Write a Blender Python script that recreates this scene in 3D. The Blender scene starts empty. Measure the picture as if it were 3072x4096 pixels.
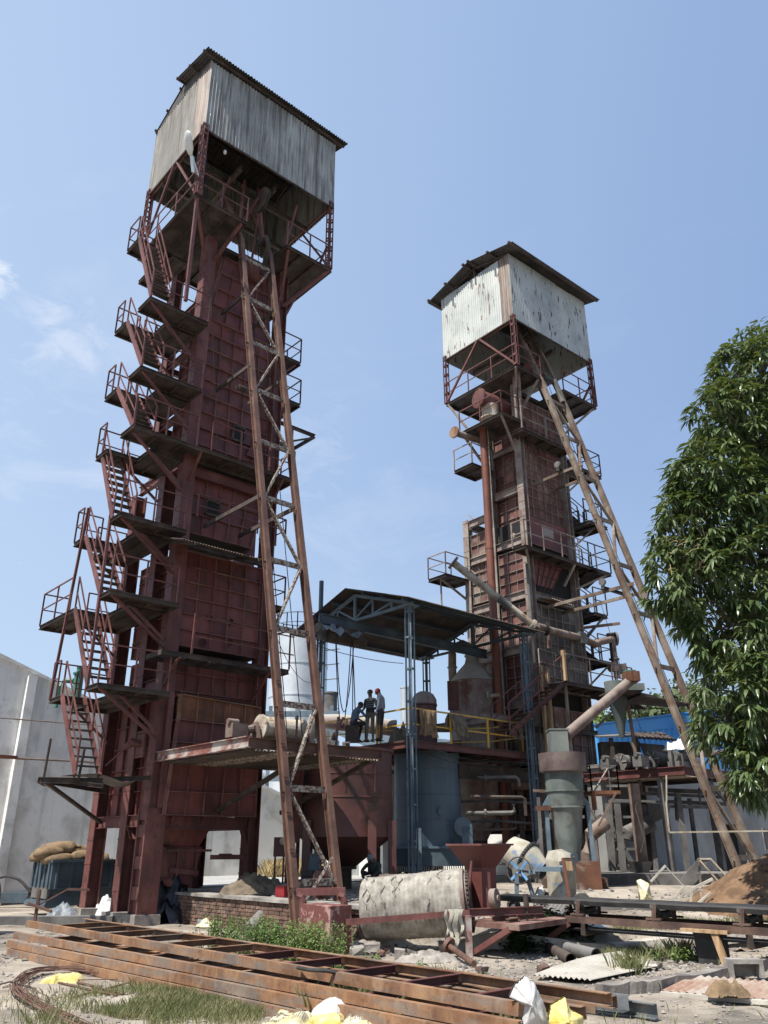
import bpy, math, random
from math import sin, cos, pi, radians, sqrt, atan2
from mathutils import Vector, Matrix, noise
random.seed(7)
S = bpy.context.scene
COL = S.collection
# ---------------------------------------------------------------- camera, sky, sun, exposure
cam_data = bpy.data.cameras.new('camera')
cam = bpy.data.objects.new('camera', cam_data); COL.objects.link(cam)
cam_data.sensor_fit = 'VERTICAL'; cam_data.sensor_height = 24.0; cam_data.lens = 800.0 / 1024 * 24.0
cam_data.clip_end = 3000; cam_data.clip_start = 0.1
cam.matrix_world = Matrix.Translation((0, 0, 1.8)) @ Matrix.Rotation(radians(90 + 22.7), 4, 'X') @ Matrix.Rotation(radians(-0.2), 4, 'Z')
S.camera = cam
SUN_AZ, SUN_EL = radians(225), radians(60)
sd = Vector((cos(SUN_AZ) * cos(SUN_EL), sin(SUN_AZ) * cos(SUN_EL), sin(SUN_EL)))
sl = bpy.data.lights.new('sun', 'SUN'); sl.energy = 4.6; sl.angle = radians(0.53); sl.color = (1, .95, .87)
so = bpy.data.objects.new('sun', sl); COL.objects.link(so); so.rotation_euler = sd.to_track_quat('Z', 'Y').to_euler(); so.location = (0, 0, 60)
wd = bpy.data.worlds.new('World'); S.world = wd; wd.use_nodes = True
nt = wd.node_tree; nt.nodes.clear()
def nd(tree, typ, **k):
    n = tree.nodes.new(typ)
    for a, b in k.items():
        if a == 'ins':
            for i, v in b.items(): n.inputs[i].default_value = v
        else: setattr(n, a, b)
    return n
sky = nd(nt, 'ShaderNodeTexSky', sky_type='NISHITA', sun_disc=False, sun_elevation=SUN_EL, sun_rotation=atan2(sd.x, sd.y), air_density=1.0, dust_density=1.0, ozone_density=3.0)
tc = nd(nt, 'ShaderNodeTexCoord')
mp = nd(nt, 'ShaderNodeMapping', ins={'Scale': (2.2, 2.2, 5.0)})
nz = nd(nt, 'ShaderNodeTexNoise', ins={'Scale': 2.4, 'Detail': 9.0, 'Roughness': .62, 'Distortion': .5})
rp = nd(nt, 'ShaderNodeValToRGB'); rp.color_ramp.elements[0].position = .53; rp.color_ramp.elements[1].position = .80
rp.color_ramp.elements[1].color = (1, 1, 1, 1); rp.color_ramp.elements[0].color = (0, 0, 0, 1)
sep = nd(nt, 'ShaderNodeSeparateXYZ')
mr = nd(nt, 'ShaderNodeMapRange', ins={'From Min': .25, 'From Max': -.5, 'To Min': .12, 'To Max': .8})   # more cloud towards the west
mz = nd(nt, 'ShaderNodeMapRange', ins={'From Min': .72, 'From Max': .45, 'To Min': 0.0, 'To Max': .8})
m1 = nd(nt, 'ShaderNodeMath', operation='MULTIPLY'); m2 = nd(nt, 'ShaderNodeMath', operation='MULTIPLY')
mix = nd(nt, 'ShaderNodeMix', data_type='RGBA'); mix.inputs[7].default_value = (4.7, 5.15, 5.8, 1)
veil = nd(nt, 'ShaderNodeMix', data_type='RGBA'); side = nd(nt, 'ShaderNodeMix', data_type='RGBA'); side.inputs[6].default_value = (3.15, 4.05, 5.5, 1); side.inputs[7].default_value = (1.8, 2.65, 4.35, 1); sx = nd(nt, 'ShaderNodeMapRange', ins={'From Min': -.45, 'From Max': .45})
low = nd(nt, 'ShaderNodeMix', data_type='RGBA'); low.inputs[7].default_value = (3.5, 4.35, 5.25, 1); lz = nd(nt, 'ShaderNodeMapRange', ins={'From Min': .42, 'From Max': .0, 'To Max': .8})
vz = nd(nt, 'ShaderNodeMapRange', ins={'From Min': 0.0, 'From Max': .8, 'To Min': .8, 'To Max': .82}); vx = nd(nt, 'ShaderNodeMapRange', ins={'From Min': -.6, 'From Max': .6, 'To Min': .0, 'To Max': .0}); va = nd(nt, 'ShaderNodeMath', operation='ADD', use_clamp=True)
bg = nd(nt, 'ShaderNodeBackground', ins={'Strength': .106}); wo = nd(nt, 'ShaderNodeOutputWorld')
lk = nt.links.new
cn_ = nd(nt, 'ShaderNodeTexNoise', ins={'Scale': 16.0, 'Detail': 10.0, 'Roughness': .66, 'Distortion': .6}); mp2 = nd(nt, 'ShaderNodeMapping', ins={'Scale': (1, 1, 1.9)}); nt.links.new(tc.outputs['Generated'], mp2.inputs[0]); nt.links.new(mp2.outputs[0], cn_.inputs['Vector'])
acc = None
for d_, w_, am in (((-.425, .70, .575), .035, 1.0), ((-.425, .655, .625), .018, .8), ((-.372, .757, .538), .07, .45), ((-.10, .89, .445), .07, .25), ((-.415, .79, .45), .05, .3)):
    dt = nd(nt, 'ShaderNodeVectorMath', operation='DISTANCE'); dt.inputs[1].default_value = d_; nt.links.new(tc.outputs['Generated'], dt.inputs[0])
    fm = nd(nt, 'ShaderNodeMapRange', ins={'From Min': w_ * 1.6, 'From Max': w_ * .2, 'To Max': .34}); nt.links.new(dt.outputs['Value'], fm.inputs[0])
    ad = nd(nt, 'ShaderNodeMath', operation='ADD'); nt.links.new(fm.outputs[0], ad.inputs[0]); nt.links.new(cn_.outputs[0], ad.inputs[1])
    th = nd(nt, 'ShaderNodeMapRange', ins={'From Min': .72, 'From Max': .92, 'To Max': am}); nt.links.new(ad.outputs[0], th.inputs[0])
    if acc is None: acc = th.outputs[0]
    else: mxn = nd(nt, 'ShaderNodeMath', operation='MAXIMUM'); nt.links.new(acc, mxn.inputs[0]); nt.links.new(th.outputs[0], mxn.inputs[1]); acc = mxn.outputs[0]
lk(tc.outputs['Generated'], mp.inputs[0]); lk(mp.outputs[0], nz.inputs['Vector']); lk(nz.outputs[0], rp.inputs[0])
lk(tc.outputs['Generated'], sep.inputs[0]); lk(sep.outputs[0], mr.inputs[0]); lk(sep.outputs[2], mz.inputs[0])
lk(sep.outputs[0], sx.inputs[0]); lk(sx.outputs[0], side.inputs[0]); lk(side.outputs[2], low.inputs[6]); lk(sep.outputs[2], lz.inputs[0]); lk(lz.outputs[0], low.inputs[0]); lk(low.outputs[2], veil.inputs[7]); lk(sep.outputs[2], vz.inputs[0]); lk(sep.outputs[0], vx.inputs[0]); lk(vz.outputs[0], va.inputs[0]); lk(vx.outputs[0], va.inputs[1]); lk(va.outputs[0], veil.inputs[0])
lk(rp.outputs[0], m1.inputs[0]); lk(mr.outputs[0], m1.inputs[1]); lk(m1.outputs[0], m2.inputs[0]); lk(mz.outputs[0], m2.inputs[1])
lk(sky.outputs[0], veil.inputs[6]); lk(veil.outputs[2], mix.inputs[6]); mx2 = nd(nt, 'ShaderNodeMath', operation='MAXIMUM'); lk(m2.outputs[0], mx2.inputs[0]); lk(acc, mx2.inputs[1]); lk(mx2.outputs[0], mix.inputs[0]); lk(mix.outputs[2], bg.inputs[0]); lk(bg.outputs[0], wo.inputs[0])
S.view_settings.view_transform = 'Standard'; S.view_settings.look = 'None'; S.view_settings.gamma = 1; S.view_settings.use_curve_mapping = False
S.view_settings.exposure = 0.72

# ---------------------------------------------------------------- materials
def mat(name, cols, scale=3.0, rough=.8, metal=0.0, stretch=(1, 1, 1), spots=None, bump=.3, bscale=None, coat=0, streak=None, rnd=0.0, dust=None, pos=(.35, .65), contrast=1):
    m = bpy.data.materials.new(name); m.use_nodes = True
    t = m.node_tree; t.nodes.clear(); l = t.links.new
    g = nd(t, 'ShaderNodeNewGeometry'); o = nd(t, 'ShaderNodeOutputMaterial'); p = nd(t, 'ShaderNodeBsdfPrincipled', ins={'Roughness': rough, 'Metallic': metal})
    def nz(sc, st, detail=7, dist=0.0, rg=.6):
        a = nd(t, 'ShaderNodeMapping', ins={'Scale': st}); l(g.outputs['Position'], a.inputs[0])
        b = nd(t, 'ShaderNodeTexNoise', ins={'Scale': sc, 'Detail': detail, 'Roughness': rg, 'Distortion': dist}); l(a.outputs[0], b.inputs['Vector']); return b.outputs[0]
    n1 = nz(scale, stretch)
    r = nd(t, 'ShaderNodeValToRGB'); e = r.color_ramp.elements
    e[0].position, e[0].color = pos[0], (*cols[0], 1); e[1].position, e[1].color = pos[1], (*cols[-1], 1)
    if len(cols) == 3: x = e.new((pos[0] + pos[1]) / 2); x.color = (*cols[1], 1)
    l(n1, r.inputs[0]); c = r.outputs[0]
    def over(c, fac, col):
        x = nd(t, 'ShaderNodeMix', data_type='RGBA'); x.inputs[7].default_value = (*col, 1); l(c, x.inputs[6]); l(fac, x.inputs[0]); return x.outputs[2]
    def thr(v, a, b, hi=1.0):
        x = nd(t, 'ShaderNodeMapRange', ins={'From Min': a, 'From Max': b, 'To Min': 0.0, 'To Max': hi}); l(v, x.inputs[0]); return x.outputs[0]
    if streak:      # (colour, lo, hi, amount): rain streaks running down
        c = over(c, thr(nz(streak[4] if len(streak) > 4 else 6.0, (1, 1, .06), 5), streak[1], streak[2], streak[3]), streak[0])
    if spots:       # list of (colour, scale, lo, hi, amount[, stretch])
        for s_ in spots: c = over(c, thr(nz(s_[1], s_[5] if len(s_) > 5 else (1, 1, 1), 6, .4), s_[2], s_[3], s_[4]), s_[0])
    if dust:        # (colour, amount): settles on what faces up
        sp = nd(t, 'ShaderNodeSeparateXYZ'); l(g.outputs['Normal'], sp.inputs[0])
        a = thr(sp.outputs[2], .2, .9, dust[1]); c = over(c, a, dust[0])
        b = thr(nz(1.7, (1, 1, 1)), .42, .7, dust[1] * .8); c = over(c, b, dust[0])
    if rnd:
        oi = nd(t, 'ShaderNodeObjectInfo'); x = nd(t, 'ShaderNodeMapRange', ins={'To Min': 1 - rnd, 'To Max': 1 + rnd}); l(oi.outputs['Random'], x.inputs[0])
        h = nd(t, 'ShaderNodeHueSaturation'); l(x.outputs[0], h.inputs['Value']); l(c, h.inputs['Color']); c = h.outputs[0]
    l(c, p.inputs['Base Color'])
    if bump:
        b = nd(t, 'ShaderNodeBump', ins={'Strength': bump, 'Distance': .02}); l(nz(bscale or scale * 6, (1, 1, 1)), b.inputs['Height']); l(b.outputs[0], p.inputs['Normal'])
    rr = nd(t, 'ShaderNodeMapRange', ins={'To Min': max(0, rough - .12), 'To Max': min(1, rough + .12)}); l(n1, rr.inputs[0]); l(rr.outputs[0], p.inputs['Roughness'])
    if coat: p.inputs['Coat Weight'].default_value = coat
    l(p.outputs[0], o.inputs[0]); return m
DUST = (.30, .27, .235)
M = {
 'maroon': mat('maroon_paint', [(.078, .027, .023), (.125, .042, .036), (.165, .066, .056)], 1.3, .62, spots=[((.05, .022, .016), 5, .56, .68, .6), ((.17, .12, .10), 9, .66, .72, .4)], streak=((.055, .022, .018), .52, .7, .55)),
 'maroon_rib': mat('lit_toned_maroon_stiffener', [(.12, .05, .043), (.19, .09, .078), (.25, .14, .12)], 1.6, .75),  # paler than the plates: light caught by the ribs is put into the colour
 'maroon_panel': mat('maroon_panel', [(.085, .023, .02), (.135, .036, .031), (.17, .052, .044)], .9, .6, spots=[((.035, .018, .014), .8, .56, .7, .7), ((.13, .05, .02), 3, .64, .72, .5)], streak=((.05, .02, .017), .5, .7, .6), rnd=.22),
 'dusty': mat('dusty_maroon', [(.125, .062, .054), (.21, .15, .132), (.32, .28, .245)], 1.0, .85, spots=[(DUST, 3.5, .52, .66, .6), ((.07, .035, .025), 6, .6, .7, .6)], streak=((.26, .23, .2), .5, .68, .55), dust=(DUST, .7)),
 'red_dust_panel': mat('dusty_oxide_panel', [(.085, .03, .025), (.135, .05, .042), (.21, .12, .10)], .8, .8, spots=[((.27, .24, .21), 2.5, .58, .72, .4), ((.14, .06, .025), 5, .6, .7, .6)], streak=((.045, .018, .014), .5, .68, .6), rnd=.25),
 'dust_rib': mat('dust_covered_stiffener', [(.20, .165, .14), (.30, .265, .23), (.36, .33, .29)], 2, .9),
 'dusty_panel': mat('dusty_panel', [(.10, .04, .032), (.16, .095, .078), (.29, .25, .215)], .8, .85, spots=[((.30, .27, .23), 2.5, .55, .68, .5), ((.14, .06, .025), 5, .6, .7, .6)], streak=((.045, .02, .016), .5, .7, .5), rnd=.22),
 'grey_panel': mat('soot_grey_panel', [(.05, .042, .038), (.10, .088, .078), (.17, .15, .13)], 1.1, .9, spots=[((.22, .2, .18), 4, .58, .7, .5)], streak=((.045, .03, .026), .5, .7, .5), rnd=.15),
 'dark_steel': mat('dark_dusty_steel', [(.022, .016, .014), (.045, .032, .027), (.085, .065, .055)], 2.2, .85, spots=[((.12, .045, .02), 6, .58, .7, .5)], dust=((.10, .08, .065), .5)),
 'rail_steel': mat('brown_rusted_rail', [(.075, .038, .027), (.115, .058, .04), (.155, .085, .06)], 1.6, .7, spots=[((.2, .13, .07), 14, .62, .7, .6, (1, 1, .12)), ((.03, .02, .016), 10, .6, .7, .6, (1, 1, .15))]),
 'dark_rail': mat('dark_brown_frame', [(.04, .024, .018), (.075, .042, .032), (.12, .075, .055)], 2.5, .85),
 'rail_pale': mat('pale_rusted_rail', [(.085, .055, .038), (.15, .112, .085), (.225, .19, .155)], 1.1, .8, spots=[((.10, .04, .02), 3, .52, .66, .8), ((.04, .03, .025), 5, .62, .7, .6)]),
 'flaked': mat('flaking_grey_paint', [(.22, .19, .16), (.33, .30, .26)], 5, .85, spots=[((.07, .035, .025), 13, .47, .54, .95), ((.13, .06, .035), 5, .58, .7, .6)]),
 'rusty': mat('orange_rust', [(.12, .058, .03), (.20, .10, .05), (.29, .165, .09)], 2.2, .85, spots=[((.15, .15, .14), 1.3, .46, .62, .6, (1, 1, 5)), ((.34, .26, .17), 5, .56, .72, .5), ((.07, .03, .018), 14, .60, .68, .5), ((.27, .13, .06), 2.5, .54, .68, .6)], streak=((.34, .22, .11), .54, .7, .4, 12.0)),
 'rust_box': mat('bright_rust_sheet', [(.07, .028, .018), (.135, .052, .028), (.20, .085, .042)], 1.5, .85, streak=((.05, .025, .016), .48, .66, .8)),
 'galv': mat('weathered_rib_shaded_sheet', [(.21, .21, .195), (.29, .29, .268), (.36, .36, .335)], .8, .6, .15, streak=((.085, .07, .058), .50, .62, .75, 5.5), spots=[((.05, .04, .035), 26, .66, .70, .8, (1, 1, .5)), ((.44, .44, .41), 9, .54, .62, .6, (1, 1, .05)), ((.12, .09, .07), 15, .55, .62, .6, (1, 1, .04))], rnd=.08, bump=.1),  # besides weathering, fine upright light and dark streaks paint the corrugation's shading
 'galv_old': mat('dull_stained_sheet', [(.13, .125, .112), (.175, .168, .15), (.21, .20, .18)], .9, .8, .0, streak=((.07, .05, .038), .5, .62, .7, 5.0), spots=[((.05, .04, .035), 26, .66, .70, .8), ((.30, .285, .25), 11, .54, .62, .6, (1, 1, .05))], rnd=.14, bump=.1),
 'galv_rust': mat('rust_streaked_sheet', [(.20, .15, .12), (.27, .22, .18), (.2, .19, .17)], 1.2, .65, .1, streak=((.12, .055, .035), .46, .6, .7, 7.0), rnd=.08, bump=.1),
 'galv_pale': mat('pale_sheet_with_rust_runs', [(.30, .32, .31), (.39, .41, .39), (.45, .465, .445)], .7, .6, .1, streak=((.42, .36, .28), .54, .7, .5, 5.0), spots=[((.09, .04, .025), 6, .595, .625, .95, (1, 1, .2)), ((.06, .04, .03), 30, .67, .70, .9)], rnd=.06, bump=.1),
 'roof_dark': mat('sooty_roof_sheet', [(.03, .03, .03), (.055, .05, .046), (.085, .07, .06)], 1.5, .75, .1, streak=((.07, .045, .035), .5, .7, .5, 5.0), rnd=.15),
 'roof_under': mat('brown_roof_sheet', [(.03, .023, .02), (.052, .04, .034), (.075, .06, .048)], 1.5, .8, rnd=.15),
 'concrete': mat('stained_concrete', [(.12, .105, .095), (.24, .22, .20), (.36, .34, .31)], 1.7, .95, spots=[((.06, .05, .045), 4, .56, .7, .7)], bump=.6),
 'cream_wall': mat('off_white_plaster', [(.68, .67, .645), (.75, .74, .72), (.80, .79, .77)], .35, .9, spots=[((.36, .35, .32), .9, .5, .66, .6), ((.3, .29, .27), 6, .62, .7, .5)], streak=((.36, .345, .31), .53, .68, .6, 2.2), bump=.15),
 'white_wall': mat('bleached_white_wall', [(.62, .61, .58), (.74, .73, .70)], .6, .9, streak=((.45, .42, .38), .55, .75, .4, 2.0)),
 'grey_wall': mat('dusty_grey_render', [(.16, .16, .158), (.235, .235, .23), (.30, .30, .29)], .45, .95, spots=[((.10, .10, .10), .8, .54, .7, .6), ((.42, .42, .41), 14, .68, .72, .6)], bump=.3),
 'blue_sheet': mat('blue_coated_sheet', [(.055, .27, .60), (.07, .32, .68), (.10, .36, .72)], .5, .4, spots=[((.02, .13, .40), 1.2, .56, .7, .5)], bump=.05),
 'blue_steel': mat('slate_blue_paint', [(.075, .11, .138), (.115, .16, .195), (.15, .195, .23)], 2.0, .6, spots=[((.05, .04, .035), 9, .64, .7, .6)]),
 'blue_dark': mat('dark_blue_grey_paint', [(.035, .052, .068), (.055, .08, .10), (.08, .11, .135)], 1.2, .65, spots=[((.035, .03, .028), 3, .58, .7, .6)]),
 'blue_vessel': mat('blue_grey_vessel_paint', [(.055, .085, .11), (.07, .11, .145), (.09, .135, .17)], .7, .5, streak=((.05, .075, .095), .5, .75, .5, 1.5)),
 'vessel_red': mat('maroon_vessel', [(.05, .02, .017), (.085, .03, .025), (.12, .045, .037)], .8, .5, streak=((.16, .08, .07), .6, .75, .4, 2.0), spots=[((.035, .02, .015), 1.5, .56, .66, .8)]),
 'dusty_vessel': mat('dusty_red_vessel', [(.14, .065, .055), (.20, .13, .115), (.27, .225, .2)], 1.2, .85, streak=((.13, .05, .04), .5, .66, .8, 5.0), dust=((.36, .34, .31), .95)),
 'red_pipe': mat('orange_red_pipe_paint', [(.12, .036, .022), (.17, .055, .032), (.21, .072, .045)], .8, .6, streak=((.11, .035, .02), .52, .7, .7, 4.0)),
 'pale_pipe': mat('scaled_pale_pipe', [(.26, .2, .14), (.38, .33, .26), (.45, .41, .35)], 2.5, .85, spots=[((.15, .06, .03), 6, .56, .66, .8)]),
 'brown_pipe': mat('brown_dusty_pipe', [(.085, .048, .035), (.13, .078, .058), (.20, .145, .12)], 2.0, .8, dust=(DUST, .5)),
 'grey_green': mat('grey_green_cyclone_paint', [(.09, .11, .105), (.14, .165, .155), (.19, .205, .19)], .9, .7, spots=[((.055, .05, .048), 1.3, .55, .72, .8)], streak=((.07, .07, .065), .52, .74, .6, 2.0)),
 'soot': mat('soot_grey', [(.055, .052, .05), (.095, .09, .086), (.15, .143, .136)], 1.6, .95, dust=((.2, .19, .18), .6)),
 'silver': mat('aluminium_painted_tank', [(.46, .49, .51), (.56, .585, .6), (.64, .66, .67)], .4, .42, .45, streak=((.46, .48, .5), .5, .7, .5, 1.2), bump=.05),
 'black': mat('black_rubber', [(.012, .012, .012), (.024, .023, .022), (.045, .042, .04)], 3.0, .7),
 'tyre': mat('dusty_tyre', [(.035, .033, .03), (.06, .055, .05), (.10, .09, .08)], 5.0, .9),
 'void': mat('dark_interior', [(.008, .007, .006), (.015, .013, .012)], 3, .95),
 'yellow': mat('yellow_rail_paint', [(.45, .27, .03), (.55, .34, .045), (.50, .33, .09)], 4, .55, spots=[((.2, .1, .04), 14, .64, .7, .6)]),
 'green': mat('green_valve_paint', [(.03, .13, .10), (.05, .19, .14)], 3, .5),
 'burlap': mat('brown_jute_sacking', [(.13, .085, .045), (.20, .135, .075), (.26, .18, .105)], 5, .95, bump=.9, bscale=60),
 'burlap_grey': mat('grey_brown_sacking', [(.09, .07, .05), (.15, .115, .08), (.2, .16, .12)], 5, .95, bump=.9, bscale=60),
 'wrap': mat('pale_fibre_wrap', [(.22, .20, .17), (.36, .33, .28), (.48, .45, .39)], 5, .95, spots=[((.15, .13, .105), 2.5, .56, .7, .6), ((.17, .15, .12), 70, .5, .6, .45)], bump=1.0, bscale=90),
 'tarp': mat('black_tarpaulin', [(.012, .013, .015), (.03, .032, .036)], 4, .35, bump=.6, bscale=9),
 'plastic': mat('dusty_clear_white_plastic', [(.38, .38, .37), (.58, .58, .57), (.68, .68, .66)], 4, .5, bump=.5, bscale=10),
 'grey_plastic': mat('blue_grey_plastic', [(.10, .12, .14), (.2, .225, .25)], 4, .5, bump=.5, bscale=10),
 'bag': mat('yellow_cement_bag', [(.46, .41, .24), (.56, .52, .36), (.60, .57, .44)], 3, .6, spots=[((.50, .38, .08), 4, .56, .66, .9)], bump=.5, bscale=14),
 'bag_yellow': mat('bright_yellow_bag', [(.50, .38, .06), (.56, .47, .16), (.56, .51, .3)], 4, .55, bump=.5, bscale=14),
 'white_bag': mat('white_woven_sack', [(.34, .33, .32), (.44, .43, .42), (.5, .49, .48)], 6, .65, bump=.5, bscale=18),
 'ink': mat('grey_print', [(.16, .15, .13), (.24, .23, .2)], 20, .7, bump=0),
 'brick': mat('old_brick', [(.085, .05, .037), (.14, .08, .056), (.20, .14, .11)], 5, .95, rnd=.4, spots=[((.06, .05, .043), 3, .5, .64, .85)], bump=.6),
 'mortar': mat('sooty_mortar', [(.07, .06, .052), (.15, .13, .115)], 5, .95, bump=.6),
 'stone': mat('rubble_stone', [(.15, .135, .115), (.27, .24, .21), (.38, .35, .31)], 4, .95, rnd=.25, bump=.6),
 'earth': mat('heaped_brown_earth', [(.10, .058, .032), (.155, .092, .05), (.21, .132, .078)], 3, .98, bump=1.0, bscale=24),
 'wood': mat('raw_timber', [(.22, .13, .065), (.34, .22, .12), (.42, .3, .18)], 2, .85, stretch=(6, 6, .6)),
 'pale_wood': mat('pale_scrap_timber', [(.35, .32, .27), (.5, .47, .41)], 3, .85),
 'channel_blue': mat('blue_grey_mill_steel', [(.075, .09, .10), (.12, .135, .145), (.2, .2, .195)], 3, .6, .2),
 'tree_leaf': None, 'bark': mat('grey_bark', [(.06, .045, .035), (.12, .095, .075)], 5, .95, bump=1),
 'skin': mat('dark_skin', [(.07, .035, .022), (.09, .045, .03)], 5, .6, bump=0), 'hair': mat('black_hair', [(.01, .009, .008), (.018, .016, .014)], 8, .7),
 'shirt_blue': mat('blue_grey_shirt', [(.07, .095, .14), (.10, .13, .185)], 3, .9), 'shirt_grey': mat('pale_grey_shirt', [(.17, .19, .22), (.24, .26, .29)], 3, .9),
 'shirt_dark': mat('dark_green_shirt', [(.02, .028, .026), (.035, .045, .04)], 3, .9), 'trousers': mat('khaki_trousers', [(.11, .10, .085), (.15, .14, .12)], 3, .9), 'black_cloth': mat('dark_trousers', [(.015, .014, .016), (.03, .028, .03)], 3, .9),
 'red_cloth': mat('red_headcloth', [(.3, .02, .015), (.4, .04, .03)], 8, .9), 'red_paint': mat('bright_red_paint', [(.2, .012, .016), (.27, .02, .024)], 3, .4),
 'lamp_glass': mat('frosted_lamp_cover', [(.45, .45, .42), (.6, .6, .57)], 3, .3), 'drywood': mat('dry_straw', [(.3, .22, .1), (.42, .33, .17)], 9, .9),
}
def leaf_mat(name, cols, rough=.42, scale=1.5, trans=.12):
    m = mat(name, cols, scale, rough, rnd=0, bump=0, spots=[((cols[0][0] * .5, cols[0][1] * .5, cols[0][2] * .5), 5, .56, .7, .6)]); t = m.node_tree
    p = [n for n in t.nodes if n.type == 'BSDF_PRINCIPLED'][0]; o = [n for n in t.nodes if n.type == 'OUTPUT_MATERIAL'][0]
    tr = nd(t, 'ShaderNodeBsdfTranslucent'); tr.inputs[0].default_value = (cols[-1][0] * 2, cols[-1][1] * 2, cols[-1][2] * .8, 1)
    ms = nd(t, 'ShaderNodeMixShader'); ms.inputs[0].default_value = trans
    t.links.new(p.outputs[0], ms.inputs[1]); t.links.new(tr.outputs[0], ms.inputs[2]); t.links.new(ms.outputs[0], o.inputs[0]); return m
M['tree_leaf'] = leaf_mat('mango_leaf', [(.04, .07, .026), (.075, .11, .042), (.13, .165, .07)], .34)
M['weed_leaf'] = leaf_mat('weed_leaf', [(.06, .11, .025), (.11, .17, .045), (.16, .21, .07)], .6)
M['dark_leaf'] = leaf_mat('dark_vine_leaf', [(.02, .045, .012), (.04, .07, .02)], .6)
M['far_leaf'] = leaf_mat('far_tree_leaf', [(.05, .075, .035), (.085, .115, .05), (.12, .14, .065)], .8)
M['grass'] = leaf_mat('grass_blade', [(.10, .115, .045), (.16, .17, .075), (.27, .245, .14)], .8)

# ---------------------------------------------------------------- frames and mesh builder
class Frame:
    def __init__(s, x, y, deg, k=1.0): s.k = k; s.o = Vector((x * k, y * k, 0)); a = radians(deg); s.a = a; s.u = Vector((cos(a), sin(a), 0)); s.v = Vector((-sin(a), cos(a), 0))
    def w(s, p): return s.o + (s.u * p[0] + s.v * p[1] + Vector((0, 0, p[2] - 1.8))) * s.k + Vector((0, 0, 1.8))   # k: size of the right tower's module
W = Frame(0, 0, 0); L = Frame(-6.2, 20.5, 41.8); R = Frame(5.3, 27.1, 40.1, 1.13)
ORIG = {}
def thing(name, label, cat, p, fr=W, group=None, kind=None):
    o = bpy.data.objects.new(name, None); o.empty_display_size = .2; COL.objects.link(o); o.location = fr.w(p); ORIG[o.name] = fr.w(p)
    o['label'] = label; o['category'] = cat
    if group: o['group'] = group
    if kind: o['kind'] = kind
    return o
def origin(o):
    v = Vector((0, 0, 0))
    while o is not None: v += o.location; o = o.parent
    return v
def tag(o, label=None, cat=None, group=None, kind=None):
    if label: o['label'] = label
    if cat: o['category'] = cat
    if group: o['group'] = group
    if kind: o['kind'] = kind
    return o
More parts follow.
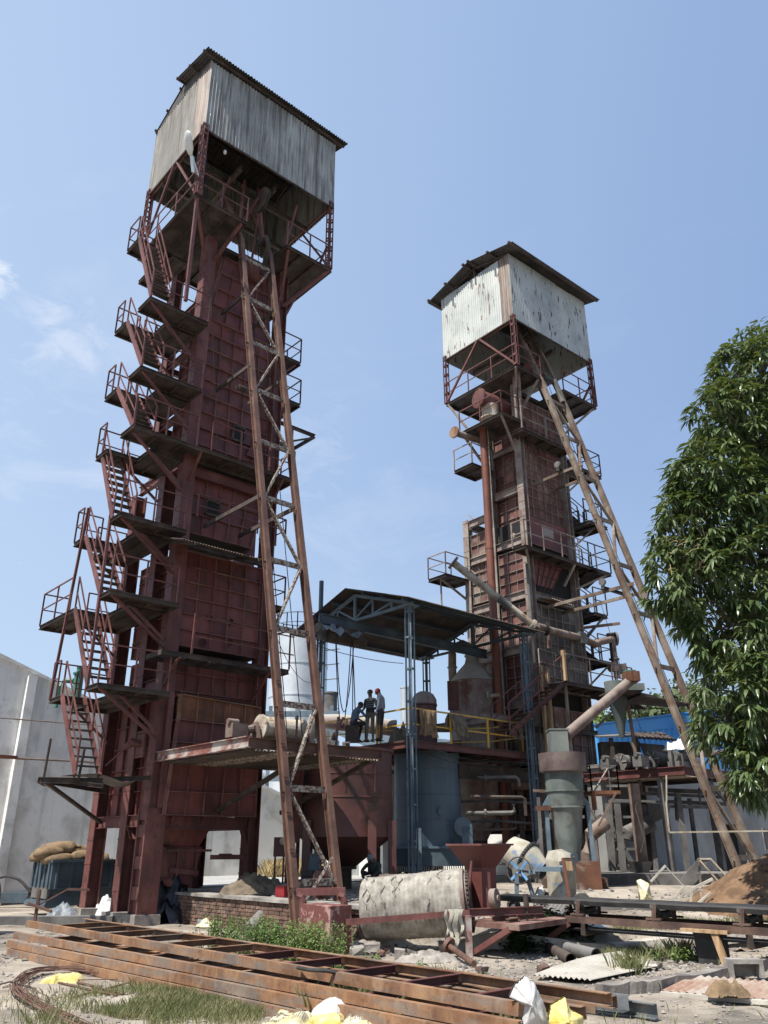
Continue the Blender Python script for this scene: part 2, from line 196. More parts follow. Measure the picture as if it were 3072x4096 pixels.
class MB:
    def __init__(s, fr=W): s.fr = fr; s.v = []; s.f = []
    def add(s, vs, fs):
        n = len(s.v); s.v += [s.fr.w(p) for p in vs]; s.f += [tuple(i + n for i in f) for f in fs]; return s
    def box(s, a, b):
        x0, y0, z0 = a; x1, y1, z1 = b
        return s.add([(x0, y0, z0), (x1, y0, z0), (x1, y1, z0), (x0, y1, z0), (x0, y0, z1), (x1, y0, z1), (x1, y1, z1), (x0, y1, z1)],
                     [(0, 3, 2, 1), (4, 5, 6, 7), (0, 1, 5, 4), (1, 2, 6, 5), (2, 3, 7, 6), (3, 0, 4, 7)])
    def axes(s, a, b, up=(0, 0, 1)):
        d = (Vector(b) - Vector(a)).normalized(); U = Vector(up)
        if abs(d.dot(U)) > .985: U = Vector((1, 0, 0))
        x = d.cross(U).normalized(); y = x.cross(d).normalized(); return x, y
    def prism(s, prof, a, b, up=(0, 0, 1)):
        x, y = s.axes(a, b, up); A, B = Vector(a), Vector(b); n = len(prof)
        vs = [tuple(A + x * p[0] + y * p[1]) for p in prof] + [tuple(B + x * p[0] + y * p[1]) for p in prof]
        return s.add(vs, [tuple(range(n))[::-1], tuple(range(n, 2 * n))] + [(i, (i + 1) % n, n + (i + 1) % n, n + i) for i in range(n)])
    def bar(s, a, b, w, h=None, up=(0, 0, 1)):
        h = h or w; return s.prism([(-w / 2, -h / 2), (w / 2, -h / 2), (w / 2, h / 2), (-w / 2, h / 2)], a, b, up)
    def ibeam(s, a, b, h=.25, w=.14, t=.016, up=(0, 0, 1)):
        W_, H_ = w / 2, h / 2; t2 = t * .5
        return s.prism([(-W_, -H_), (W_, -H_), (W_, -H_ + t), (t2, -H_ + t), (t2, H_ - t), (W_, H_ - t), (W_, H_), (-W_, H_), (-W_, H_ - t), (-t2, H_ - t), (-t2, -H_ + t), (-W_, -H_ + t)], a, b, up)
    def chan(s, a, b, h=.2, w=.08, t=.012, up=(0, 0, 1), flip=1):
        W_, H_ = w / 2 * flip, h / 2; T = t * flip
        pr = [(-W_, -H_), (W_, -H_), (W_, -H_ + t), (-W_ + T, -H_ + t), (-W_ + T, H_ - t), (W_, H_ - t), (W_, H_), (-W_, H_)]
        return s.prism(pr if flip > 0 else pr[::-1], a, b, up)
    def angle(s, a, b, w=.06, t=.008, up=(0, 0, 1), fx=1, fy=1):
        pr = [(0, 0), (w * fx, 0), (w * fx, t * fy), (t * fx, t * fy), (t * fx, w * fy), (0, w * fy)]
        return s.prism(pr if fx * fy > 0 else pr[::-1], a, b, up)
    def tube(s, a, b, r, n=8, r2=None, caps=True):
        x, y = s.axes(a, b); A, B = Vector(a), Vector(b); r2 = r if r2 is None else r2
        vs = [tuple(A + (x * cos(2 * pi * i / n) + y * sin(2 * pi * i / n)) * r) for i in range(n)] + [tuple(B + (x * cos(2 * pi * i / n) + y * sin(2 * pi * i / n)) * r2) for i in range(n)]
        fs = [(i, (i + 1) % n, n + (i + 1) % n, n + i) for i in range(n)]
        if caps: fs += [tuple(range(n))[::-1], tuple(range(n, 2 * n))]
        return s.add(vs, fs)
    def path(s, pts, r, n=6):
        P = [Vector(p) for p in pts]; vs = []; fs = []; k = len(P)
        for i in range(k):
            d = (P[min(i + 1, k - 1)] - P[max(i - 1, 0)]).normalized(); U = Vector((0, 0, 1)) if abs(d.z) < .97 else Vector((1, 0, 0))
            x = d.cross(U).normalized(); y = x.cross(d).normalized(); rr = r[i] if isinstance(r, (list, tuple)) else r
            vs += [tuple(P[i] + (x * cos(2 * pi * j / n) + y * sin(2 * pi * j / n)) * rr) for j in range(n)]
        for i in range(k - 1): fs += [(i * n + j, i * n + (j + 1) % n, (i + 1) * n + (j + 1) % n, (i + 1) * n + j) for j in range(n)]
        fs += [tuple(range(n))[::-1], tuple(range((k - 1) * n, k * n))]; return s.add(vs, fs)
    def lathe(s, c, prof, n=24, axis=(0, 0, 1), a0=0, a1=2 * pi, caps=True):
        ax = Vector(axis).normalized(); t = Vector((1, 0, 0)) if abs(ax.x) < .9 else Vector((0, 1, 0)); x = ax.cross(t).normalized(); y = ax.cross(x); C = Vector(c)
        full = abs(a1 - a0 - 2 * pi) < 1e-6; m = n if full else n + 1; vs = []
        for r, h in prof:
            for i in range(m):
                a = a0 + (a1 - a0) * i / n; vs.append(tuple(C + ax * h + (x * cos(a) + y * sin(a)) * max(r, .0005)))
        fs = []
        for k in range(len(prof) - 1):
            for i in range(n if full else m - 1):
                j = (i + 1) % m; fs.append((k * m + i, k * m + j, (k + 1) * m + j, (k + 1) * m + i))
        if caps and full: fs += [tuple(range(m))[::-1], tuple(range((len(prof) - 1) * m, len(prof) * m))]
        return s.add(vs, fs)
    def slab(s, q4, t=.02, n=None):
        P = [Vector(p) for p in q4]; nn = (P[1] - P[0]).cross(P[-1] - P[0]).normalized() * t if n is None else Vector(n).normalized() * t; k = len(P)
        return s.add([tuple(p) for p in P] + [tuple(p + nn) for p in P], [tuple(range(k))[::-1], tuple(range(k, 2 * k))] + [(i, (i + 1) % k, k + (i + 1) % k, k + i) for i in range(k)])
    def corr(s, a, b, c, n_, amp=.012, per=.076, t=.003, seg=6):
        # corrugated sheet: edge a->b is the width, a->c the length along the ribs, n_ the outward normal
        A, B, C = Vector(a), Vector(b), Vector(c); wv = (B - A); ln = wv.length; k = max(8, int(ln / per * seg)); N = Vector(n_).normalized(); vs = []; lv = C - A
        for side in (0, t):
            for e in (0, 1):
                for i in range(k + 1): vs.append(tuple(A + wv * (i / k) + lv * e + N * (amp * sin(2 * pi * (i / k * ln) / per) + side)))
        m = k + 1; fs = []
        for i in range(k):
            fs += [(i, i + 1, m + i + 1, m + i), (2 * m + i, 3 * m + i, 3 * m + i + 1, 2 * m + i + 1), (i, 2 * m + i, 2 * m + i + 1, i + 1), (m + i, m + i + 1, 3 * m + i + 1, 3 * m + i)]
        fs += [(0, m, 3 * m, 2 * m), (k, 2 * m + k, 3 * m + k, m + k)]
        return s.add(vs, fs)
    def build(s, name, m, parent=None, smooth=False, org=None, **pr):
        if parent is not None: o0 = origin(parent)
        elif org is not None: o0 = Vector(org)
        else:
            xs = [p.x for p in s.v]; ys = [p.y for p in s.v]; o0 = Vector((sum(xs) / len(xs), sum(ys) / len(ys), min(p.z for p in s.v)))
        me = bpy.data.meshes.new(name); me.from_pydata([tuple(p - o0) for p in s.v], [], s.f)
        me.materials.append(M[m] if isinstance(m, str) else m)
        if smooth:
            me.shade_smooth()
            if smooth != 2: me.set_sharp_from_angle(angle=radians(38))
        o = bpy.data.objects.new(name, me); COL.objects.link(o)
        if parent is not None: o.parent = parent
        else: o.location = o0
        for k, v in pr.items(): o[k] = v
        return o
def V(*a): return Vector(a)
def lerp(a, b, t): return tuple(x + (y - x) * t for x, y in zip(a, b))
def casing(fr, TL, TR, BR, BL, nc, nr, parent, pm='maroon_panel', rm='maroon', rib=.09, us=None, vs=None, skip=(), jit=0.0):
    """stiffened plate wall: panels in a grid, with flat-bar stiffeners along every joint. Corners in frame coordinates seen from outside."""
    TL, TR, BR, BL = map(Vector, (TL, TR, BR, BL)); n = (TR - TL).cross(BL - TL).normalized() * -1
    c = (TL + TR + BR + BL) / 4
    us = us or [i / nc for i in range(nc + 1)]; vs = vs or [i / nr for i in range(nr + 1)]
    P = lambda a, b: (TL * (1 - a) + TR * a) * (1 - b) + (BL * (1 - a) + BR * a) * b
    for i in range(len(us) - 1):
        for j in range(len(vs) - 1):
            if (i, j) in skip: continue
            q4 = [P(us[i], vs[j + 1]), P(us[i + 1], vs[j + 1]), P(us[i + 1], vs[j]), P(us[i], vs[j])]
            cc = sum(q4, Vector()) / 4; q4 = [p + (cc - p).normalized() * .004 for p in q4]; off = n * random.uniform(0, jit)
            q4[random.randrange(4)] += n * random.uniform(0, .01); MB(fr).slab([p - n * .02 + off for p in q4], .02, n).build('casing_panel', pm, parent)
    for j in range(len(vs)):
        a, b = P(0, vs[j]), P(1, vs[j]); MB(fr).bar(a + n * rib / 2, b + n * rib / 2, .019 if rib > .08 else .013, rib, up=n).build('stiffener', rm, parent)
    for i in range(len(us)):
        a, b = P(us[i], 0), P(us[i], 1); r2 = rib * .8; MB(fr).bar(a + n * r2 / 2, b + n * r2 / 2, .012, r2, up=n).build('stiffener', rm, parent)
def sheets(fr, a, b, c, n_, mats, parent, name='wall_sheet', width=.82, amp=.012, jag=.03, per=.076):
    A, B, C = Vector(a), Vector(b), Vector(c); ln = (B - A).length; k = max(1, round(ln / width)); N = Vector(n_).normalized(); D = (C - A).normalized()
    for i in range(k):
        p, q_ = A.lerp(B, i / k), A.lerp(B, min(1, (i + 1.04) / k)); j0 = D * random.uniform(-jag, jag)
        mb = MB(fr); o = N * (.006 * (i % 2)); mb.corr(p + o, q_ + o, p + (C - A) + j0 + o, N, amp, per); mb.build(name, mats(i, k) if callable(mats) else mats, parent, smooth=True)
def rail(mb, pts, h=1.0, posts=1.2, r=.02, mid=True, close=False):
    P = [Vector(p) for p in pts]
    for a, b in zip(P, P[1:]):
        up = Vector((0, 0, h)); mb.bar(a + up, b + up, r * 1.8)
        if mid: mb.bar(a + up * .5, b + up * .5, r * 1.5)
        k = max(1, round((b - a).length / posts))
        for i in range(k + 1): q_ = a.lerp(b, i / k); mb.bar(q_, q_ + up, r * 2)
def walkway(fr, u0, u1, v0, v1, z, parent, rails=(), m='dark_steel', rm='maroon', name='walkway', rh=1.0, beams=True):
    """plate deck with edge channels; the rails are its sub-parts"""
    mb = MB(fr); mb.box((u0, v0, z - .012), (u1, v1, z))
    for a, b in (((u0, v0), (u1, v0)), ((u1, v0), (u1, v1)), ((u1, v1), (u0, v1)), ((u0, v1), (u0, v0))):
        mb.chan((*a, z - .075), (*b, z - .075), .12, .05, .01)
    d = mb.build(name, m, parent)
    if beams:
        k = max(1, int((u1 - u0) / .9)); b = MB(fr)
        for i in range(1, k + 1): x = u0 + (u1 - u0) * i / (k + 1); b.bar((x, v0 + .03, z - .06), (x, v1 - .03, z - .06), .04, .08)
        if len(b.v): b.build('joist', m, d)
    for pl in rails:
        r = MB(fr); rail(r, [(p[0], p[1], z) for p in pl], rh); r.build('guard_rail', rm, d)
    return d
def stair(fr, a, b, w, side, n, parent, m='maroon', tm='dark_steel', hr=True, name='stair_flight'):
    """stringers from a (foot) to b (head); side = unit offset to the second stringer"""
    A, B, Sd = Vector(a), Vector(b), Vector(side) * w; mb = MB(fr)
    for s_ in (Vector((0, 0, 0)), Sd): mb.chan(A + s_, B + s_, .16, .05, .01)
    st = mb.build(name, m, parent)
    for i in range(1, n): p = A.lerp(B, i / n); MB(fr).bar(p, p + Sd, .22, .03).build('tread', tm, st)
    if hr:
        for s_ in (Vector((0, 0, 0)), Sd):
            r = MB(fr); up = Vector((0, 0, .95))
            r.bar(A + s_ + up, B + s_ + up, .035); r.bar(A + s_ + up * .5, B + s_ + up * .5, .03)
            for t in (0, .5, 1): p = A.lerp(B, t) + s_; r.bar(p, p + up, .04)
            r.build('handrail', m, st)
    return st
def lattice(fr, a, b, w, d, parent, m, name='lattice_post', leg=.055, pitch=.55, bt=.09):
    A, B = Vector(a), Vector(b); mb = MB(fr)
    for sx in (-1, 1):
        for sy in (-1, 1):
            o = Vector((sx * w / 2, sy * d / 2, 0)); mb.bar(A + o + Vector((-sx * leg / 2, 0, 0)), B + o + Vector((-sx * leg / 2, 0, 0)), leg, .01); mb.bar(A + o + Vector((0, -sy * leg / 2, 0)), B + o + Vector((0, -sy * leg / 2, 0)), .01, leg)
    p = mb.build(name, m, parent); n = max(2, int((B - A).length / pitch)); bb = MB(fr)
    for i in range(n + 1):
        c = A.lerp(B, min(max(i / n, .02), .98))
        for sy in (-1, 1): bb.box((c.x - w / 2, c.y + sy * (d / 2 + .004) - .004, c.z - bt / 2), (c.x + w / 2, c.y + sy * (d / 2 + .004) + .004, c.z + bt / 2))
        for sx in (-1, 1): bb.box((c.x + sx * (w / 2 + .006) - .004, c.y - d / 2, c.z - bt / 2), (c.x + sx * (w / 2 + .006) + .004, c.y + d / 2, c.z + bt / 2))
    bb.build('batten_plates', m, p, kind='stuff'); return p

# ---------------------------------------------------------------- the setting: ground
def sstep(a, b, x): t = min(1, max(0, (x - a) / (b - a))); return t * t * (3 - 2 * t)
def ground(x, y):
    d = Vector((x, y, 0)) - L.o; u, v = d.dot(L.u), d.dot(L.v)
    h1 = .68 * sstep(2.44, 2.56, u) * sstep(-6.6, -6.0, v)
    h2 = (.28 * sstep(16.6, 16.9, y - .08 * x) + .2 * sstep(17.2, 20, y) + .18 * sstep(20, 26, y)) * sstep(1.2, 2.2, x)
    return max(h1, h2) + .035 * (noise.noise(Vector((x * .7, y * .7, 0)))) + .018 * noise.noise(Vector((x * 3, y * 3, 4))) * (1 if y < 25 else 0)
def axis(lo, hi, fine0, fine1, s, grow=1.35):
    a = []; x = fine0
    while x <= fine1: a.append(x); x += s
    st = s; x = fine0; pre = []
    while x > lo: st *= grow; x -= st; pre.append(x)
    st = s; x = a[-1]; post = []
    while x < hi: st *= grow; x += st; post.append(x)
    return pre[::-1] + a + post
gx, gy = axis(-900, 900, -13, 13, .11), axis(-60, 1500, 7.5, 32, .11)
vs = [(x, y, ground(x, y) if y < 60 and abs(x) < 60 else .1) for y in gy for x in gx]; nx = len(gx)
me = bpy.data.meshes.new('ground'); me.from_pydata(vs, [], [(j * nx + i, j * nx + i + 1, (j + 1) * nx + i + 1, (j + 1) * nx + i) for j in range(len(gy) - 1) for i in range(nx - 1)]); me.shade_smooth()
gm = mat('yard_ground', [(.145, .122, .098), (.26, .222, .18), (.38, .33, .27)], .55, .97, spots=[((.36, .31, .24), .5, .52, .66, .7), ((.09, .08, .068), .33, .55, .63, .8), ((.10, .085, .07), 1.9, .58, .68, .6), ((.2, .16, .11), 5, .56, .66, .5), ((.40, .38, .35), 22, .62, .68, .8), ((.06, .055, .05), 15, .62, .7, .7)], bump=.9, bscale=26, pos=(.38, .62))
me.materials.append(gm); g = bpy.data.objects.new('ground', me); COL.objects.link(g); g['kind'] = 'structure'
# loose gravel and rubble, too many to count
rg = random.Random(3); mb = MB()
def pebble(mb, x, y, r, rg, z=None):
    z = ground(x, y) if z is None else z; o = [(1, 0, 0), (-1, 0, 0), (0, 1, 0), (0, -1, 0), (0, 0, .8), (0, 0, -.6)]
    a = rg.random() * 6; vs = [(x + r * rg.uniform(.7, 1.2) * (p[0] * cos(a) - p[1] * sin(a)), y + r * rg.uniform(.7, 1.2) * (p[0] * sin(a) + p[1] * cos(a)), z + r * .3 + r * p[2] * rg.uniform(.6, 1.1)) for p in o]
    mb.add(vs, [(4, 0, 2), (4, 2, 1), (4, 1, 3), (4, 3, 0), (5, 2, 0), (5, 1, 2), (5, 3, 1), (5, 0, 3)])
for k in range(11000):
    x, y = rg.uniform(-9, 10), rg.uniform(9.3, 21) ** 1.0
    if abs(x) > y * .56 + 1: continue
    if noise.noise(Vector((x * .6, y * .6, 9))) < -.12 and rg.random() < .85: continue
    pebble(mb, x, y, rg.choice([.008, .012, .016, .022, .03]) * (1.5 if x > 2 and 12 < y < 16 else 1), rg)
mb.build('gravel', 'stone', kind='stuff')
mb = MB()
for k in range(2200):
    x, y = rg.gauss(4.2, 1.6), rg.gauss(14.6, 1.5)
    pebble(mb, x, y, rg.choice([.006, .008, .012, .02, .035]), rg)
mb.build('plaster_rubble', 'stone', kind='stuff')
mb = MB()
for k in range(700):       # dark grit, ash and small debris below the conveyor and beside the tower
    x, y = rg.uniform(-8, 10), rg.uniform(14.5, 24); pebble(mb, x, y, rg.uniform(.02, .07), rg)
mb.build('debris', 'soot', kind='stuff')
# concrete kerb crossing the right foreground
def kerb(name, pts, w, h, m, nseg=10):
    for a, b in zip(pts, pts[1:]):
        a, b = Vector(a), Vector(b)
        mb = MB()
        d = (b - a).normalized(); n = Vector((-d.y, d.x, 0)) * w / 2; vs = []; k = nseg
        for i in range(k + 1):
            p = a.lerp(b, i / k); z = ground(p.x, p.y); j = [random.uniform(-.015, .015) for _ in range(4)]
            vs += [tuple(p - n + Vector((j[0], j[1], z - .15))), tuple(p - n * .95 + Vector((j[1], j[0], z + h + j[2]))), tuple(p + n * .95 + Vector((j[2], j[3], z + h + j[3]))), tuple(p + n + Vector((j[3], j[2], z - .15)))]
        fs = [(4 * i + q_, 4 * i + 4 + q_, 4 * i + 4 + (q_ + 1) % 4, 4 * i + (q_ + 1) % 4) for i in range(k) for q_ in range(4)] + [(3, 2, 1, 0), (4 * k, 4 * k + 1, 4 * k + 2, 4 * k + 3)]
        mb.add(vs, fs); mb.build(name, m, kind='structure')
kerb('kerb', [((2.76, 11.92, 0.0)[0], (2.76, 11.92, 0.0)[1], 0), ((3.58, 12.27, 0.0)[0], (3.58, 12.27, 0.0)[1], 0), ((6.22, 14.74, 0.0)[0] + .6, (6.22, 14.74, 0.0)[1] + .4, 0)], .22, .14, mat('dark_wet_kerb', [(.10, .09, .08), (.18, .16, .145), (.28, .26, .23)], 2.4, .9, bump=.8))
kerb('ledge', [(1.0, 17.0, 0), (4.2, 16.95, 0), (7.4, 17.5, 0), (11, 18.4, 0)], .55, .12, mat('pale_worn_ledge', [(.3, .27, .23), (.42, .38, .33), (.5, .46, .40)], 2, .95, spots=[((.30, .17, .1), 4, .6, .7, .6)], bump=.8))
kerb('ledge', [(3.0, 19.8, 0), (7.5, 20.0, 0), (12, 20.5, 0)], .5, .1, 'soot')
# concrete paving beyond the tower, bright in the sun
mb = MB(L); mb.box((4.5, 4.0, .60), (30, 22, .715)); mb.build('pavement', mat('pale_concrete_paving', [(.30, .30, .29), (.40, .40, .385)], .8, .95), kind='structure')

# ---------------------------------------------------------------- brick retaining wall under the left tower
bw = thing('brick_wall', 'low sooty brick retaining wall running under the tall left tower', 'wall', (2.3, -2, 0), L)
MB(L).box((2.34, -6.0, -.1), (2.6, 2.2, .66)).build('wall_core', 'mortar', bw)
MB(L).box((2.26, -6.02, .66), (2.75, 2.3, .73)).build('coping', 'concrete', bw)
me = bpy.data.meshes.new('brick'); bm_ = MB(L); bm_.box((-.03, -.1, -.034), (.05, .1, .034)); o0 = L.o
me.from_pydata([tuple(p - o0) for p in bm_.v], [], bm_.f); me.materials.append(M['brick'])
cnt = 0
for row in range(8):
    for k in range(38):
        vv = 2.1 - k * .213 - (.1 if row % 2 else 0); zz = .05 + row * .08
        if vv < -5.9: continue
        o = bpy.data.objects.new('brick', me); COL.objects.link(o); o.parent = bw
        o.location = L.w((2.345 + random.uniform(-.012, .012), vv, zz)) - origin(bw); o.rotation_euler = (random.uniform(-.02, .02), random.uniform(-.03, .03), random.uniform(-.03, .03)); o.scale = (1, random.uniform(.93, 1), random.uniform(.9, 1)); cnt += 1

# ---------------------------------------------------------------- left boundary building (gable end) and white buildings
wl = thing('white_building', 'long off white plastered building with sloping gable behind the parked truck', 'building', (2, 12, 0), L)
def gz(u): return 8.35 - .345 * (u + .05)
mb = MB(L); P = [(-14, 12, 0), (13.2, 12, 0), (13.2, 12, gz(13.2)), (-1.5, 12, gz(-1.5)), (-14, 12, 4.6)]
mb.add([p for p in P] + [(p[0], p[1] + 14, p[2]) for p in P], [(0, 1, 2, 3, 4), (9, 8, 7, 6, 5), (0, 5, 6, 1), (1, 6, 7, 2), (2, 7, 8, 3), (3, 8, 9, 4), (4, 9, 5, 0)])
mb.build('wall', 'cream_wall', wl)
MB(L).bar((-1.5, 11.97, gz(-1.5) + .02), (13.2, 11.97, gz(13.2) + .02), .22, .1).build('coping', 'cream_wall', wl)
MB(L).box((1.0, 11.72, 0), (1.32, 11.998, 7.75)).build('buttress', 'cream_wall', wl)
MB(L).box((-6, 11.85, 0), (9.5, 11.996, .35)).build('plinth', 'concrete', wl)
for n_, zz, r in (('thin_pipe', 6.1, .025), ('flanged_pipe', 4.75, .045)):
    p = thing(n_, {'thin_pipe': 'thin rusty pipe fixed level high on the off white wall', 'flanged_pipe': 'rusty flanged pipe running level across the off white wall'}[n_], 'pipe', (1, 11.8, zz), L)
    e = MB(L).path([(-7, 11.6, zz - .05), (0, 11.6, zz), (3.5, 11.6, zz + .05), (5.4, 11.6, zz)], r).build('pipe_run', 'brown_pipe', p, smooth=True)
    if r > .03: MB(L).tube((5.3, 11.6, zz), (5.36, 11.6, zz), .12, 12).tube((5.45, 11.6, zz), (5.5, 11.6, zz), .12, 12).build('flange', 'brown_pipe', p); MB(L).bar((.2, 11.55, zz + .04), (1.0, 11.55, zz + .04), .12, .1).bar((.3, 11.5, zz), (-.1, 11.5, zz - 1.1), .06).build('bracket', 'red_pipe', p)
sr = thing('sunlit_building', 'bleached white building behind the gas cylinder, right of the tall left tower', 'building', (15, 14, .7), L)
mb = MB(L); mb.box((14.0, 6.5, .6), (17, 11, 4.6)); mb.build('wall', 'white_wall', sr)
MB(L).box((13.8, 6.4, 3.6), (13.998, 11, 3.85)).build('ledge', 'white_wall', sr); MB(L).box((13.8, 6.4, 4.602), (17.1, 11.1, 4.75)).build('parapet', 'concrete', sr)
for k in range(5): MB(L).path([(13.92, 8.0 + k * .1, .7), (13.9, 8.05 + k * .09, 2.5), (13.9, 7.9 + k * .16, 3.6)], .03).build('cable_run', 'silver', sr)
sb = thing('low_shed', 'sunlit white plastered shed seen between the columns under the central platform', 'building', (21, 2, .7), L)
MB(L).box((20, 0.5, .6), (27, 9, 4.2)).build('wall', 'white_wall', sb)
MB(L).box((19.8, .3, 4.2), (27.2, 9.2, 4.4)).build('roof', 'concrete', sb)
MB(L).box((19.96, 3.2, 1.6), (20.02, 4.1, 2.6)).build('window', 'void', sb)
sk = thing('long_dark_roof', 'long low building with a dark corrugated roof beyond the yellow railed platform', 'building', (19, 10, .7), L)
MB(L).box((17, 9.5, .6), (36, 20, 5.6)).build('wall', 'grey_wall', sk)
for i in range(14): MB(L).corr((16.6 + i * 1.42, 9.2, 5.72), (18.05 + i * 1.42, 9.2, 5.72), (16.6 + i * 1.42, 15, 7.7), (0, -.3, 1), .02, .2).build('roof_sheet', 'blue_dark', sk, smooth=True)

# grey rendered wall on the right with doorways, and the blue clad shed behind it
gw = thing('grey_rendered_wall', 'dusty grey rendered wall with a dark doorway right of the second tower', 'wall', (24, -1.5, .6), L)
WV = -1.6
def wl_u(p): return p
mb = MB(L)
D0, D1, DZ = (25.85, -1.6, 2.65)[0], (28.1, -1.6, 2.64)[0], (25.85, -1.6, 2.65)[2]
top = (27.33, -1.6, 4.46)[2]
W0, W1 = (29.96, -1.6, 2.47)[0], (31.28, -1.6, 2.49)[0]; WZ0, WZ1 = (29.98, -1.6, 1.64)[2], (29.96, -1.6, 2.47)[2]
mb.box((17.5, WV, .3), (D0, WV + .35, top)).box((D1, WV, .3), (W0, WV + .35, top)).box((D0, WV, DZ), (D1, WV + .35, top)).box((W1, WV, .3), (44, WV + .35, top)).box((W0, WV, WZ1), (W1, WV + .35, top)).box((W0, WV, .3), (W1, WV + .35, WZ0))
mb.build('wall', 'grey_wall', gw)
MB(L).box((17.4, WV - .06, top), (44, WV + .4, top + .12)).build('coping', 'concrete', gw)
MB(L).box((D0 - .3, WV + .36, .4), (D1 + .3, WV + 1.1, DZ + .1)).build('dark_doorway', 'void', gw)
MB(L).box((W0, WV + .12, WZ0), (W1, WV + .16, WZ1)).build('shutter', 'soot', gw)
MB(L).box((D0 - .1, WV - .03, .4), (D0 - .002, WV - .001, DZ + .1)).box((D1 + .002, WV - .03, .4), (D1 + .1, WV - .001, DZ + .1)).build('door_frame', 'soot', gw)
MB(L).box((W0 - .06, WV - .03, WZ0 - .06), (W0 - .002, WV - .001, WZ1 + .06)).box((W1 + .002, WV - .03, WZ0 - .06), (W1 + .06, WV - .001, WZ1 + .06)).box((W0, WV - .03, WZ1 + .002), (W1, WV - .001, WZ1 + .06)).build('window_frame', 'concrete', gw)
bs = thing('blue_clad_shed', 'big shed clad in bright blue ribbed sheets behind the grey wall', 'building', (25, 3, .6), L)
BU = 27.0
bz = (27.0, 0.9, 7.48)[2]
MB(L).box((BU + .08, -.3, .4), (BU + 14, 11, bz - .3)).build('wall_core', 'blue_sheet', bs)
for i in range(10):
    a = 10.9 - i * 1.2
    o = MB(L).corr((BU, a, .9), (BU, a - 1.21, .9), (BU, a, bz), (-1, 0, 0), .022, .3, .004, 8).build('wall_sheet', 'blue_sheet', bs, smooth=True)
    MB(L).corr((BU - .02, a, bz - .55), (BU - .02, a - 1.21, bz - .55), (BU - .02, a, bz + .02), (-1, 0, 0), .004, 1.2, .004, 3).build('fascia', 'blue_sheet', bs)
MB(L).box((BU - .1, -1.2, bz + .03), (BU + 14, 11, bz + .09)).build('roof', 'blue_sheet', bs)
b2 = thing('blue_lean_to', 'lower blue clad lean-to beside the mango tree, above the grey wall', 'building', (25, -1.2, 3.5), L)
tb = (28.66, -1.1, 5.81)[2]
for i in range(9): MB(L).corr((24.2 + i * 1.2, -1.1, top + .1), (25.42 + i * 1.2, -1.1, top + .1), (24.2 + i * 1.2, -1.1, tb - .05 * i), (0, -1, 0), .02, .24, .004, 8).build('wall_sheet', 'blue_sheet', b2, smooth=True)
MB(L).box((24.2, -1.0, top + .13), (35, -.4, tb - .5)).build('wall', 'blue_sheet', b2)

# ---------------------------------------------------------------- trees far behind
def far_tree(c, r, h, label, n=1400, leaf='far_leaf'):
    t = thing('tree', label, 'tree', (c[0], c[1], .1)); rr = random.Random(int(c[0] * 10))
    MB().tube((c[0], c[1], 0), (c[0], c[1], h - r * .6), .35, 8, .15).build('trunk', 'bark', t)
    mb = MB()
    lobes = [(V(c[0] + rr.uniform(-.6, .6) * r, c[1] + rr.uniform(-.5, .5) * r, h - r * .5 + rr.uniform(-.5, .35) * r), r * rr.uniform(.35, .6)) for _ in range(11)]
    for k in range(n):
        o, q_ = rr.choice(lobes); d = V(rr.gauss(0, 1), rr.gauss(0, 1), rr.gauss(0, 1)).normalized(); p = o + d * q_ * rr.uniform(.6, 1.05); s_ = rr.uniform(.12, .3)
        a = V(rr.gauss(0, 1), rr.gauss(0, 1), rr.gauss(0, .6)).normalized() * s_; b = d.cross(a).normalized() * s_ * .7
        mb.add([tuple(p - a), tuple(p - b), tuple(p + a), tuple(p + b)], [(0, 1, 2, 3)])
    mb.build('crown', leaf, t, kind='stuff')
for px_, r_, lab in (((23.49, 75.0, 13.0), 4.2, 'pale green tree over the blue shed, left of the inclined rails'), ((23.45, 70.0, 12.25), 2.6, 'small round tree top over the blue shed, right of the cyclone cone'), ((26.34, 70.0, 13.08), 4.6, 'tall pale green tree beyond the shed, behind the inclined rails'), ((32.12, 80.0, 14.39), 4.5, 'distant tree half hidden by the mango leaves above the blue shed'), ((20.13, 75.0, 12.12), 2.6, 'yellow green bush top at the left end of the blue shed')):
    far_tree((px_[0], px_[1]), r_, px_[2] + r_ * .25, lab, 2200, 'weed_leaf' if 'yellow' in lab else 'far_leaf')

# ---------------------------------------------------------------- LEFT TOWER
TL_ = thing('kiln_tower', 'tallest maroon steel kiln tower with zigzag stairs and a grey sheet metal cabin on top', 'tower', (2.8, 2.6, 0), L)
T = TL_
ZL = [3.44, 5.65, 8.1, 10.3, 12.9, 15.0, 17.5, 20.9]
def icol(u, v, z0, z1, w=.38, d=.38, m='maroon', name='column', parent=None, fr=L):
    mb = MB(fr); t = .03
    mb.box((u - w / 2, v - d / 2, z0), (u - w / 2 + t, v + d / 2, z1)); mb.box((u + w / 2 - t, v - d / 2, z0), (u + w / 2, v + d / 2, z1)); mb.box((u - w / 2 + t, v - t / 2, z0), (u + w / 2 - t, v + t / 2, z1))
    o = mb.build(name, m, parent or T)
    e = MB(fr); z = z0 + .5
    while z < z1: e.box((u - w / 2 - .012, v - d / 2 - .012, z), (u - w / 2 + .05, v + d / 2 + .012, z + .03)); z += .62
    e.build('seam_strips', m, o, kind='stuff'); return o
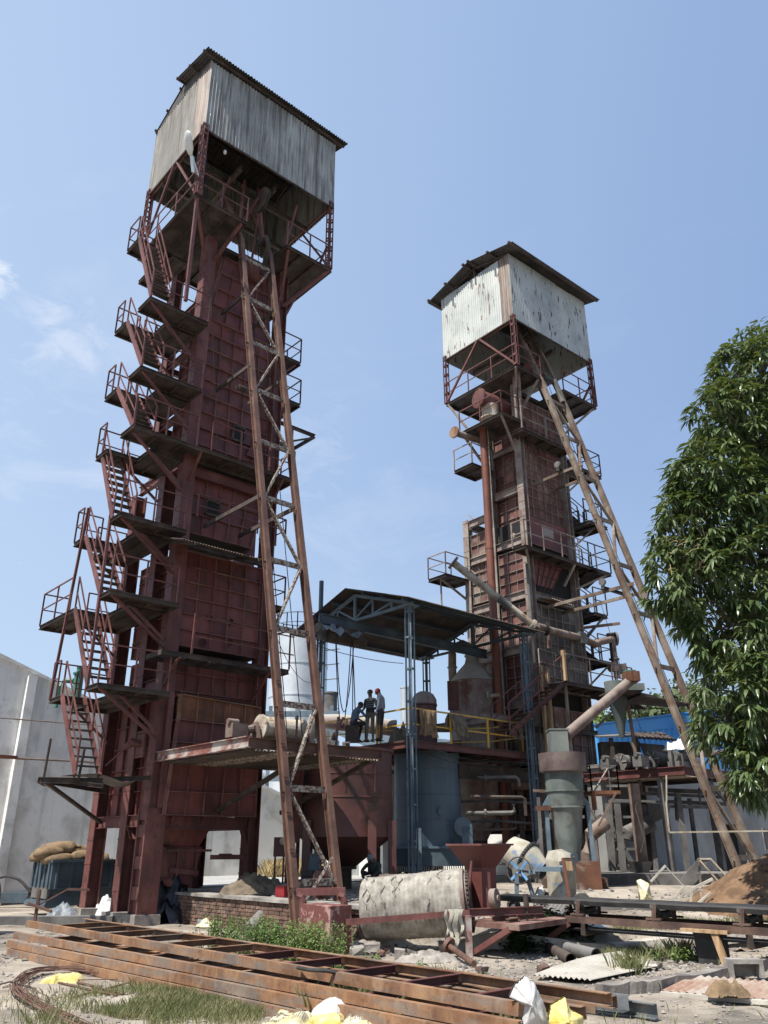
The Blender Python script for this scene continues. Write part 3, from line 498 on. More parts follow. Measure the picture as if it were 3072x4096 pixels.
def plinth(u, v, s, z1, lab=None):
    mb = MB(L); mb.add([(u - s, v - s, -.3), (u + s, v - s, -.3), (u + s, v + s, -.3), (u - s, v + s, -.3), (u - s * .94, v - s * .92, z1), (u + s * .95, v - s * .94, z1 - .02), (u + s * .93, v + s * .95, z1 + .01), (u - s * .96, v + s * .93, z1 - .01)],
                       [(0, 3, 2, 1), (4, 5, 6, 7), (0, 1, 5, 4), (1, 2, 6, 5), (2, 3, 7, 6), (3, 0, 4, 7)]); mb.build('plinth', 'concrete', T)
# columns: near corner is a box of two channels with slots low down
cn = MB(L); cn.box((1.1, 1.1, .25), (1.14, 1.5, 21.6)).box((1.14, 1.1, .25), (1.5, 1.14, 21.6)).box((1.46, 1.14, .25), (1.5, 1.5, 21.6)).build('column', 'maroon', T)
low = MB(L)
for z0, z1 in ((.3, .75), (1.0, 1.45), (1.75, 2.2), (2.45, 2.62)): low.box((1.04, 1.06, z1 - .16), (1.1, 1.46, z1 + .14))
low.box((1.02, 1.02, .25), (1.1, 1.08, 2.75)).box((1.02, 1.46, .25), (1.1, 1.52, 2.75)).box((1.1, 1.02, .25), (1.56, 1.098, 2.75)).box((1.5, 1.1, .25), (1.56, 1.5, 2.75)).build('column_stiffening', 'maroon', T)
for z in [3.2 + .62 * i for i in range(29)]: MB(L).box((1.085, 1.085, z), (1.14, 1.515, z + .03)).build('seam_strip', 'maroon', T)
icol(1.28, 2.5, .25, 12.7); icol(1.28, 4.5, .25, 12.7); icol(4.36, 1.3, 0, 21.6, .36, .38); icol(4.36, 4.2, .1, 21.6); icol(1.28, 3.45, 12.9, 21.6, .3, .3)
icol(2.8, 4.2, .1, 6); icol(3.3, 3.1, -.1, 2.6, .3, .3); icol(2.25, 2.4, -.1, 2.4, .28, .28)
for u, v in ((1.3, 1.3), (1.28, 2.5), (1.28, 4.5)): plinth(u, v, .36, .27)
plinth(4.36, 1.3, .3, .1)
# cross beams on the left and front faces
for z in (2.45, 6.0, 8.35, 10.6, 12.8):
    MB(L).ibeam((1.2, 1.5, z), (1.2, 2.31, z), .3, .16).build('beam', 'maroon', T); MB(L).ibeam((1.2, 2.69, z), (1.2, 4.3, z), .3, .16).build('beam', 'maroon', T)
for z in (2.4, 5.6, 12.55): MB(L).ibeam((1.5, 1.22, z), (4.18, 1.22, z), .32, .16).build('beam', 'maroon', T)
for z in (2.4, 12.55): MB(L).ibeam((4.36, 1.5, z), (4.36, 4.0, z), .3, .16).build('beam', 'maroon', T)
for z in (12.8, 14.8, 17.2, 19.0): MB(L).ibeam((1.25, 1.5, z), (1.25, 3.3, z), .22, .14).build('beam', 'maroon', T); MB(L).ibeam((1.4, 3.45, z), (4.2, 3.45, z), .22, .14).build('beam', 'maroon', T)
for a, b in (((1.2, 2.3, 2.35), (1.2, 2.0, 2.0)), ((1.2, 2.7, 2.3), (1.2, 3.0, 2.3)), ((4.0, 1.2, 2.25), (4.2, 1.2, 1.8)), ((1.6, 1.2, 2.2), (1.5, 1.2, 1.8))): MB(L).bar(a, b, .2, .02).build('gusset', 'maroon', T)
for k in range(6):   # sloping gussets on the base beam
    u = 1.75 + k * .45; MB(L).slab([(u, 1.14, 2.25), (u, .9, 2.56), (u, 1.14, 2.56)], .015).build('gusset', 'maroon', T)
# casing of the shaft: (left u, right u, v, z0, z1)
def box_casing(u0, u1, v0, v1, z0, z1, nc, nr, nl=3, pm='maroon_panel', fr=L, parent=None, rib=.09, vs=None, u0b=None, u1b=None, sides=True, rm='maroon', jit=0):
    P = parent or T; a = u0 if u0b is None else u0b; b = u1 if u1b is None else u1b
    MB(fr).add([(a + .03, v0 + .03, z0), (b - .03, v0 + .03, z0), (b - .03, v1, z0), (a + .03, v1, z0), (u0 + .03, v0 + .03, z1), (u1 - .03, v0 + .03, z1), (u1 - .03, v1, z1), (u0 + .03, v1, z1)],
               [(0, 3, 2, 1), (4, 5, 6, 7), (0, 1, 5, 4), (1, 2, 6, 5), (2, 3, 7, 6), (3, 0, 4, 7)]).build('casing', 'void' if pm != 'maroon_panel' else 'dark_steel', P)
    casing(fr, (u0, v0, z1), (u1, v0, z1), (b, v0, z0), (a, v0, z0), nc, nr, P, pm, rm, rib, vs=vs, jit=jit)
    if sides:
        casing(fr, (u0, v1, z1), (u0, v0, z1), (a, v0, z0), (a, v1, z0), nl, nr, P, pm, rm, rib, vs=vs)
        casing(fr, (u1, v0, z1), (u1, v1, z1), (b, v1, z0), (b, v0, z0), 2, nr, P, pm, rm, rib, vs=vs)
box_casing(2.0, 3.85, 1.5, 3.0, 18.4, 21.3, 4, 4, 2, rm='maroon_rib', u0b=1.62, u1b=4.1)
box_casing(1.6, 4.15, 1.4, 3.1, 13.0, 18.4, 5, 9, 3, rm='maroon_rib')
box_casing(1.55, 4.12, 1.4, 3.2, 10.6, 12.5, 5, 3, 3, rm='maroon_rib', u0b=1.55, u1b=3.8)
box_casing(1.45, 4.15, 1.25, 3.9, 7.1, 9.95, 5, 6, 4, rm='maroon_rib')
box_casing(1.5, 4.15, 1.4, 3.9, 4.8, 6.9, 6, 4, 4, rm='maroon_rib')
# lower bin pushed forward, with a rusty rim left open
casing(L, (1.6, .9, 5.0), (4.2, .9, 5.0), (4.2, .9, 2.58), (1.45, .9, 2.58), 5, 4, T, rm='maroon_rib', vs=[0, .24, .46, .76, 1])
casing(L, (1.6, 1.9, 5.0), (1.6, .9, 5.0), (1.45, .9, 2.58), (1.45, 1.9, 2.58), 2, 4, T, rm='maroon_rib', vs=[0, .24, .46, .76, 1])
casing(L, (4.2, .9, 5.0), (4.2, 1.9, 5.0), (4.2, 1.9, 2.58), (4.2, .9, 2.58), 2, 4, T)
casing(L, (1.62, .92, 5.68), (4.2, .92, 5.58), (4.2, .92, 5.0), (1.62, .92, 5.0), 5, 1, T, 'rust_box', 'rusty', jit=.01)
casing(L, (1.62, 1.4, 5.62), (1.62, .92, 5.68), (1.62, .92, 5.0), (1.62, 1.4, 5.0), 1, 1, T, 'rust_box', 'rusty')
for k in range(6): u = 1.62 + .51 * k; MB(L).slab([(u, .92, 5.5), (u, .86, 5.86), (u, .98, 5.6)], .01).build('rim_tab', 'rust_box', T)
MB(L).chan((1.35, .95, 2.75), (1.35, .95, 5.72), .16, .08, .012, up=(1, 0, 0)).build('upright_channel', 'maroon', T)
casing(L, (1.3, 3.9, 5.6), (1.3, 1.5, 5.6), (1.3, 1.5, 2.6), (1.3, 3.9, 2.6), 4, 5, T)
MB(L).box((1.34, 1.5, 2.6), (4.1, 3.95, 5.6)).build('casing', 'dark_steel', T)
# discharge hopper and feeder below
hp = MB(L).add([(1.85, 1.4, 2.3), (3.15, 1.4, 2.3), (3.15, 2.6, 2.3), (1.85, 2.6, 2.3), (2.1, 1.65, 1.8), (2.95, 1.65, 1.8), (2.95, 2.4, 1.8), (2.1, 2.4, 1.8)], [(0, 1, 2, 3), (7, 6, 5, 4), (0, 4, 5, 1), (1, 5, 6, 2), (2, 6, 7, 3), (3, 7, 4, 0)]).build('discharge_hopper', 'maroon_panel', T)
MB(L).add([(1.95, 1.6, 1.8), (3.05, 1.6, 1.8), (3.05, 2.45, 1.8), (1.95, 2.45, 1.8), (2.1, 1.62, 1.0), (2.8, 1.62, .85), (2.8, 2.3, .85), (2.1, 2.3, 1.0)], [(0, 3, 2, 1), (4, 5, 6, 7), (0, 1, 5, 4), (1, 2, 6, 5), (2, 3, 7, 6), (3, 0, 4, 7)]).build('feeder_box', 'maroon_panel', hp)
MB(L).bar((1.8, 1.56, 1.72), (3.3, 1.56, 1.72), .06).tube((2.1, 1.5, .95), (2.1, 2.1, .95), .1, 10).bar((2.3, 1.56, 1.7), (2.3, 1.56, 1.1), .07, .05).bar((2.85, 1.56, 1.65), (2.85, 1.56, 1.05), .07, .05).bar((2.1, 1.56, 1.25), (2.95, 1.56, 1.15), .04, .12).build('feeder_rods', 'maroon', hp)
MB(L).bar((3.2, 1.4, 1.55), (4.25, 1.25, 1.55), .06, .12).bar((3.4, 1.3, 1.62), (3.8, 1.3, 1.62), .04).build('beam', 'maroon', T)
# inspection ports, nozzles and a flanged blank
def port(p0, p1, v):
    (u0, _, z0), (u1, _, z1) = p0, p1; mb = MB(L)
    for a, b in (((u0, v, z0), (u1, v, z0)), ((u1, v, z0), (u1, v, z1)), ((u1, v, z1), (u0, v, z1)), ((u0, v, z1), (u0, v, z0))): mb.bar(a, b, .07, .09, up=(0, 1, 0))
    o = mb.build('port_frame', 'dark_steel', T); MB(L).box((u0, v - .01, z0), (u1, v + .02, z1)).build('port_opening', 'void', o)
port((2.82, 0, 14.2), (3.28, 0, 14.72), 1.34); port((2.08, 0, 11.35), (2.58, 0, 11.8), 1.34)
for p in ((2.48, 1.15, 8.07), (3.16, 1.15, 8.07)):
    o = MB(L).lathe((p[0], 1.24, p[2]), [(.0, .0), (.1, .0), (.1, .1), (.07, .1), (.07, .01)], 14, (0, -1, 0)).build('nozzle', 'maroon', T, smooth=True)
for p, s_ in (((2.31, 1.15, 7.3), .13), ((3.21, 1.15, 7.45), .13)): MB(L).lathe((p[0], 1.24, p[2]), [(s_ - .012, 0), (s_ - .012, .02), (s_ + .012, .02), (s_ + .012, 0)], 20, (0, -1, 0)).build('weld_ring', 'maroon', T)
p = (3.35, 1.2, 13.99); MB(L).slab([(p[0], 1.3, p[2] - .2), (p[0] + .5, 1.3, p[2] - .25), (p[0] + .55, 1.25, p[2] + .18), (p[0] + .2, 1.22, p[2] + .3)], .02).build('loose_plate', 'maroon_panel', T)
o = MB(L).box((1.02, 1.62, 4.05), (1.08, 2.1, 4.75)).build('flange_plate', 'maroon', T)
for a in range(5):
    for b in (4.12, 4.68): MB(L).tube((1.02, 1.68 + .09 * a, b), (.99, 1.68 + .09 * a, b), .015, 6).build('bolt', 'maroon', o)
MB(L).path([(1.05, 1.9, 4.4), (.85, 2.0, 4.45), (.72, 2.15, 4.3)], [.1, .12, .08], 8).build('valve_body', 'maroon', o, smooth=True)
# walkways on the left face, landings and zigzag stairs
ST = [(1, 1.2, 1.1, 2.9), (2, 1.2, 1.1, 2.9), (3, 1.0, 1.1, 2.9), (4, .4, .4, 2.1), (5, .4, .4, 2.1), (6, .4, .4, 2.1)]
for k in range(1, 7):
    z = ZL[k]; lo = k <= 3; vn = 1.1 if lo else .42; vf = 2.95 if lo else 2.15
    v0 = .5 if lo else .42
    if k != 4: walkway(L, -.93, 1.08, v0, 1.25, z, T, [[(-.93, v0), (1.08, v0)]] if not lo else [[(-.93, v0), (1.0, v0)]], name='landing')
    ve = 4.5 if lo else 3.0
    walkway(L, .05, 1.08, 1.25, ve, z, T, [[(.05, ve), (1.0, ve)]])
    fv = (5.55 if k == 2 else 3.7) if lo else 2.95
    walkway(L, -.93, .05, vf, fv, z, T, [[(-.15, fv), (-.93, fv), (-.93, vf + .3)]], name='landing')
    MB(L).bar((.08, 1.3, z - .12), (1.1, 1.2, z - .95), .07).build('brace', 'maroon', T); MB(L).bar((.08, ve - .1, z - .12), (1.1, ve - .3, z - 1.0), .07).build('brace', 'maroon', T)
    MB(L).bar((-.85, v0 + .1, z - .1), (1.1, 1.15, z - 1.15), .07).build('brace', 'maroon', T)
walkway(L, -.93, .3, 2.1, 2.95, 20.9, T, [[(-.1, 2.95), (-.93, 2.95), (-.93, 2.2)]], name='landing')
walkway(L, .1, .9, 2.1, 4.2, 20.9, T, [], name='walkway')
for k in range(0, 7):
    z0, z1 = ZL[k], ZL[k + 1]; lo = k < 4
    va, vb = (1.2, 2.9) if k < 3 else ((1.1, 2.6) if k == 3 else (.45, 2.1))
    stair(L, (-.9, va, z0 + .02), (-.9, vb, z1 - .02), .62, (1, 0, 0), 9 if z1 - z0 < 3 else 12, T, tm='dark_steel')
# long hanging posts on the outer left
for (a, b) in (((-.93, 3.7, 5.6), (-.93, 2.95, 11.2)), ((-.93, 1.15, 5.6), (-.93, 1.15, 10.3))): MB(L).bar(a, b, .07).build('hanger_post', 'maroon', T)
# broken lowest landing
bp = MB(L); bp.chan((-1.55, 1.8, 3.35), (-.2, 1.15, 3.35), .14, .07, .012).chan((-1.55, 1.8, 3.35), (-1.0, 2.9, 3.35), .14, .07).chan((-1.5, 1.75, 3.35), (1.15, 4.0, 3.3), .14, .07).chan((-.75, 1.45, 3.3), (-.35, .75, 3.2), .1, .06).chan((.1, 1.4, 3.42), (1.15, 1.25, 3.5), .12, .06)
bp.bar((-1.45, 1.8, 3.35), (-1.42, 1.8, 4.35), .05).bar((-.75, 1.35, 3.35), (-.72, 1.3, 4.1), .05).build('broken_landing', 'dark_steel', T)
n_ = 8; vs = []; 
for i in range(n_ + 1):
    for j in range(4): u = -1.0 + 1.7 * i / n_; vs.append((u, 1.1 + .3 * j * (1 - .5 * i / n_) , 3.47 + .16 * sin(i * .75) * (i / n_) - .12 * (j / 3) * (i / n_) + random.uniform(-.01, .01)))
MB(L).add(vs, [(i * 4 + j, i * 4 + j + 1, i * 4 + j + 5, i * 4 + j + 4) for i in range(n_) for j in range(3)]).build('buckled_deck_plate', 'soot', T, smooth=True)
MB(L).bar((-1.35, 1.85, 3.3), (1.15, 4.05, 2.45), .08).build('brace', 'dark_steel', T)
for a, b in (((1.1, 2.6, 4.5), (1.1, 4.1, 4.0)), ((1.1, 1.5, 4.9), (1.1, 2.4, 4.5))): MB(L).bar(a, b, .03).build('tie_rod', 'maroon', T)
# front walkways
wz = 13.02; walkway(L, -.93, 4.75, .42, 1.25, wz, T, [[(1.6, .42), (4.7, .42), (4.7, 1.2)], [(-.93, .42), (1.1, .42)]])
for u in (1.3, 4.3): MB(L).bar((u, .45, wz - .1), (u, 1.15, wz - .95), .07).build('brace', 'maroon', T)
r = MB(L); rail(r, [(1.5, .75, 10.9), (4.7, .75, 10.9), (4.7, 1.3, 10.9)], .75); r.build('guard_rail', 'maroon', T)
for i in range(4): MB(L).corr((.62 + i * .82, -.3, 9.66), (1.46 + i * .82, -.3, 9.66), (.62 + i * .82, 1.1, 10.12), (0, -.3, 1), .016, .09).build('sheet_awning', 'dark_steel', T, smooth=True)
for u in (1.0, 3.1): MB(L).bar((u, -.35, 9.6), (u, 1.1, 10.05), .07).build('awning_beam', 'dark_steel', T)
MB(L).ibeam((1.4, 1.2, 10.15), (4.3, 1.2, 10.15), .2, .12).build('beam', 'dark_steel', T)
# grated walkway in front of the bin
gr = MB(L); gr.chan((.62, .3, 6.62), (4.75, .3, 6.62), .13, .05).chan((.62, 1.2, 6.62), (4.75, 1.2, 6.62), .13, .05).chan((.62, .3, 6.62), (.62, 1.2, 6.62), .13, .05).chan((4.75, .3, 6.62), (4.75, 1.2, 6.62), .13, .05)
for k in range(4): gr.bar((1.3 + k * .9, .3, 6.56), (1.3 + k * .9, 1.2, 6.56), .05, .08)
gd = gr.build('grated_walkway', 'dark_steel', T)
bb = MB(L); u = .68
while u < 4.7: bb.bar((u, .32, 6.66), (u, 1.18, 6.66), .02, .035); u += .075
bb.build('grating_bars', 'dark_steel', gd)
rl = MB(L); rl.bar((1.5, .32, 6.7), (1.52, .32, 7.85), .05).bar((1.52, .32, 7.75), (4.9, .3, 7.7), .03).bar((1.5, .32, 7.2), (4.9, .3, 7.15), .03).bar((4.75, .3, 6.7), (4.75, .3, 7.9), .04).bar((4.75, 1.2, 6.7), (4.75, 1.2, 7.9), .04).bar((4.75, .3, 7.9), (4.75, 1.2, 7.9), .04).build('guard_rail', 'maroon', gd)
for (u0, u1) in ((1.15, 1.15), (4.1, 4.1)): MB(L).bar((u0, .35, 6.55), (u1, 1.2, 5.8), .07).build('brace', 'maroon', T)
# right-hand ledges, ducts and small platforms on the far side
walkway(L, 4.3, 5.45, 1.4, 3.2, 18.35, T, [[(4.3, 1.4), (5.45, 1.4), (5.45, 3.2)]], name='walkway')
MB(L).bar((5.3, 1.5, 18.2), (4.4, 1.5, 17.2), .07).build('brace', 'maroon', T)
walkway(L, 4.3, 5.3, 1.5, 3.0, 9.0, T, [[(4.3, 1.5), (5.3, 1.5), (5.3, 3.0)]]); MB(L).bar((5.5, 1.9, 21.8), (4.4, 1.4, 19.4), .09).build('brace', 'maroon', T)
walkway(L, 4.3, 5.65, 1.6, 3.4, 16.75, T, [[(4.4, 1.6), (5.65, 1.6), (5.65, 3.4)]])
MB(L).lathe((4.75, 2.6, 17.0), [(.0, 0), (.36, 0), (.36, .1), (.24, .12), (.24, 1.35), (.0, 1.35)], 18).build('side_duct', 'maroon', T, smooth=True)
o = MB(L).chan((4.4, 1.5, 15.6), (6.3, 1.5, 15.6), .14, .06).chan((6.3, 1.5, 15.6), (6.3, 2.8, 15.6), .14, .06).chan((4.4, 2.8, 15.6), (6.3, 2.8, 15.6), .14, .06).bar((4.4, 1.5, 14.6), (6.2, 1.5, 15.5), .06).bar((5.3, 1.5, 15.1), (5.3, 1.5, 15.6), .06).build('side_bracket', 'dark_steel', T)
MB(L).box((4.3, 2.6, 3.0), (4.75, 3.4, 21.2)).build('bucket_elevator_casing', 'maroon', T)
# top platform below the cabin, with a slot for the hoist
zt = 21.9
for (u0, u1, v0, v1, rr) in ((-.06, 1.95, 0, 4.2, [[(-.06, 4.2), (-.06, 0), (1.95, 0)]]), (3.66, 5.7, 0, 4.2, [[(3.66, 0), (5.7, 0), (5.7, 4.2)]]), (1.95, 3.66, 1.6, 4.2, [])): walkway(L, u0, u1, v0, v1, zt, T, rr, rh=1.05)
for a, b in (((-.0, .05, zt - .1), (1.2, 1.2, zt - 1.6)), ((5.6, .05, zt - .1), (4.4, 1.2, zt - 1.7)), ((1.8, .1, zt - .1), (1.4, 1.2, zt - 1.4)), ((0, 4.1, zt - .1), (1.3, 3.5, zt - 1.8)), ((5.6, 4.1, zt - .1), (4.5, 4.0, zt - 2.6)), ((3.8, .1, zt - .1), (4.3, 1.2, zt - 1.5))): MB(L).bar(a, b, .1).build('brace', 'maroon', T)
for p in ((.05, .05), (5.6, .05), (.05, 4.15), (5.6, 4.15)): lattice(L, (p[0], p[1], zt), (p[0], p[1], 25.1), .2, .2, T, 'maroon', pitch=.42)
for a, b in (((.0, .1, zt + .1), (.0, 2.0, 24.9)), ((0, 4.1, zt + .1), (0, 2.1, 24.9)), ((5.7, .1, zt + .1), (5.7, 2, 24.9)), ((5.7, .3, 23.2), (5.7, 1.2, zt + .2)), ((.1, 0, 24.9), (.1, 4.2, 24.9)), ((5.6, 0, 24.9), (5.6, 4.2, 24.9))): MB(L).bar(a, b, .07).build('brace', 'maroon', T)
MB(L).bar((.05, .05, zt - .1), (.05, .05, 17.6), .1).build('drop_post', 'maroon', T)
# head sheave frame, counter drum and hoist head inside the cabin
MB(L).lathe((2.7, 1.5, 21.3), [(0, 0), (.48, 0), (.48, .9), (0, .9)], 20, (1, 0, 0)).build('counter_drum', 'maroon', T, smooth=True)
MB(L).lathe((2.95, .9, 24.2), [(.1, 0), (.5, 0), (.5, .04), (.42, .06), (.5, .08), (.5, .12), (.1, .12)], 24, (1, 0, 0)).build('sheave_wheel', 'dark_steel', T, smooth=True)
for a, b in (((1.9, .6, 24.8), (1.9, 3.8, 24.8)), ((3.4, .6, 24.8), (3.4, 3.8, 24.8)), ((.1, 1.6, 24.8), (5.6, 1.6, 24.8)), ((.1, 3.2, 24.8), (5.6, 3.2, 24.8))): MB(L).ibeam(a, b, .2, .12).build('beam', 'dark_steel', T)
for a, b in (((2.1, .8, 22), (2.4, 1.2, 25)), ((3.2, .8, 22), (3.0, 1.2, 25)), ((2.1, 1.8, 22), (2.9, .9, 24.2)), ((3.3, 1.8, 22), (3.0, .9, 24.2)), ((3.9, .6, 22), (4.4, .6, 24.6)), ((1.2, 1.5, 22), (1.8, 1.2, 24.7))): MB(L).bar(a, b, .08).build('brace', 'maroon', T)
# cabin walls and roof
Z0, Z1 = 24.85, 28.2
sheets(L, (0, 0, Z0), (5.72, 0, Z0), (0, 0, Z1), (0, -1, 0), 'galv', T, per=.13, amp=.02)
sheets(L, (0, 4.25, Z0), (0, 0, Z0), (0, 4.25, Z1), (-1, 0, 0), lambda i, k: 'galv_rust' if i == k - 1 else 'galv_old', T, per=.13, amp=.02)
sheets(L, (5.72, 0, Z0), (5.72, 4.25, Z0), (5.72, 0, Z1), (1, 0, 0), 'galv', T, per=.13, amp=.02)
sheets(L, (5.72, 4.25, Z0), (0, 4.25, Z0), (5.72, 4.25, Z1), (0, 1, 0), 'galv', T, per=.13, amp=.02)
for i, (u) in enumerate((0, 5.72)): MB(L).slab([(u, .1, Z1), (u, 2.1, 28.85), (u, 4.15, Z1)], .01).build('gable_sheet', 'roof_dark', T)
MB(L).bar((0, -.02, Z0 - .02), (5.72, -.02, Z0 - .02), .05).bar((-.02, 0, Z0 - .02), (-.02, 4.25, Z0 - .02), .05).build('sill_angle', 'dark_steel', T)
for i in range(7): u0 = -.35 + i * .92; u1 = max(u0, -.04); MB(L).corr((u0, -.32, 28.3), (u0 + .96, -.32, 28.3), (u0, 2.1, 28.98), (0, -.25, 1), .028, .11).build('roof_sheet', 'roof_dark', T, smooth=True); MB(L).corr((u1, 2.08, 28.97), (u0 + .96, 2.08, 28.97), (u1, 4.35, 28.2), (0, .3, 1), .028, .11).build('roof_sheet', 'roof_dark', T, smooth=True)
for v, z in ((-.1, 28.28), (1.0, 28.55), (2.0, 28.82), (2.3, 28.8), (3.3, 28.5), (4.2, 28.2)): MB(L).bar((-.42 if v < 2.2 else -.12, v, z), (6.1, v, z), .06, .1).build('purlin', 'dark_steel', T)
MB(L).lathe((.95, .15, 24.45), [(.0, 0), (.05, .03), (.06, .12), (.02, .2)], 10).build('bare_bulb', 'lamp_glass', T, smooth=True)
# street-lamp style floodlight on an arm at the cabin's left corner
fl = thing('floodlight', 'grey cobra-head floodlight on a short arm at the corner of the left cabin', 'lamp', (-.3, -.1, 22.8), L)
MB(L).path([(.0, -.02, 22.6), (-.25, -.1, 23.0), (-.5, -.2, 23.3)], .03).bar((-.2, 0, 22.7), (-.38, -.12, 23.2), .1, .12).build('lamp_arm', 'silver', fl)
n_ = 12; vs = [];
for k, (s_, w_, h_) in enumerate(((0, .05, .05), (.1, .16, .10), (.35, .23, .15), (.6, .2, .13), (.72, .06, .05))):
    for j in range(n_): a = 2 * pi * j / n_; vs.append((-.42 - s_ * .55, -.18 - s_ * .3 + cos(a) * w_, 23.2 + s_ * .75 + sin(a) * h_))
MB(L).add(vs, [(k * n_ + j, k * n_ + (j + 1) % n_, (k + 1) * n_ + (j + 1) % n_, (k + 1) * n_ + j) for k in range(4) for j in range(n_)] + [tuple(range(n_))[::-1], tuple(range(4 * n_, 5 * n_))]).build('lamp_head', 'lamp_glass', fl, smooth=True)
# brackets that tie the hoist to the tower
for z, va, vb in ((15.7, -.9, 1.2), (10.9, -2.0, 1.2), (18.8, -.2, 1.3)):
    for u in (2.0, 3.25): MB(L).chan((u, va, z - .05), (u, vb, z - .05), .12, .06).build('hoist_bracket', 'dark_steel', T)
MB(L).tube((2.35, .35, 15.55), (2.6, .35, 15.55), .09, 10).bar((2.25, .35, 15.5), (2.7, .35, 15.5), .06, .12).build('guide_pulley', 'dark_steel', T)

# ---------------------------------------------------------------- RIGHT TOWER
TR_ = thing('kiln_tower', 'shorter dusty maroon kiln tower on the right with a pale rust-streaked cabin on top', 'tower', (2.4, 2.6, .6), R)
T = TR_
DM = 'dusty'
for u, v, z0, z1 in ((1.0, 1.0, .6, 19.4), (3.72, 1.0, .6, 19.4), (1.0, 2.62, .6, 19.4), (1.0, 4.05, .6, 14.25), (3.72, 4.05, .6, 14.25), (3.72, 2.62, .6, 19.4)): icol(u, v, z0, z1, .26, .3, DM, parent=T, fr=R)
MB(R).tube((.72, .84, 11.5), (.72, .84, 4.0), .06, 10).build('conduit', 'soot', T, smooth=True)
for z in (14.75, 12.6, 10.45, 8.45, 6.5): MB(R).ibeam((.98, 1.14, z), (.98, 2.48, z), .3, .16).build('beam', DM, T)
for z in (14.05, 12.4, 10.35, 8.4, 6.4): MB(R).ibeam((.98, 2.76, z), (.98, 3.9, z), .3, .16).build('beam', DM, T); MB(R).ibeam((1.1, 4.05, z), (3.6, 4.05, z), .3, .16).build('beam', DM, T)
for z in (16.6,): MB(R).ibeam((.98, 1.14, z), (.98, 2.48, z), .2, .12).build('beam', DM, T)
for z in (10.4, 7.2): MB(R).ibeam((1.15, .98, z), (3.6, .98, z), .28, .16).build('beam', DM, T)
for z in (12.1, 14.5, 10.1, 8.1): MB(R).bar((.98, 2.72, z + .1), (.98, 2.95, z - .15), .12, .02).bar((.98, 3.92, z), (.98, 3.7, z - .25), .12, .02).build('gusset', DM, T)
F30 = [1 - x for x in (1, .955, .9, .845, .79, .735, .68, .62, .56, .5, .44, .38, .32, .26, .2, .1, 0)]
box_casing(1.22, 3.5, 1.05, 2.55, 12.5, 18.9, 6, 16, 3, pm='red_dust_panel', rm='dusty', fr=R, parent=T, rib=.06)
mp_ = (2.05, 1.0, 13.43); mq = (2.61, 1.0, 12.96)
o = MB(R).box((mp_[0], .98, mq[2]), (mq[0] + .05, 1.0, mp_[2])).build('manway_plate', DM, T)
for i in range(6):
    for z in (mq[2] + .04, mp_[2] - .04): MB(R).tube((mp_[0] + .04 + i * .1, .98, z), (mp_[0] + .04 + i * .1, .95, z), .014, 6).build('bolt', DM, o)
for z, a, b in ((12.95, 1.35, 3.4),): MB(R).box((1.2, 1.0, 12.5), (3.5, 1.03, 13.65)).build('plain_plate', 'maroon_panel', T)
# taper below the shaft and lower body with its fine grid
casing(R, (1.3, .95, 12.1), (3.2, .95, 12.1), (2.2, 1.15, 10.5), (1.3, 1.15, 10.5), 5, 4, T, 'maroon_panel', 'maroon', .04)
casing(R, (1.3, 2.5, 12.1), (1.3, .95, 12.1), (1.3, 1.15, 10.5), (1.3, 2.0, 10.5), 3, 4, T, 'maroon_panel', 'maroon', .04)
MB(R).add([(1.32, 1.0, 12.1), (3.15, 1.0, 12.1), (3.15, 2.5, 12.1), (1.32, 2.5, 12.1), (1.32, 1.2, 10.5), (2.15, 1.2, 10.5), (2.15, 2.0, 10.5), (1.32, 2.0, 10.5)], [(0, 1, 2, 3), (7, 6, 5, 4), (0, 4, 5, 1), (1, 5, 6, 2), (2, 6, 7, 3), (3, 7, 4, 0)]).build('casing', 'void', T)
box_casing(1.15, 3.55, 1.02, 3.9, 7.3, 10.1, 6, 6, 2, pm='grey_panel', rm='dust_rib', fr=R, parent=T, rib=.05, sides=False)
casing(R, (.85, .75, 8.3), (3.6, .75, 8.1), (3.6, .75, 6.9), (.85, .75, 6.9), 7, 3, T, 'grey_panel', 'dust_rib', .06)
box_casing(1.3, 3.5, .9, 3.9, 2.2, 6.3, 5, 7, 3, pm='maroon_panel', rm='dusty', fr=R, parent=T, rib=.05, u0b=1.3, u1b=3.5)
casing(R, (.75, .7, 6.3), (2.0, .7, 6.3), (2.0, .7, 5.3), (.75, .7, 5.3), 2, 1, T, 'dusty_panel', DM, .05)
MB(R).ibeam((-1.2, .9, 5.4), (3.9, .75, 5.6), .18, .12).build('beam', 'dark_steel', T)
# left face panels of the wide lower body between the columns
for z1, z0, rr in ((12.3, 10.65, 4), (10.2, 8.65, 4), (8.25, 6.7, 4), (13.55, 12.6, 2), (6.3, 4.4, 4), (4.3, 2.3, 4)):
    casing(R, (1.05, 3.9, z1), (1.05, 2.78, z1), (1.05, 2.78, z0), (1.05, 3.9, z0), 3, rr, T, 'dusty_panel', 'dust_rib', .065)
    if z1 < 13: casing(R, (1.05, 2.46, z1), (1.05, 1.16, z1), (1.05, 1.16, z0), (1.05, 2.46, z0), 3, rr, T, 'red_dust_panel', 'dust_rib', .065)
MB(R).box((1.1, 1.1, 2.2), (3.6, 3.95, 13.5)).build('casing', 'void', T)
for k in range(2): MB(R).lathe((1.0, 1.6 + k * 1.5, 12.9 - k * 5.5), [(0, 0), (.1, 0), (.1, .08), (0, .08)], 12, (-1, 0, 0)).build('nozzle', DM, T, smooth=True)
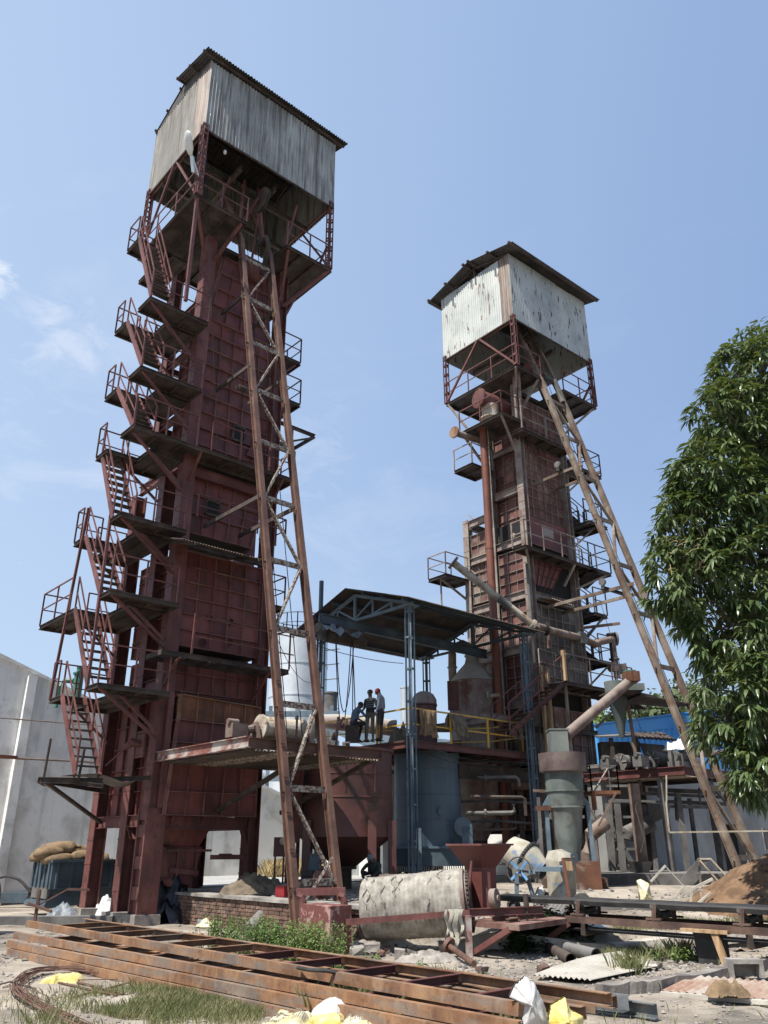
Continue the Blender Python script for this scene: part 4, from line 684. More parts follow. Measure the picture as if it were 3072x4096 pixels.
# walkways
walkway(R, .05, 4.35, .3, .9, 11.95, T, [[(.05, .9), (.05, .3), (4.35, .3)]], rm=DM); walkway(R, 3.9, 5.3, .3, 1.3, 11.95, T, [[(3.9, .3), (5.3, .3), (5.3, 1.3)]], rm='dark_steel')
for u in (.15, 3.0, 5.1): MB(R).bar((u, .35, 11.85), (min(max(u, 1.0), 3.7), .95, 11.1), .08).build('brace', DM, T)
MB(R).corr((4.0, .5, 11.8), (4.9, .5, 11.8), (4.2, 1.4, 11.5), (0, .3, 1), .02, .1).build('hanging_sheet', 'dark_steel', T, smooth=True)
walkway(R, .4, 3.4, .3, .9, 16.9, T, [[(.4, .3), (3.4, .3)]], rm=DM)
walkway(R, -.5, .85, .5, 2.8, 17.4, T, [[(.85, .5), (-.5, .5), (-.5, 2.8)]], rm='maroon', rh=.95)
for a, b in (((-.45, 2.7, 17.3), (1, 2.6, 15.9)), ((-.45, .6, 17.3), (.9, 1.0, 16.0))): MB(R).bar(a, b, .08).build('brace', DM, T)
for k, z in enumerate((16.3, 13.85, 10.1, 8.25)):
    walkway(R, 3.9, (5.4, 5.1, 4.7, 4.7)[k], .3 if k != 1 else .1, 1.2, z, T, [[(3.9, .3), ((5.4, 5.1, 4.7, 4.7)[k], .3), ((5.4, 5.1, 4.7, 4.7)[k], 1.2)]], rm='dark_steel', name='landing')
    walkway(R, 3.9, 4.8, 1.2, 3.6, z, T, [[(4.8, 1.2), (4.8, 3.6)]], rm='dark_steel')
    MB(R).bar((4.6, .4, z - .1), (3.8, .95, z - 1.0), .07).build('brace', DM, T)
for z0, z1 in ((8.25, 10.1), (10.1, 11.95), (11.95, 13.85), (13.85, 16.3), (16.3, 19.4)): stair(R, (4.3, .9, z0), (4.3, 3.0, z1), .6, (1, 0, 0), 9, T, 'dark_steel', 'dark_steel')
MB(R).bar((3.7, 1.0, 9.55), (5.3, .2, 9.85), .1).build('rusty_angle', 'rusty', T); MB(R).bar((4.55, .3, 10.1), (3.75, .95, 8.9), .08).build('brace', 'soot', T)
MB(R).corr((1.4, .3, 10.15), (2.6, .3, 10.1), (1.4, 1.0, 10.35), (0, -.3, 1), .02, .12).build('loose_sheet', 'dusty', T, smooth=True)
walkway(R, -.4, 1.0, 4.0, 5.0, 11.7, T, [[(.9, 4.0), (-.4, 4.0), (-.4, 5.0), (.9, 5.0)]], rm=DM, rh=.9)
MB(R).bar((-.3, 4.4, 11.6), (.95, 4.2, 10.9), .07).build('brace', DM, T)
r = MB(R); rail(r, [(.9, 4.3, 9.6), (.1, 4.9, 9.6), (.9, 5.4, 9.6)], .7); r.bar((-.1, 4.6, 11.6), (-.1, 4.6, 9.6), .05); r.build('guard_rail', DM, T)
walkway(R, -.4, .8, 2.3, 3.3, 15.9, T, [[(.8, 2.3), (-.4, 2.3), (-.4, 3.3)]], rm=DM, rh=.9)
walkway(R, -.2, .9, 3.4, 4.2, 14.9, T, [], rm=DM) if 0 else None
# dark platform low on the front with its stair down to the canopy deck
walkway(R, .85, 4.9, -.35, .85, 7.0, T, [[(1.0, -.35), (4.9, -.35)]], rm='brown_pipe', rh=.95)
MB(R).corr((3.2, -.5, 6.95), (5.6, -.4, 6.5), (3.2, .9, 7.1), (0, -.3, 1), .02, .12).build('loose_sheet', 'dark_steel', T, smooth=True)
MB(R).box((.8, -.4, 7.0), (.9, -.28, 8.05)).build('timber_post', 'wood', T)
stair(R, (-2.1, -.3, 5.0), (.95, -.3, 7.0), .75, (0, 1, 0), 11, T, 'maroon', 'dark_steel')
for a, b in (((1.0, -.2, 6.9), (1.0, -.2, 2.6)), ((4.7, -.2, 6.9), (3.9, .8, 5.8)), ((4.8, .3, 9.0), (4.8, .3, 7.0)), ((4.55, -.3, 8.1), (4.9, -.3, 7.0))): MB(R).bar(a, b, .08).build('post', DM, T)
for k in range(2):
    c = V(1.75 + k * .75, .45, 8.15)
    hw = MB(R).lathe(c, [(.13, 0), (.16, .02), (.13, .04), (.12, .02)], 20, (.3, -1, .2)).build('valve_wheel', 'soot', T, smooth=True)
    sp = MB(R)
    for a in range(4): sp.bar(c, c + V(cos(a * pi / 2) * .14, -.01, sin(a * pi / 2) * .14), .02)
    sp.tube(c, c + V(0, .35, 0), .02).tube(c + V(0, .3, -.12), c + V(0, .3, .12), .06, 10).build('valve_stem', 'soot', hw)
for u in (1.3, 2.6): MB(R).tube((u, .55, 8.9), (u, .6, 8.35), .07, 10).build('drop_pipe', 'brown_pipe', T, smooth=True)
for u in (.5, .85): MB(R).box((u, .4, 4.0), (u + .1, .5, 7.6)).build('timber_post', 'wood', T)
# top platform with hoist slot, cabin posts and cabin
zt = 19.5
for (u0, u1, v0, v1, rr) in ((0, 1.5, 0, 4.0, [[(0, 4.0), (0, 0), (1.5, 0)]]), (2.95, 5.2, 0, 4.0, [[(2.95, 0), (5.2, 0), (5.2, 4.0)]]), (1.5, 2.95, 1.3, 4.0, [])): walkway(R, u0, u1, v0, v1, zt, T, rr, rm='maroon', rh=1.0)
for a, b in (((0, .05, zt - .1), (.95, 1, zt - 1.4)), ((5.1, .05, zt - .1), (3.8, 1, zt - 1.6)), ((0, 3.9, zt - .1), (.9, 2.8, zt - 2.4)), ((5.1, 3.9, zt - .1), (3.9, 3.4, zt - 2.4)), ((1.4, .05, zt - .1), (1.05, .95, zt - 1.5)), ((.5, .6, 19.4), (.5, .6, 17.4))): MB(R).bar(a, b, .09).build('brace', DM, T)
MB(R).bar((.02, .02, zt), (.5, .4, 17.2), .1).build('drop_post', 'maroon', T) if 0 else MB(R).bar((.5, .35, zt), (.75, .6, 16.9), .09).build('drop_post', DM, T)
for p in ((.05, .05), (5.15, .05), (.05, 4.0), (5.15, 4.0)): lattice(R, (p[0], p[1], zt), (p[0], p[1], 21.9), .18, .18, T, 'maroon', pitch=.4)
for a, b in (((0, .1, zt + .1), (0, 1.9, 21.7)), ((0, 3.9, zt + .1), (0, 2.0, 21.7)), ((5.2, .2, 20.6), (5.2, 1, 19.6)), ((.1, 0, 21.7), (.1, 4.0, 21.7))): MB(R).bar(a, b, .08).build('brace', 'maroon', T)
MB(R).lathe((2.25, 1.1, 20.7), [(.12, 0), (.52, 0), (.52, .05), (.44, .08), (.52, .11), (.52, .16), (.12, .16)], 26, (1, 0, 0)).build('sheave_wheel', 'maroon', T, smooth=True)
for a, b in (((1.6, .4, 21.6), (1.6, 3.8, 21.6)), ((3.0, .4, 21.6), (3.0, 3.8, 21.6)), ((.1, 2.0, 21.6), (5.1, 2.0, 21.6))): MB(R).ibeam(a, b, .2, .12).build('beam', 'dark_steel', T)
for a, b in (((1.6, .3, 19.6), (2.1, 1.0, 22.0)), ((1.2, 1.2, 19.6), (2.2, 1.1, 20.7)), ((3.2, 1.2, 19.6), (2.4, 1.1, 20.7))): MB(R).bar(a, b, .1).build('brace', 'maroon', T)
Z0, Z1 = 21.7, 25.0
sheets(R, (0, 0, Z0), (5.22, 0, Z0), (0, 0, Z1), (0, -1, 0), 'galv_pale', T, per=.11, amp=.012, width=.95)
sheets(R, (0, 4.08, Z0), (0, 0, Z0), (0, 4.08, Z1), (-1, 0, 0), lambda i, k: 'galv_rust' if i == k - 1 else 'galv_pale', T, per=.12, amp=.017, width=.62)
sheets(R, (5.22, 0, Z0), (5.22, 4.08, Z0), (5.22, 0, Z1), (1, 0, 0), 'galv_pale', T, per=.09)
sheets(R, (5.22, 4.08, Z0), (0, 4.08, Z0), (5.22, 4.08, Z1), (0, 1, 0), 'galv_pale', T, per=.09)
MB(R).bar((0, -.02, Z0 - .02), (5.22, -.02, Z0 - .02), .05).bar((-.02, 0, Z0 - .02), (-.02, 4.08, Z0 - .02), .05).build('sill_angle', 'dark_steel', T)
for i in range(6): u0 = -.4 + i * 1.0; MB(R).corr((u0, -.6, 25.02), (u0 + 1.04, -.6, 25.02), (u0, 2.0, 25.62), (0, -.25, 1), .022, .1).build('roof_sheet', 'roof_dark', T, smooth=True); MB(R).corr((u0, 1.98, 25.62), (u0 + 1.04, 1.98, 25.62), (u0, 4.6, 24.95), (0, .25, 1), .022, .1).build('roof_sheet', 'roof_dark', T, smooth=True)
for v, z in ((-.5, 24.98), (.7, 25.25), (1.85, 25.52), (2.15, 25.52), (3.3, 25.2), (4.4, 24.92)): MB(R).bar((-.56, v, z), (5.55, v, z), .1, .08).build('purlin', 'dark_steel', T)
for u in (0.05, 5.1): MB(R).bar((u, .0, 25), (u, 2.0, 25.5), .08).bar((u, 2.0, 25.5), (u, 4.1, 24.95), .08).bar((u, 0, 24.9), (u, 4.1, 24.9), .07).bar((u, 2, 24.9), (u, 2, 25.5), .07).build('roof_truss', 'dark_steel', T)
# riser pipe and duct beside the tower
rp_ = thing('riser_pipe', 'tall orange-red vertical pipe in front of the right tower', 'pipe', (2.82, 4.55, 2.68), R)
a, b = (4.55, 32.4, 19.43), (4.56, 32.4, 2.4)
MB().tube((a[0], 32.4, a[2]), (a[0], 32.4, b[2] - 1.0), .165, 18).build('pipe_run', 'red_pipe', rp_, smooth=True)
MB().tube((a[0], 32.4, a[2] - .02), (a[0], 32.4, a[2] + .1), .26, 18).build('flange', 'red_pipe', rp_); MB().tube((a[0], 32.4, 9.6), (a[0], 32.4, 9.66), .18, 18).tube((a[0], 32.4, 13.6), (a[0], 32.4, 13.64), .18, 18).build('weld_seam', 'red_pipe', rp_)
MB().bar((a[0] + .2, 32.3, a[2]), (a[0] + .2, 32.3, 5), .02).build('conduit', 'pale_pipe', rp_)
hd = thing('gas_duct', 'maroon horizontal drum duct with a bolted round end plate, high on the right tower', 'duct', (.3, 1.7, 17.5), R)
c0, c1 = (-0.35, 1.78, 18.61), (1.2, None, None)
c0 = (-.35, c0[1], c0[2]); MB(R).tube(c0, (1.3, c0[1] - .3, c0[2] - .1), .34, 22).build('duct_body', 'maroon', hd, smooth=True)
e = MB(R).tube((c0[0] - .05, c0[1] + .01, c0[2]), (c0[0] + .01, c0[1], c0[2]), .42, 26).build('end_plate', 'maroon', hd)
bl = MB(R)
for k in range(12): a_ = k * pi / 6; bl.tube((c0[0] - .05, c0[1] + .37 * cos(a_), c0[2] + .37 * sin(a_)), (c0[0] - .08, c0[1] + .37 * cos(a_), c0[2] + .37 * sin(a_)), .022, 6)
bl.build('bolts', 'void', e, kind='stuff')
MB(R).lathe((c0[0] + .5, c0[1] - .1, c0[2] - .95), [(.18, 0), (.36, .02), (.36, .08), (.42, .1), (.42, .16), (.34, .18), (.34, .7)], 22).build('neck_flange', 'pale_pipe', hd, smooth=True)
sd2 = thing('blind_flange_pipe', 'short rusty pipe stub with round blind flange, left of the upper right-tower platform', 'pipe', (-.9, 3.2, 16.7), R)
c = (-0.9, 2.71, 17.23); MB(R).tube((-.9, c[1], c[2]), (.6, c[1] - .5, c[2] - .2), .14, 14).build('pipe_run', 'brown_pipe', sd2, smooth=True); MB(R).tube((-.96, c[1], c[2]), (-.9, c[1], c[2]), .25, 22).build('blind_flange', 'rusty', sd2)
# hoist brackets
for z, va, vb in ((15.0, -1.5, .9), (9.95, -3.0, .9)):
    for u in (1.55, 2.65): MB(R).chan((u, va, z), (u, vb, z), .11, .06).build('hoist_bracket', 'rail_pale', T)
    MB(R).chan((1.3, -.5 if z > 12 else -1.9, z + .08), (2.9, -.5 if z > 12 else -1.9, z + .08), .1, .1).build('pulley_beam', 'soot', T)
    for u in (1.35, 2.8): MB(R).tube((u - .04, -.5 if z > 12 else -1.9, z + .28), (u + .04, -.5 if z > 12 else -1.9, z + .28), .13, 14).bar((u, -.5 if z > 12 else -1.9, z), (u, -.5 if z > 12 else -1.9, z + .3), .1, .06).build('guide_pulley', 'soot', T)

# ---------------------------------------------------------------- skip hoist rails
def hoist(name_label, fr, u1, u2, f, z0, z1, bend, m1, rungm, brm, n, gx):
    t = thing('skip_hoist_track', name_label, 'hoist', (u1, f(z0), z0), fr)
    zb, dv = bend
    for u in (u1, u2):
        MB(fr).ibeam((u, f(z0), z0), (u, f(zb), zb), .2, .15, .02, up=(0, 1, 0)).build('rail', m1, t)
        MB(fr).ibeam((u, f(zb), zb), (u, f(zb) + dv, z1), .2, .15, .02, up=(0, 1, 0)).build('rail', m1, t)
    for i in range(n):
        z = z0 + (zb - z0) * (i + .55) / n; dz = (zb - z0) / n
        MB(fr).box((u1 + .08, f(z) - .03, z - .07), (u2 - .08, f(z) + .03, z + .07)).build('rung', rungm, t)
        a, b = ((u1 + .08, f(z), z), (u2 - .08, f(z + dz), z + dz)) if i % 2 else ((u2 - .08, f(z), z), (u1 + .08, f(z + dz), z + dz))
        if i % gx != 2 and i < n - 1: MB(fr).bar(a, b, .05, .1, up=(0, 1, 0)).build('diagonal_brace', brm, t)
        if i < n: MB(fr).bar((u1 - .12, f(z) , z - .1), (u1 - .02, f(z), z - .1), .04).build('splice_bolt', m1, t)
    for k in (0, 1):     # ropes
        u = u1 + .4 + k * .45; MB(fr).path([(u, f(4.3) + .3, 4.3), (u, f(12) + .25, 12), (u, f(z1 - 2) + .2, z1 - 2)], .012, 5).build('wire_rope', 'void', t)
    return t
fL = lambda z: -4.35 + .2215 * z
tl = hoist('leaning pair of brown steel hoist rails with flaking grey rungs before the left tower', L, 2.0, 3.2, fL, .02, 24.6, (21.4, 1.6), 'rail_steel', 'flaked', 'flaked', 11, 9)
for k in range(7): MB(L).bar((2.0, fL(z_ := (1.0 + k * .75)) - .13, z_), (1.88, fL(z_) - .13, z_), .03).build('step_bolt', 'rail_steel', tl)
MB(L).path([(3.0, .5, 20.5), (3.0, .15, 21.6), (3.02, .4, 22.1), (3.05, .9, 22.1)], .09, 8).build('curved_rail_end', 'dark_steel', tl)
fR = lambda z: -5.45 + .283 * z
tr2 = hoist('leaning pair of pale rusted hoist rails running down to the right before the mango tree', R, 1.5, 2.6, fR, .45, 24.0, (19.2, 1.6), 'rail_pale', 'rail_pale', 'rail_pale', 10, 9)
MB(R).path([(2.5, fR(18.5), 18.6), (2.5, fR(19.6) - .05, 19.7), (2.5, fR(20) + .3, 20.1), (2.5, fR(20) + .9, 20.0)], .1, 8).build('curved_rail_end', 'soot', tr2)
# counterweight posts and frame beside the left rails' foot

# ---------------------------------------------------------------- winch platform of the left hoist
wp = thing('winch_platform', 'rust streaked steel winch platform sticking out at the left tower foot, corrugated deck below', 'platform', (3, -1, 4.1), L)
MB(L).ibeam((1.2, 1.1, 4.02), (1.2, -3.3, 4.02), .25, .14, .02).build('edge_beam', mat('scraped_maroon_beam', [(.12, .04, .033), (.2, .08, .06), (.36, .33, .3)], 1.1, .75, spots=[((.4, .38, .35), 1.4, .52, .62, .8)]), wp)
for a, b in (((1.2, -3.3, 4.0), (5.3, -3.3, 4.0)), ((1.2, -1.2, 4.0), (5.0, -1.2, 4.0)), ((5.3, -3.3, 4.0), (5.3, 1.0, 4.0)), ((3.3, -3.2, 4.0), (3.3, 1.0, 4.0))): MB(L).chan(a, b, .24, .1, .015).build('edge_beam', 'rail_steel', wp)
for i in range(5): MB(L).corr((1.3 + i * .8, -3.2, 3.86), (2.12 + i * .8, -3.2, 3.86), (1.3 + i * .8, .9, 3.86), (0, 0, 1), .02, .1).build('deck_sheet', 'flaked' if i in (1, 4) else 'dark_steel', wp, smooth=True)
for u in (1.4, 3.0, 5.1): MB(L).bar((u, -3.0, 3.85), (u, .9, 2.7), .1).build('brace', 'dark_steel', wp) if u > 2 else None
wn = thing('winch', 'rusty winch with pale scaled rope drum on the platform before the left tower', 'winch', (2.2, -2.5, 4.13), L)
def winch(o, fr, u, v, z, r, ln, m1, m2):
    MB(fr).lathe((u, v, z + r + .1), [(.0, 0), (r * 1.12, 0), (r * 1.12, .04), (r * .95, .05), (r * .95, ln - .05), (r * 1.12, ln - .04), (r * 1.12, ln), (0, ln)], 26, (1, 0, 0)).build('rope_drum', m1, o, smooth=True)
    mb = MB(fr)
    for i in range(int(ln / .035) - 4): x = u + .1 + i * .035; mb.lathe((x, v, z + r + .1), [(r * .95, 0), (r * .985, .012), (r * .95, .024)], 20, (1, 0, 0), caps=False)
    mb.build('rope_turns', m1, o, kind='stuff')
    MB(fr).tube((u - .25, v, z + r + .1), (u + ln + .2, v, z + r + .1), .04, 10).build('shaft', m2, o)
    for x in (u - .14, u + ln + .1): MB(fr).slab([(x, v - .25, z), (x, v + .25, z), (x, v + .09, z + r + .2), (x, v - .09, z + r + .2)], .05).build('bearing_stand', m2, o)
    MB(fr).bar((u - .6, v - .2, z + .03), (u + ln + .4, v - .2, z + .03), .08, .06).bar((u - .6, v + .2, z + .03), (u + ln + .4, v + .2, z + .03), .08, .06).build('base_frame', m2, o)
    MB(fr).box((u - .85, v - .16, z + .06), (u - .42, v + .16, z + .38)).build('gearbox', m2, o); MB(fr).tube((u - .42, v, z + .25), (u - .2, v, z + .3), .1, 10).build('coupling', m2, o)
    MB(fr).tube((u - .9, v, z + .42), (u - .62, v, z + .42), .07, 14).build('motor', m2, o, smooth=True)
winch(wn, L, 2.0, -2.5, 4.13, .27, 1.25, 'pale_pipe', 'brown_pipe')
for k in range(4): MB(L).bar((3.5 + k * .35, -3.0 + .1 * k, 4.13 + .1 * (k % 2)), (3.9 + k * .3, -2.4, 4.16 + .15 * (k % 2)), .2, .12).build('packing_block', 'flaked', wp)
MB(L).bar((2.6, -3.2, 4.1), (2.6, -3.2, 4.75), .04).bar((3.9, -3.1, 4.1), (4.2, -2.8, 4.9), .06).bar((4.0, -2.6, 4.1), (4.3, -2.9, 4.9), .06).build('bent_upright', 'rail_steel', wp)
# ---------------------------------------------------------------- silver tank behind
tk = thing('storage_tank', 'large silver cylindrical tank with a handrail on its roof, behind the leaning rails', 'tank', (-5.05, 45, .7))
c = ((-5.02, 45.0, 12.2)[0], 46.7); zt_ = (-5.07, 45.0, 13.25)[2]; rr = ((-3.35, 45.0, 12.21)[0] - (-6.68, 45.0, 12.2)[0]) / 2
prof = [(rr * .98, .7)]
for k in range(7): z = .7 + (zt_ - .7) * (k + 1) / 7; prof += [(rr, z - .02), (rr * 1.025, z - .01), (rr * 1.025, z + .06), (rr, z + .07)]
MB().lathe((c[0], c[1], 0), prof + [(.1, zt_ + .5)], 48).build('shell', 'silver', tk, smooth=True)
r = MB(); pts = [(c[0] + rr * .98 * cos(2 * pi * k / 16), c[1] + rr * .98 * sin(2 * pi * k / 16), zt_) for k in range(17)]; rail(r, pts, 1.15, 3, .03); r.build('guard_rail', 'blue_steel', tk)
for k in range(9): MB().bar((c[0] + rr * .96, c[1] - .6, zt_ - .9 - k * .85), (c[0] + rr + .75, c[1] - 1.0, zt_ - .9 - k * .85), .05).build('ladder_rung', 'soot', tk)
for k in range(5): MB().box((c[0] - rr * .9 + k * .9, c[1] - rr * 1.0, 2 + k * 1.6), (c[0] - rr * .9 + k * .9 + .04, c[1] - rr * .55, 3.6 + k * 1.6)).build('seam_strip', 'silver', tk) if k < 2 else None
for nm, px_, lab, w_ in (('chimney_stub', ((-2.95, 44.0, 9.49), (-2.92, 44.0, 8.44)), 'dark grey stub chimney beside the silver tank', .42), ('vent_pipe', ((1.13, 44.0, 9.78), (1.12, 44.0, 8.76)), 'pale grey vent pipe standing left of the domed rust drum', .3)):
    p0, p1 = px_; o = MB().tube((p0[0], 44, p1[2] - 2), (p0[0], 44, p0[2]), w_ * .9, 18).tube((p0[0], 44, p0[2] - .02), (p0[0], 44, p0[2] + .06), w_, 18).build(nm, 'soot' if 'dark' in lab else 'silver', smooth=True); tag(o, lab, 'chimney' if 'chimney' in nm else 'pipe')
bf = thing('blue_steel_frame', 'light blue steel support frame under the silver tank behind the rails', 'frame', (-4, 40, .7))
for x in (-5.6, -4.3, -3.4, -2.6): MB().bar((x, 40, .7), (x, 40, 8.2), .16).build('post', 'blue_steel', bf)
for z in (7.8, 6.4, 4.8): MB().bar((-7.2, 39.9, z), (-2.2, 39.9, z), .2, .25).build('beam', 'blue_steel', bf)
pd = thing('fat_duct', 'fat dusty pink duct with a bend lying behind the yellow railed platform', 'duct', (-2.5, 34, 5))
MB().path([((-3.34, 34.0, 6.29)[0], 34.6, 5.0), ((-3.28, 34.0, 6.58)[0], 34.4, 5.6), ((-2.91, 34.0, 6.66)[0], 34, (-2.91, 34.0, 6.62)[2]), ((-1.93, 34.0, 6.62)[0], 34, (-1.93, 34.0, 6.57)[2]), ((-0.73, 34.0, 6.52)[0] + 1.2, 34.2, (-0.73, 34.0, 6.45)[2] - .1)], .33, 18).build('pipe_run', 'dusty_vessel', pd, smooth=True)

# ---------------------------------------------------------------- maroon bin
vb = thing('hopper_vessel', 'big dark maroon cone-bottomed bin behind the leaning rails, left of the blue vessel', 'bin', (-1.15, 25.4, .68))
C = (-1.17, 25.5)
MB().lathe((C[0], C[1], 0), [(.3, 1.26), (1.36, 2.05), (1.38, 2.06), (1.38, 4.42), (1.45, 4.43), (1.45, 4.5), (.1, 4.5)], 40).build('shell', 'vessel_red', vb, smooth=True)
MB().lathe((C[0], C[1], 0), [(.2, .5), (.2, 1.2), (.34, 1.2), (.34, 1.28)], 18).build('outlet', 'dark_steel', vb, smooth=True)
MB().lathe((C[0], C[1], 0), [(1.385, 3.1), (1.40, 3.11), (1.40, 3.13), (1.385, 3.14)], 40, caps=False).build('weld_seam', 'vessel_red', vb)
for a in (2.5, 3.9, 5.3, 5.95, .9): x, y = C[0] + 1.45 * cos(a), C[1] + 1.45 * sin(a); MB().box((x - .12, y - .12, .5), (x + .12, y + .12, 2.5)).build('leg', 'vessel_red', vb)
MB().slab([(C[0] - 1.6, 24.6, 1.9), (C[0] - 1.25, 24.35, 1.9), (C[0] - 1.15, 24.3, 4.2), (C[0] - 1.6, 24.6, 4.2)], .04).build('side_plate', 'maroon', vb)
a0 = 4.85
for z0, z1, m_ in ((2.1, 3.05, 'dark_steel'),): MB().lathe((C[0], C[1], 0), [(1.395, z0), (1.41, z0 + .01), (1.41, z1), (1.395, z1)], 10, a0=a0, a1=a0 + .62, caps=False).build('patch_plate', m_, vb)
# ---------------------------------------------------------------- blue vessel and its base
RV = random.Random(9)
vv = thing('blue_vessel', 'tall slate blue cylindrical vessel on a blue skirt under the railed platform', 'vessel', (1.4, 29.3, .9))
C = (1.47, 29.2)
MB().lathe((C[0], C[1], 0), [(1.12, 1.75), (1.14, 1.76), (1.14, 4.95), (.2, 4.95)], 40).build('shell', 'blue_vessel', vv, smooth=True)
MB().box((.2, 27.95, 1.22), (2.72, 30.2, 1.78)).build('skirt', 'blue_dark', vv); MB().box((.1, 27.9, 1.74), (2.8, 30.3, 1.81)).build('flange_plate', 'blue_steel', vv)
mb = MB()
for k in range(34): mb.bar((.3 + k * .07, 27.92, 1.02), (.3 + k * .07, 27.92, 1.22), .03)
mb.build('spring_fringe', 'dark_steel', vv, kind='stuff')
MB().box((.1, 27.9, .7), (2.8, 30.2, 1.0)).build('plinth', 'soot', vv)
MB().box((2.5, 28.1, 1.76), (2.85, 28.35, 2.4)).lathe((2.55, 28.22, 2.4), [(.3, -.12), (.3, .12)], 16, (0, 1, 0)).build('belt_guard', 'blue_vessel', vv, smooth=True)
MB().box((1.0, 27.6, .9), (1.16, 27.8, 2.35)).build('bracket_post', 'blue_steel', vv)
MB().path([(.1, 27.9, 2.5), (-.15, 27.8, 2.5), (-.25, 27.8, 2.4), (-.25, 27.8, 1.2)], .05, 8).path([(.0, 27.9, 2.15), (-.3, 27.8, 2.15), (-.4, 27.8, 2.0), (-.4, 27.8, 1.2)], .05, 8).build('small_pipes', 'blue_steel', vv, smooth=True)
MB().box((.78, 27.55, 1.3), (.98, 27.62, 1.72)).build('switch_box', 'soot', vv)
# ---------------------------------------------------------------- deck with yellow rails
dk = thing('work_platform', 'raised steel deck with yellow guard rails over the blue vessel', 'platform', (12, 2, 4.9), L)
MB(L).box((9.2, -.25, 4.93), (15.4, 4.8, 4.97)).build('deck_plate', 'dark_steel', dk)
for a, b in (((9.2, -.25, 4.82), (15.4, -.25, 4.82)), ((9.2, -.25, 4.82), (9.2, 4.8, 4.82)), ((15.4, -.25, 4.82), (15.4, 4.8, 4.82)), ((9.2, 4.8, 4.82), (15.4, 4.8, 4.82))): MB(L).ibeam(a, b, .2, .12).build('edge_beam', 'maroon', dk)
for u in (10.2, 11.4, 12.6, 13.8): MB(L).ibeam((u, -.2, 4.8), (u, 4.7, 4.8), .18, .1).build('joist', 'dark_steel', dk)
for u in (9.3, 15.2):
    for v in (4.6,): MB(L).bar((u, v, .6), (u, v, 4.8), .2).build('post', 'dark_steel', dk)
MB(L).ibeam((12.0, .3, 4.2), (16.4, .3, 4.2), .5, .2).build('deep_beam', 'dark_steel', dk)
for pl, ps in (([(9.25, -.2, 4.97), (14.9, -.2, 4.97)], 2.2), ([(9.25, -.2, 4.97), (9.25, 4.7, 4.97)], 1.9), ([(14.9, -.2, 4.97), (14.9, 1.4, 4.97), (12.2, 4.6, 4.97)], 2.2)): r = MB(L); rail(r, pl, 1.0, ps, .028); r.build('guard_rail', 'yellow', dk)
r = MB(L); rail(r, [(9.8, 3.4, 1.6), (9.8, 5.4, 1.6)], 2.2, 1.0, .03); r.bar((9.8, 3.4, 1.6), (9.8, 5.4, 3.4), .05); r.build('yellow_ladder', 'yellow', dk)
# ---------------------------------------------------------------- canopy on lattice columns
cp = thing('steel_canopy', 'open gable canopy of dark corrugated sheets on slate blue lattice columns', 'canopy', (12, 2.3, 1), L)
CB = 9.25
for (u, v) in ((9.0, -.5), (15.0, -.5), (9.5, 5.0), (15.1, 4.9)):
    lattice(L, (u, v, .9 if v < 0 else .7), (u, v, CB), .22, .24, cp, 'blue_steel', pitch=.95, leg=.07, bt=.06, name='lattice_column')
    MB(L).box((u - .25, v - .25, CB), (u + .25, v + .25, CB + .05)).build('cap_plate', 'blue_steel', cp)
def truss(u, m='blue_dark'):
    o = MB(L); v0, v1, vm, zr = -.75, 5.3, 2.25, CB + 1.0
    o.bar((u, v0, CB + .06), (u, vm, zr), .1).bar((u, v1, CB + .06), (u, vm, zr), .1).bar((u, v0, CB + .06), (u, v1, CB + .06), .09)
    o.bar((u, vm, CB + .1), (u, vm, zr), .08)
    for s_ in (-1, 1):
        for t in (.33, .66): v = vm + s_ * 3.0 * t; o.bar((u, v, CB + .1), (u, v, CB + 1.0 * (1 - t)), .06); o.bar((u, v, CB + 1.0 * (1 - t) - .03), (u, vm + s_ * 3.0 * (t - .33), CB + .1), .06)
    return o.build('roof_truss', m, cp)
truss(8.9, 'blue_steel'); truss(15.15)
for v in (-.7, .4, 1.4, 3.1, 4.1, 5.2): z = CB + .12 + 1.0 * (1 - abs(v - 2.25) / 3.05); MB(L).chan((8.5, v, z), (15.6, v, z), .1, .05).build('purlin', 'blue_dark', cp)
for i in range(9):
    u0 = 8.45 + i * .8
    MB(L).corr((u0, -1.05, CB + .12), (u0 + .83, -1.05, CB + .12), (u0, 2.3, CB + 1.2), (0, -.4, 1), .02, .09).build('roof_sheet', 'roof_under', cp, smooth=True)
    MB(L).corr((u0, 2.28, CB + 1.2), (u0 + .83, 2.28, CB + 1.2), (u0, 5.65, CB + .1), (0, .4, 1), .02, .09).build('roof_sheet', 'roof_under', cp, smooth=True)
MB(L).ibeam((7.4, 2.25, CB - .12), (16.0, 2.25, CB - .12), .34, .18, .025).build('monorail_beam', 'blue_dark', cp)
MB(L).bar((8.6, 3.9, CB + .3), (8.6, 3.9, CB + 1.9), .12).build('mast', 'blue_dark', cp)
eh = thing('chain_hoist', 'electric hoist under the canopy beam, half covered by a torn grey sheet', 'hoist', (8.3, 2.25, 8.2), L)
MB(L).box((7.9, 1.95, 8.5), (9.1, 2.6, 8.9)).tube((7.7, 2.2, 8.6), (9.3, 2.2, 8.6), .22, 14).build('hoist_body', 'dark_steel', eh)
vs = []; 
for i in range(9):
    for j in range(6): vs.append((7.2 + i * .2, 1.7 + j * .22, 8.95 + .12 * sin(i * 1.7 + j) - .35 * abs(j - 2.5) / 2.5 + random.uniform(-.05, .05)))
MB(L).add(vs, [(i * 6 + j, i * 6 + j + 1, i * 6 + j + 7, i * 6 + j + 6) for i in range(8) for j in range(5)]).build('cover_sheet', 'grey_plastic', eh)
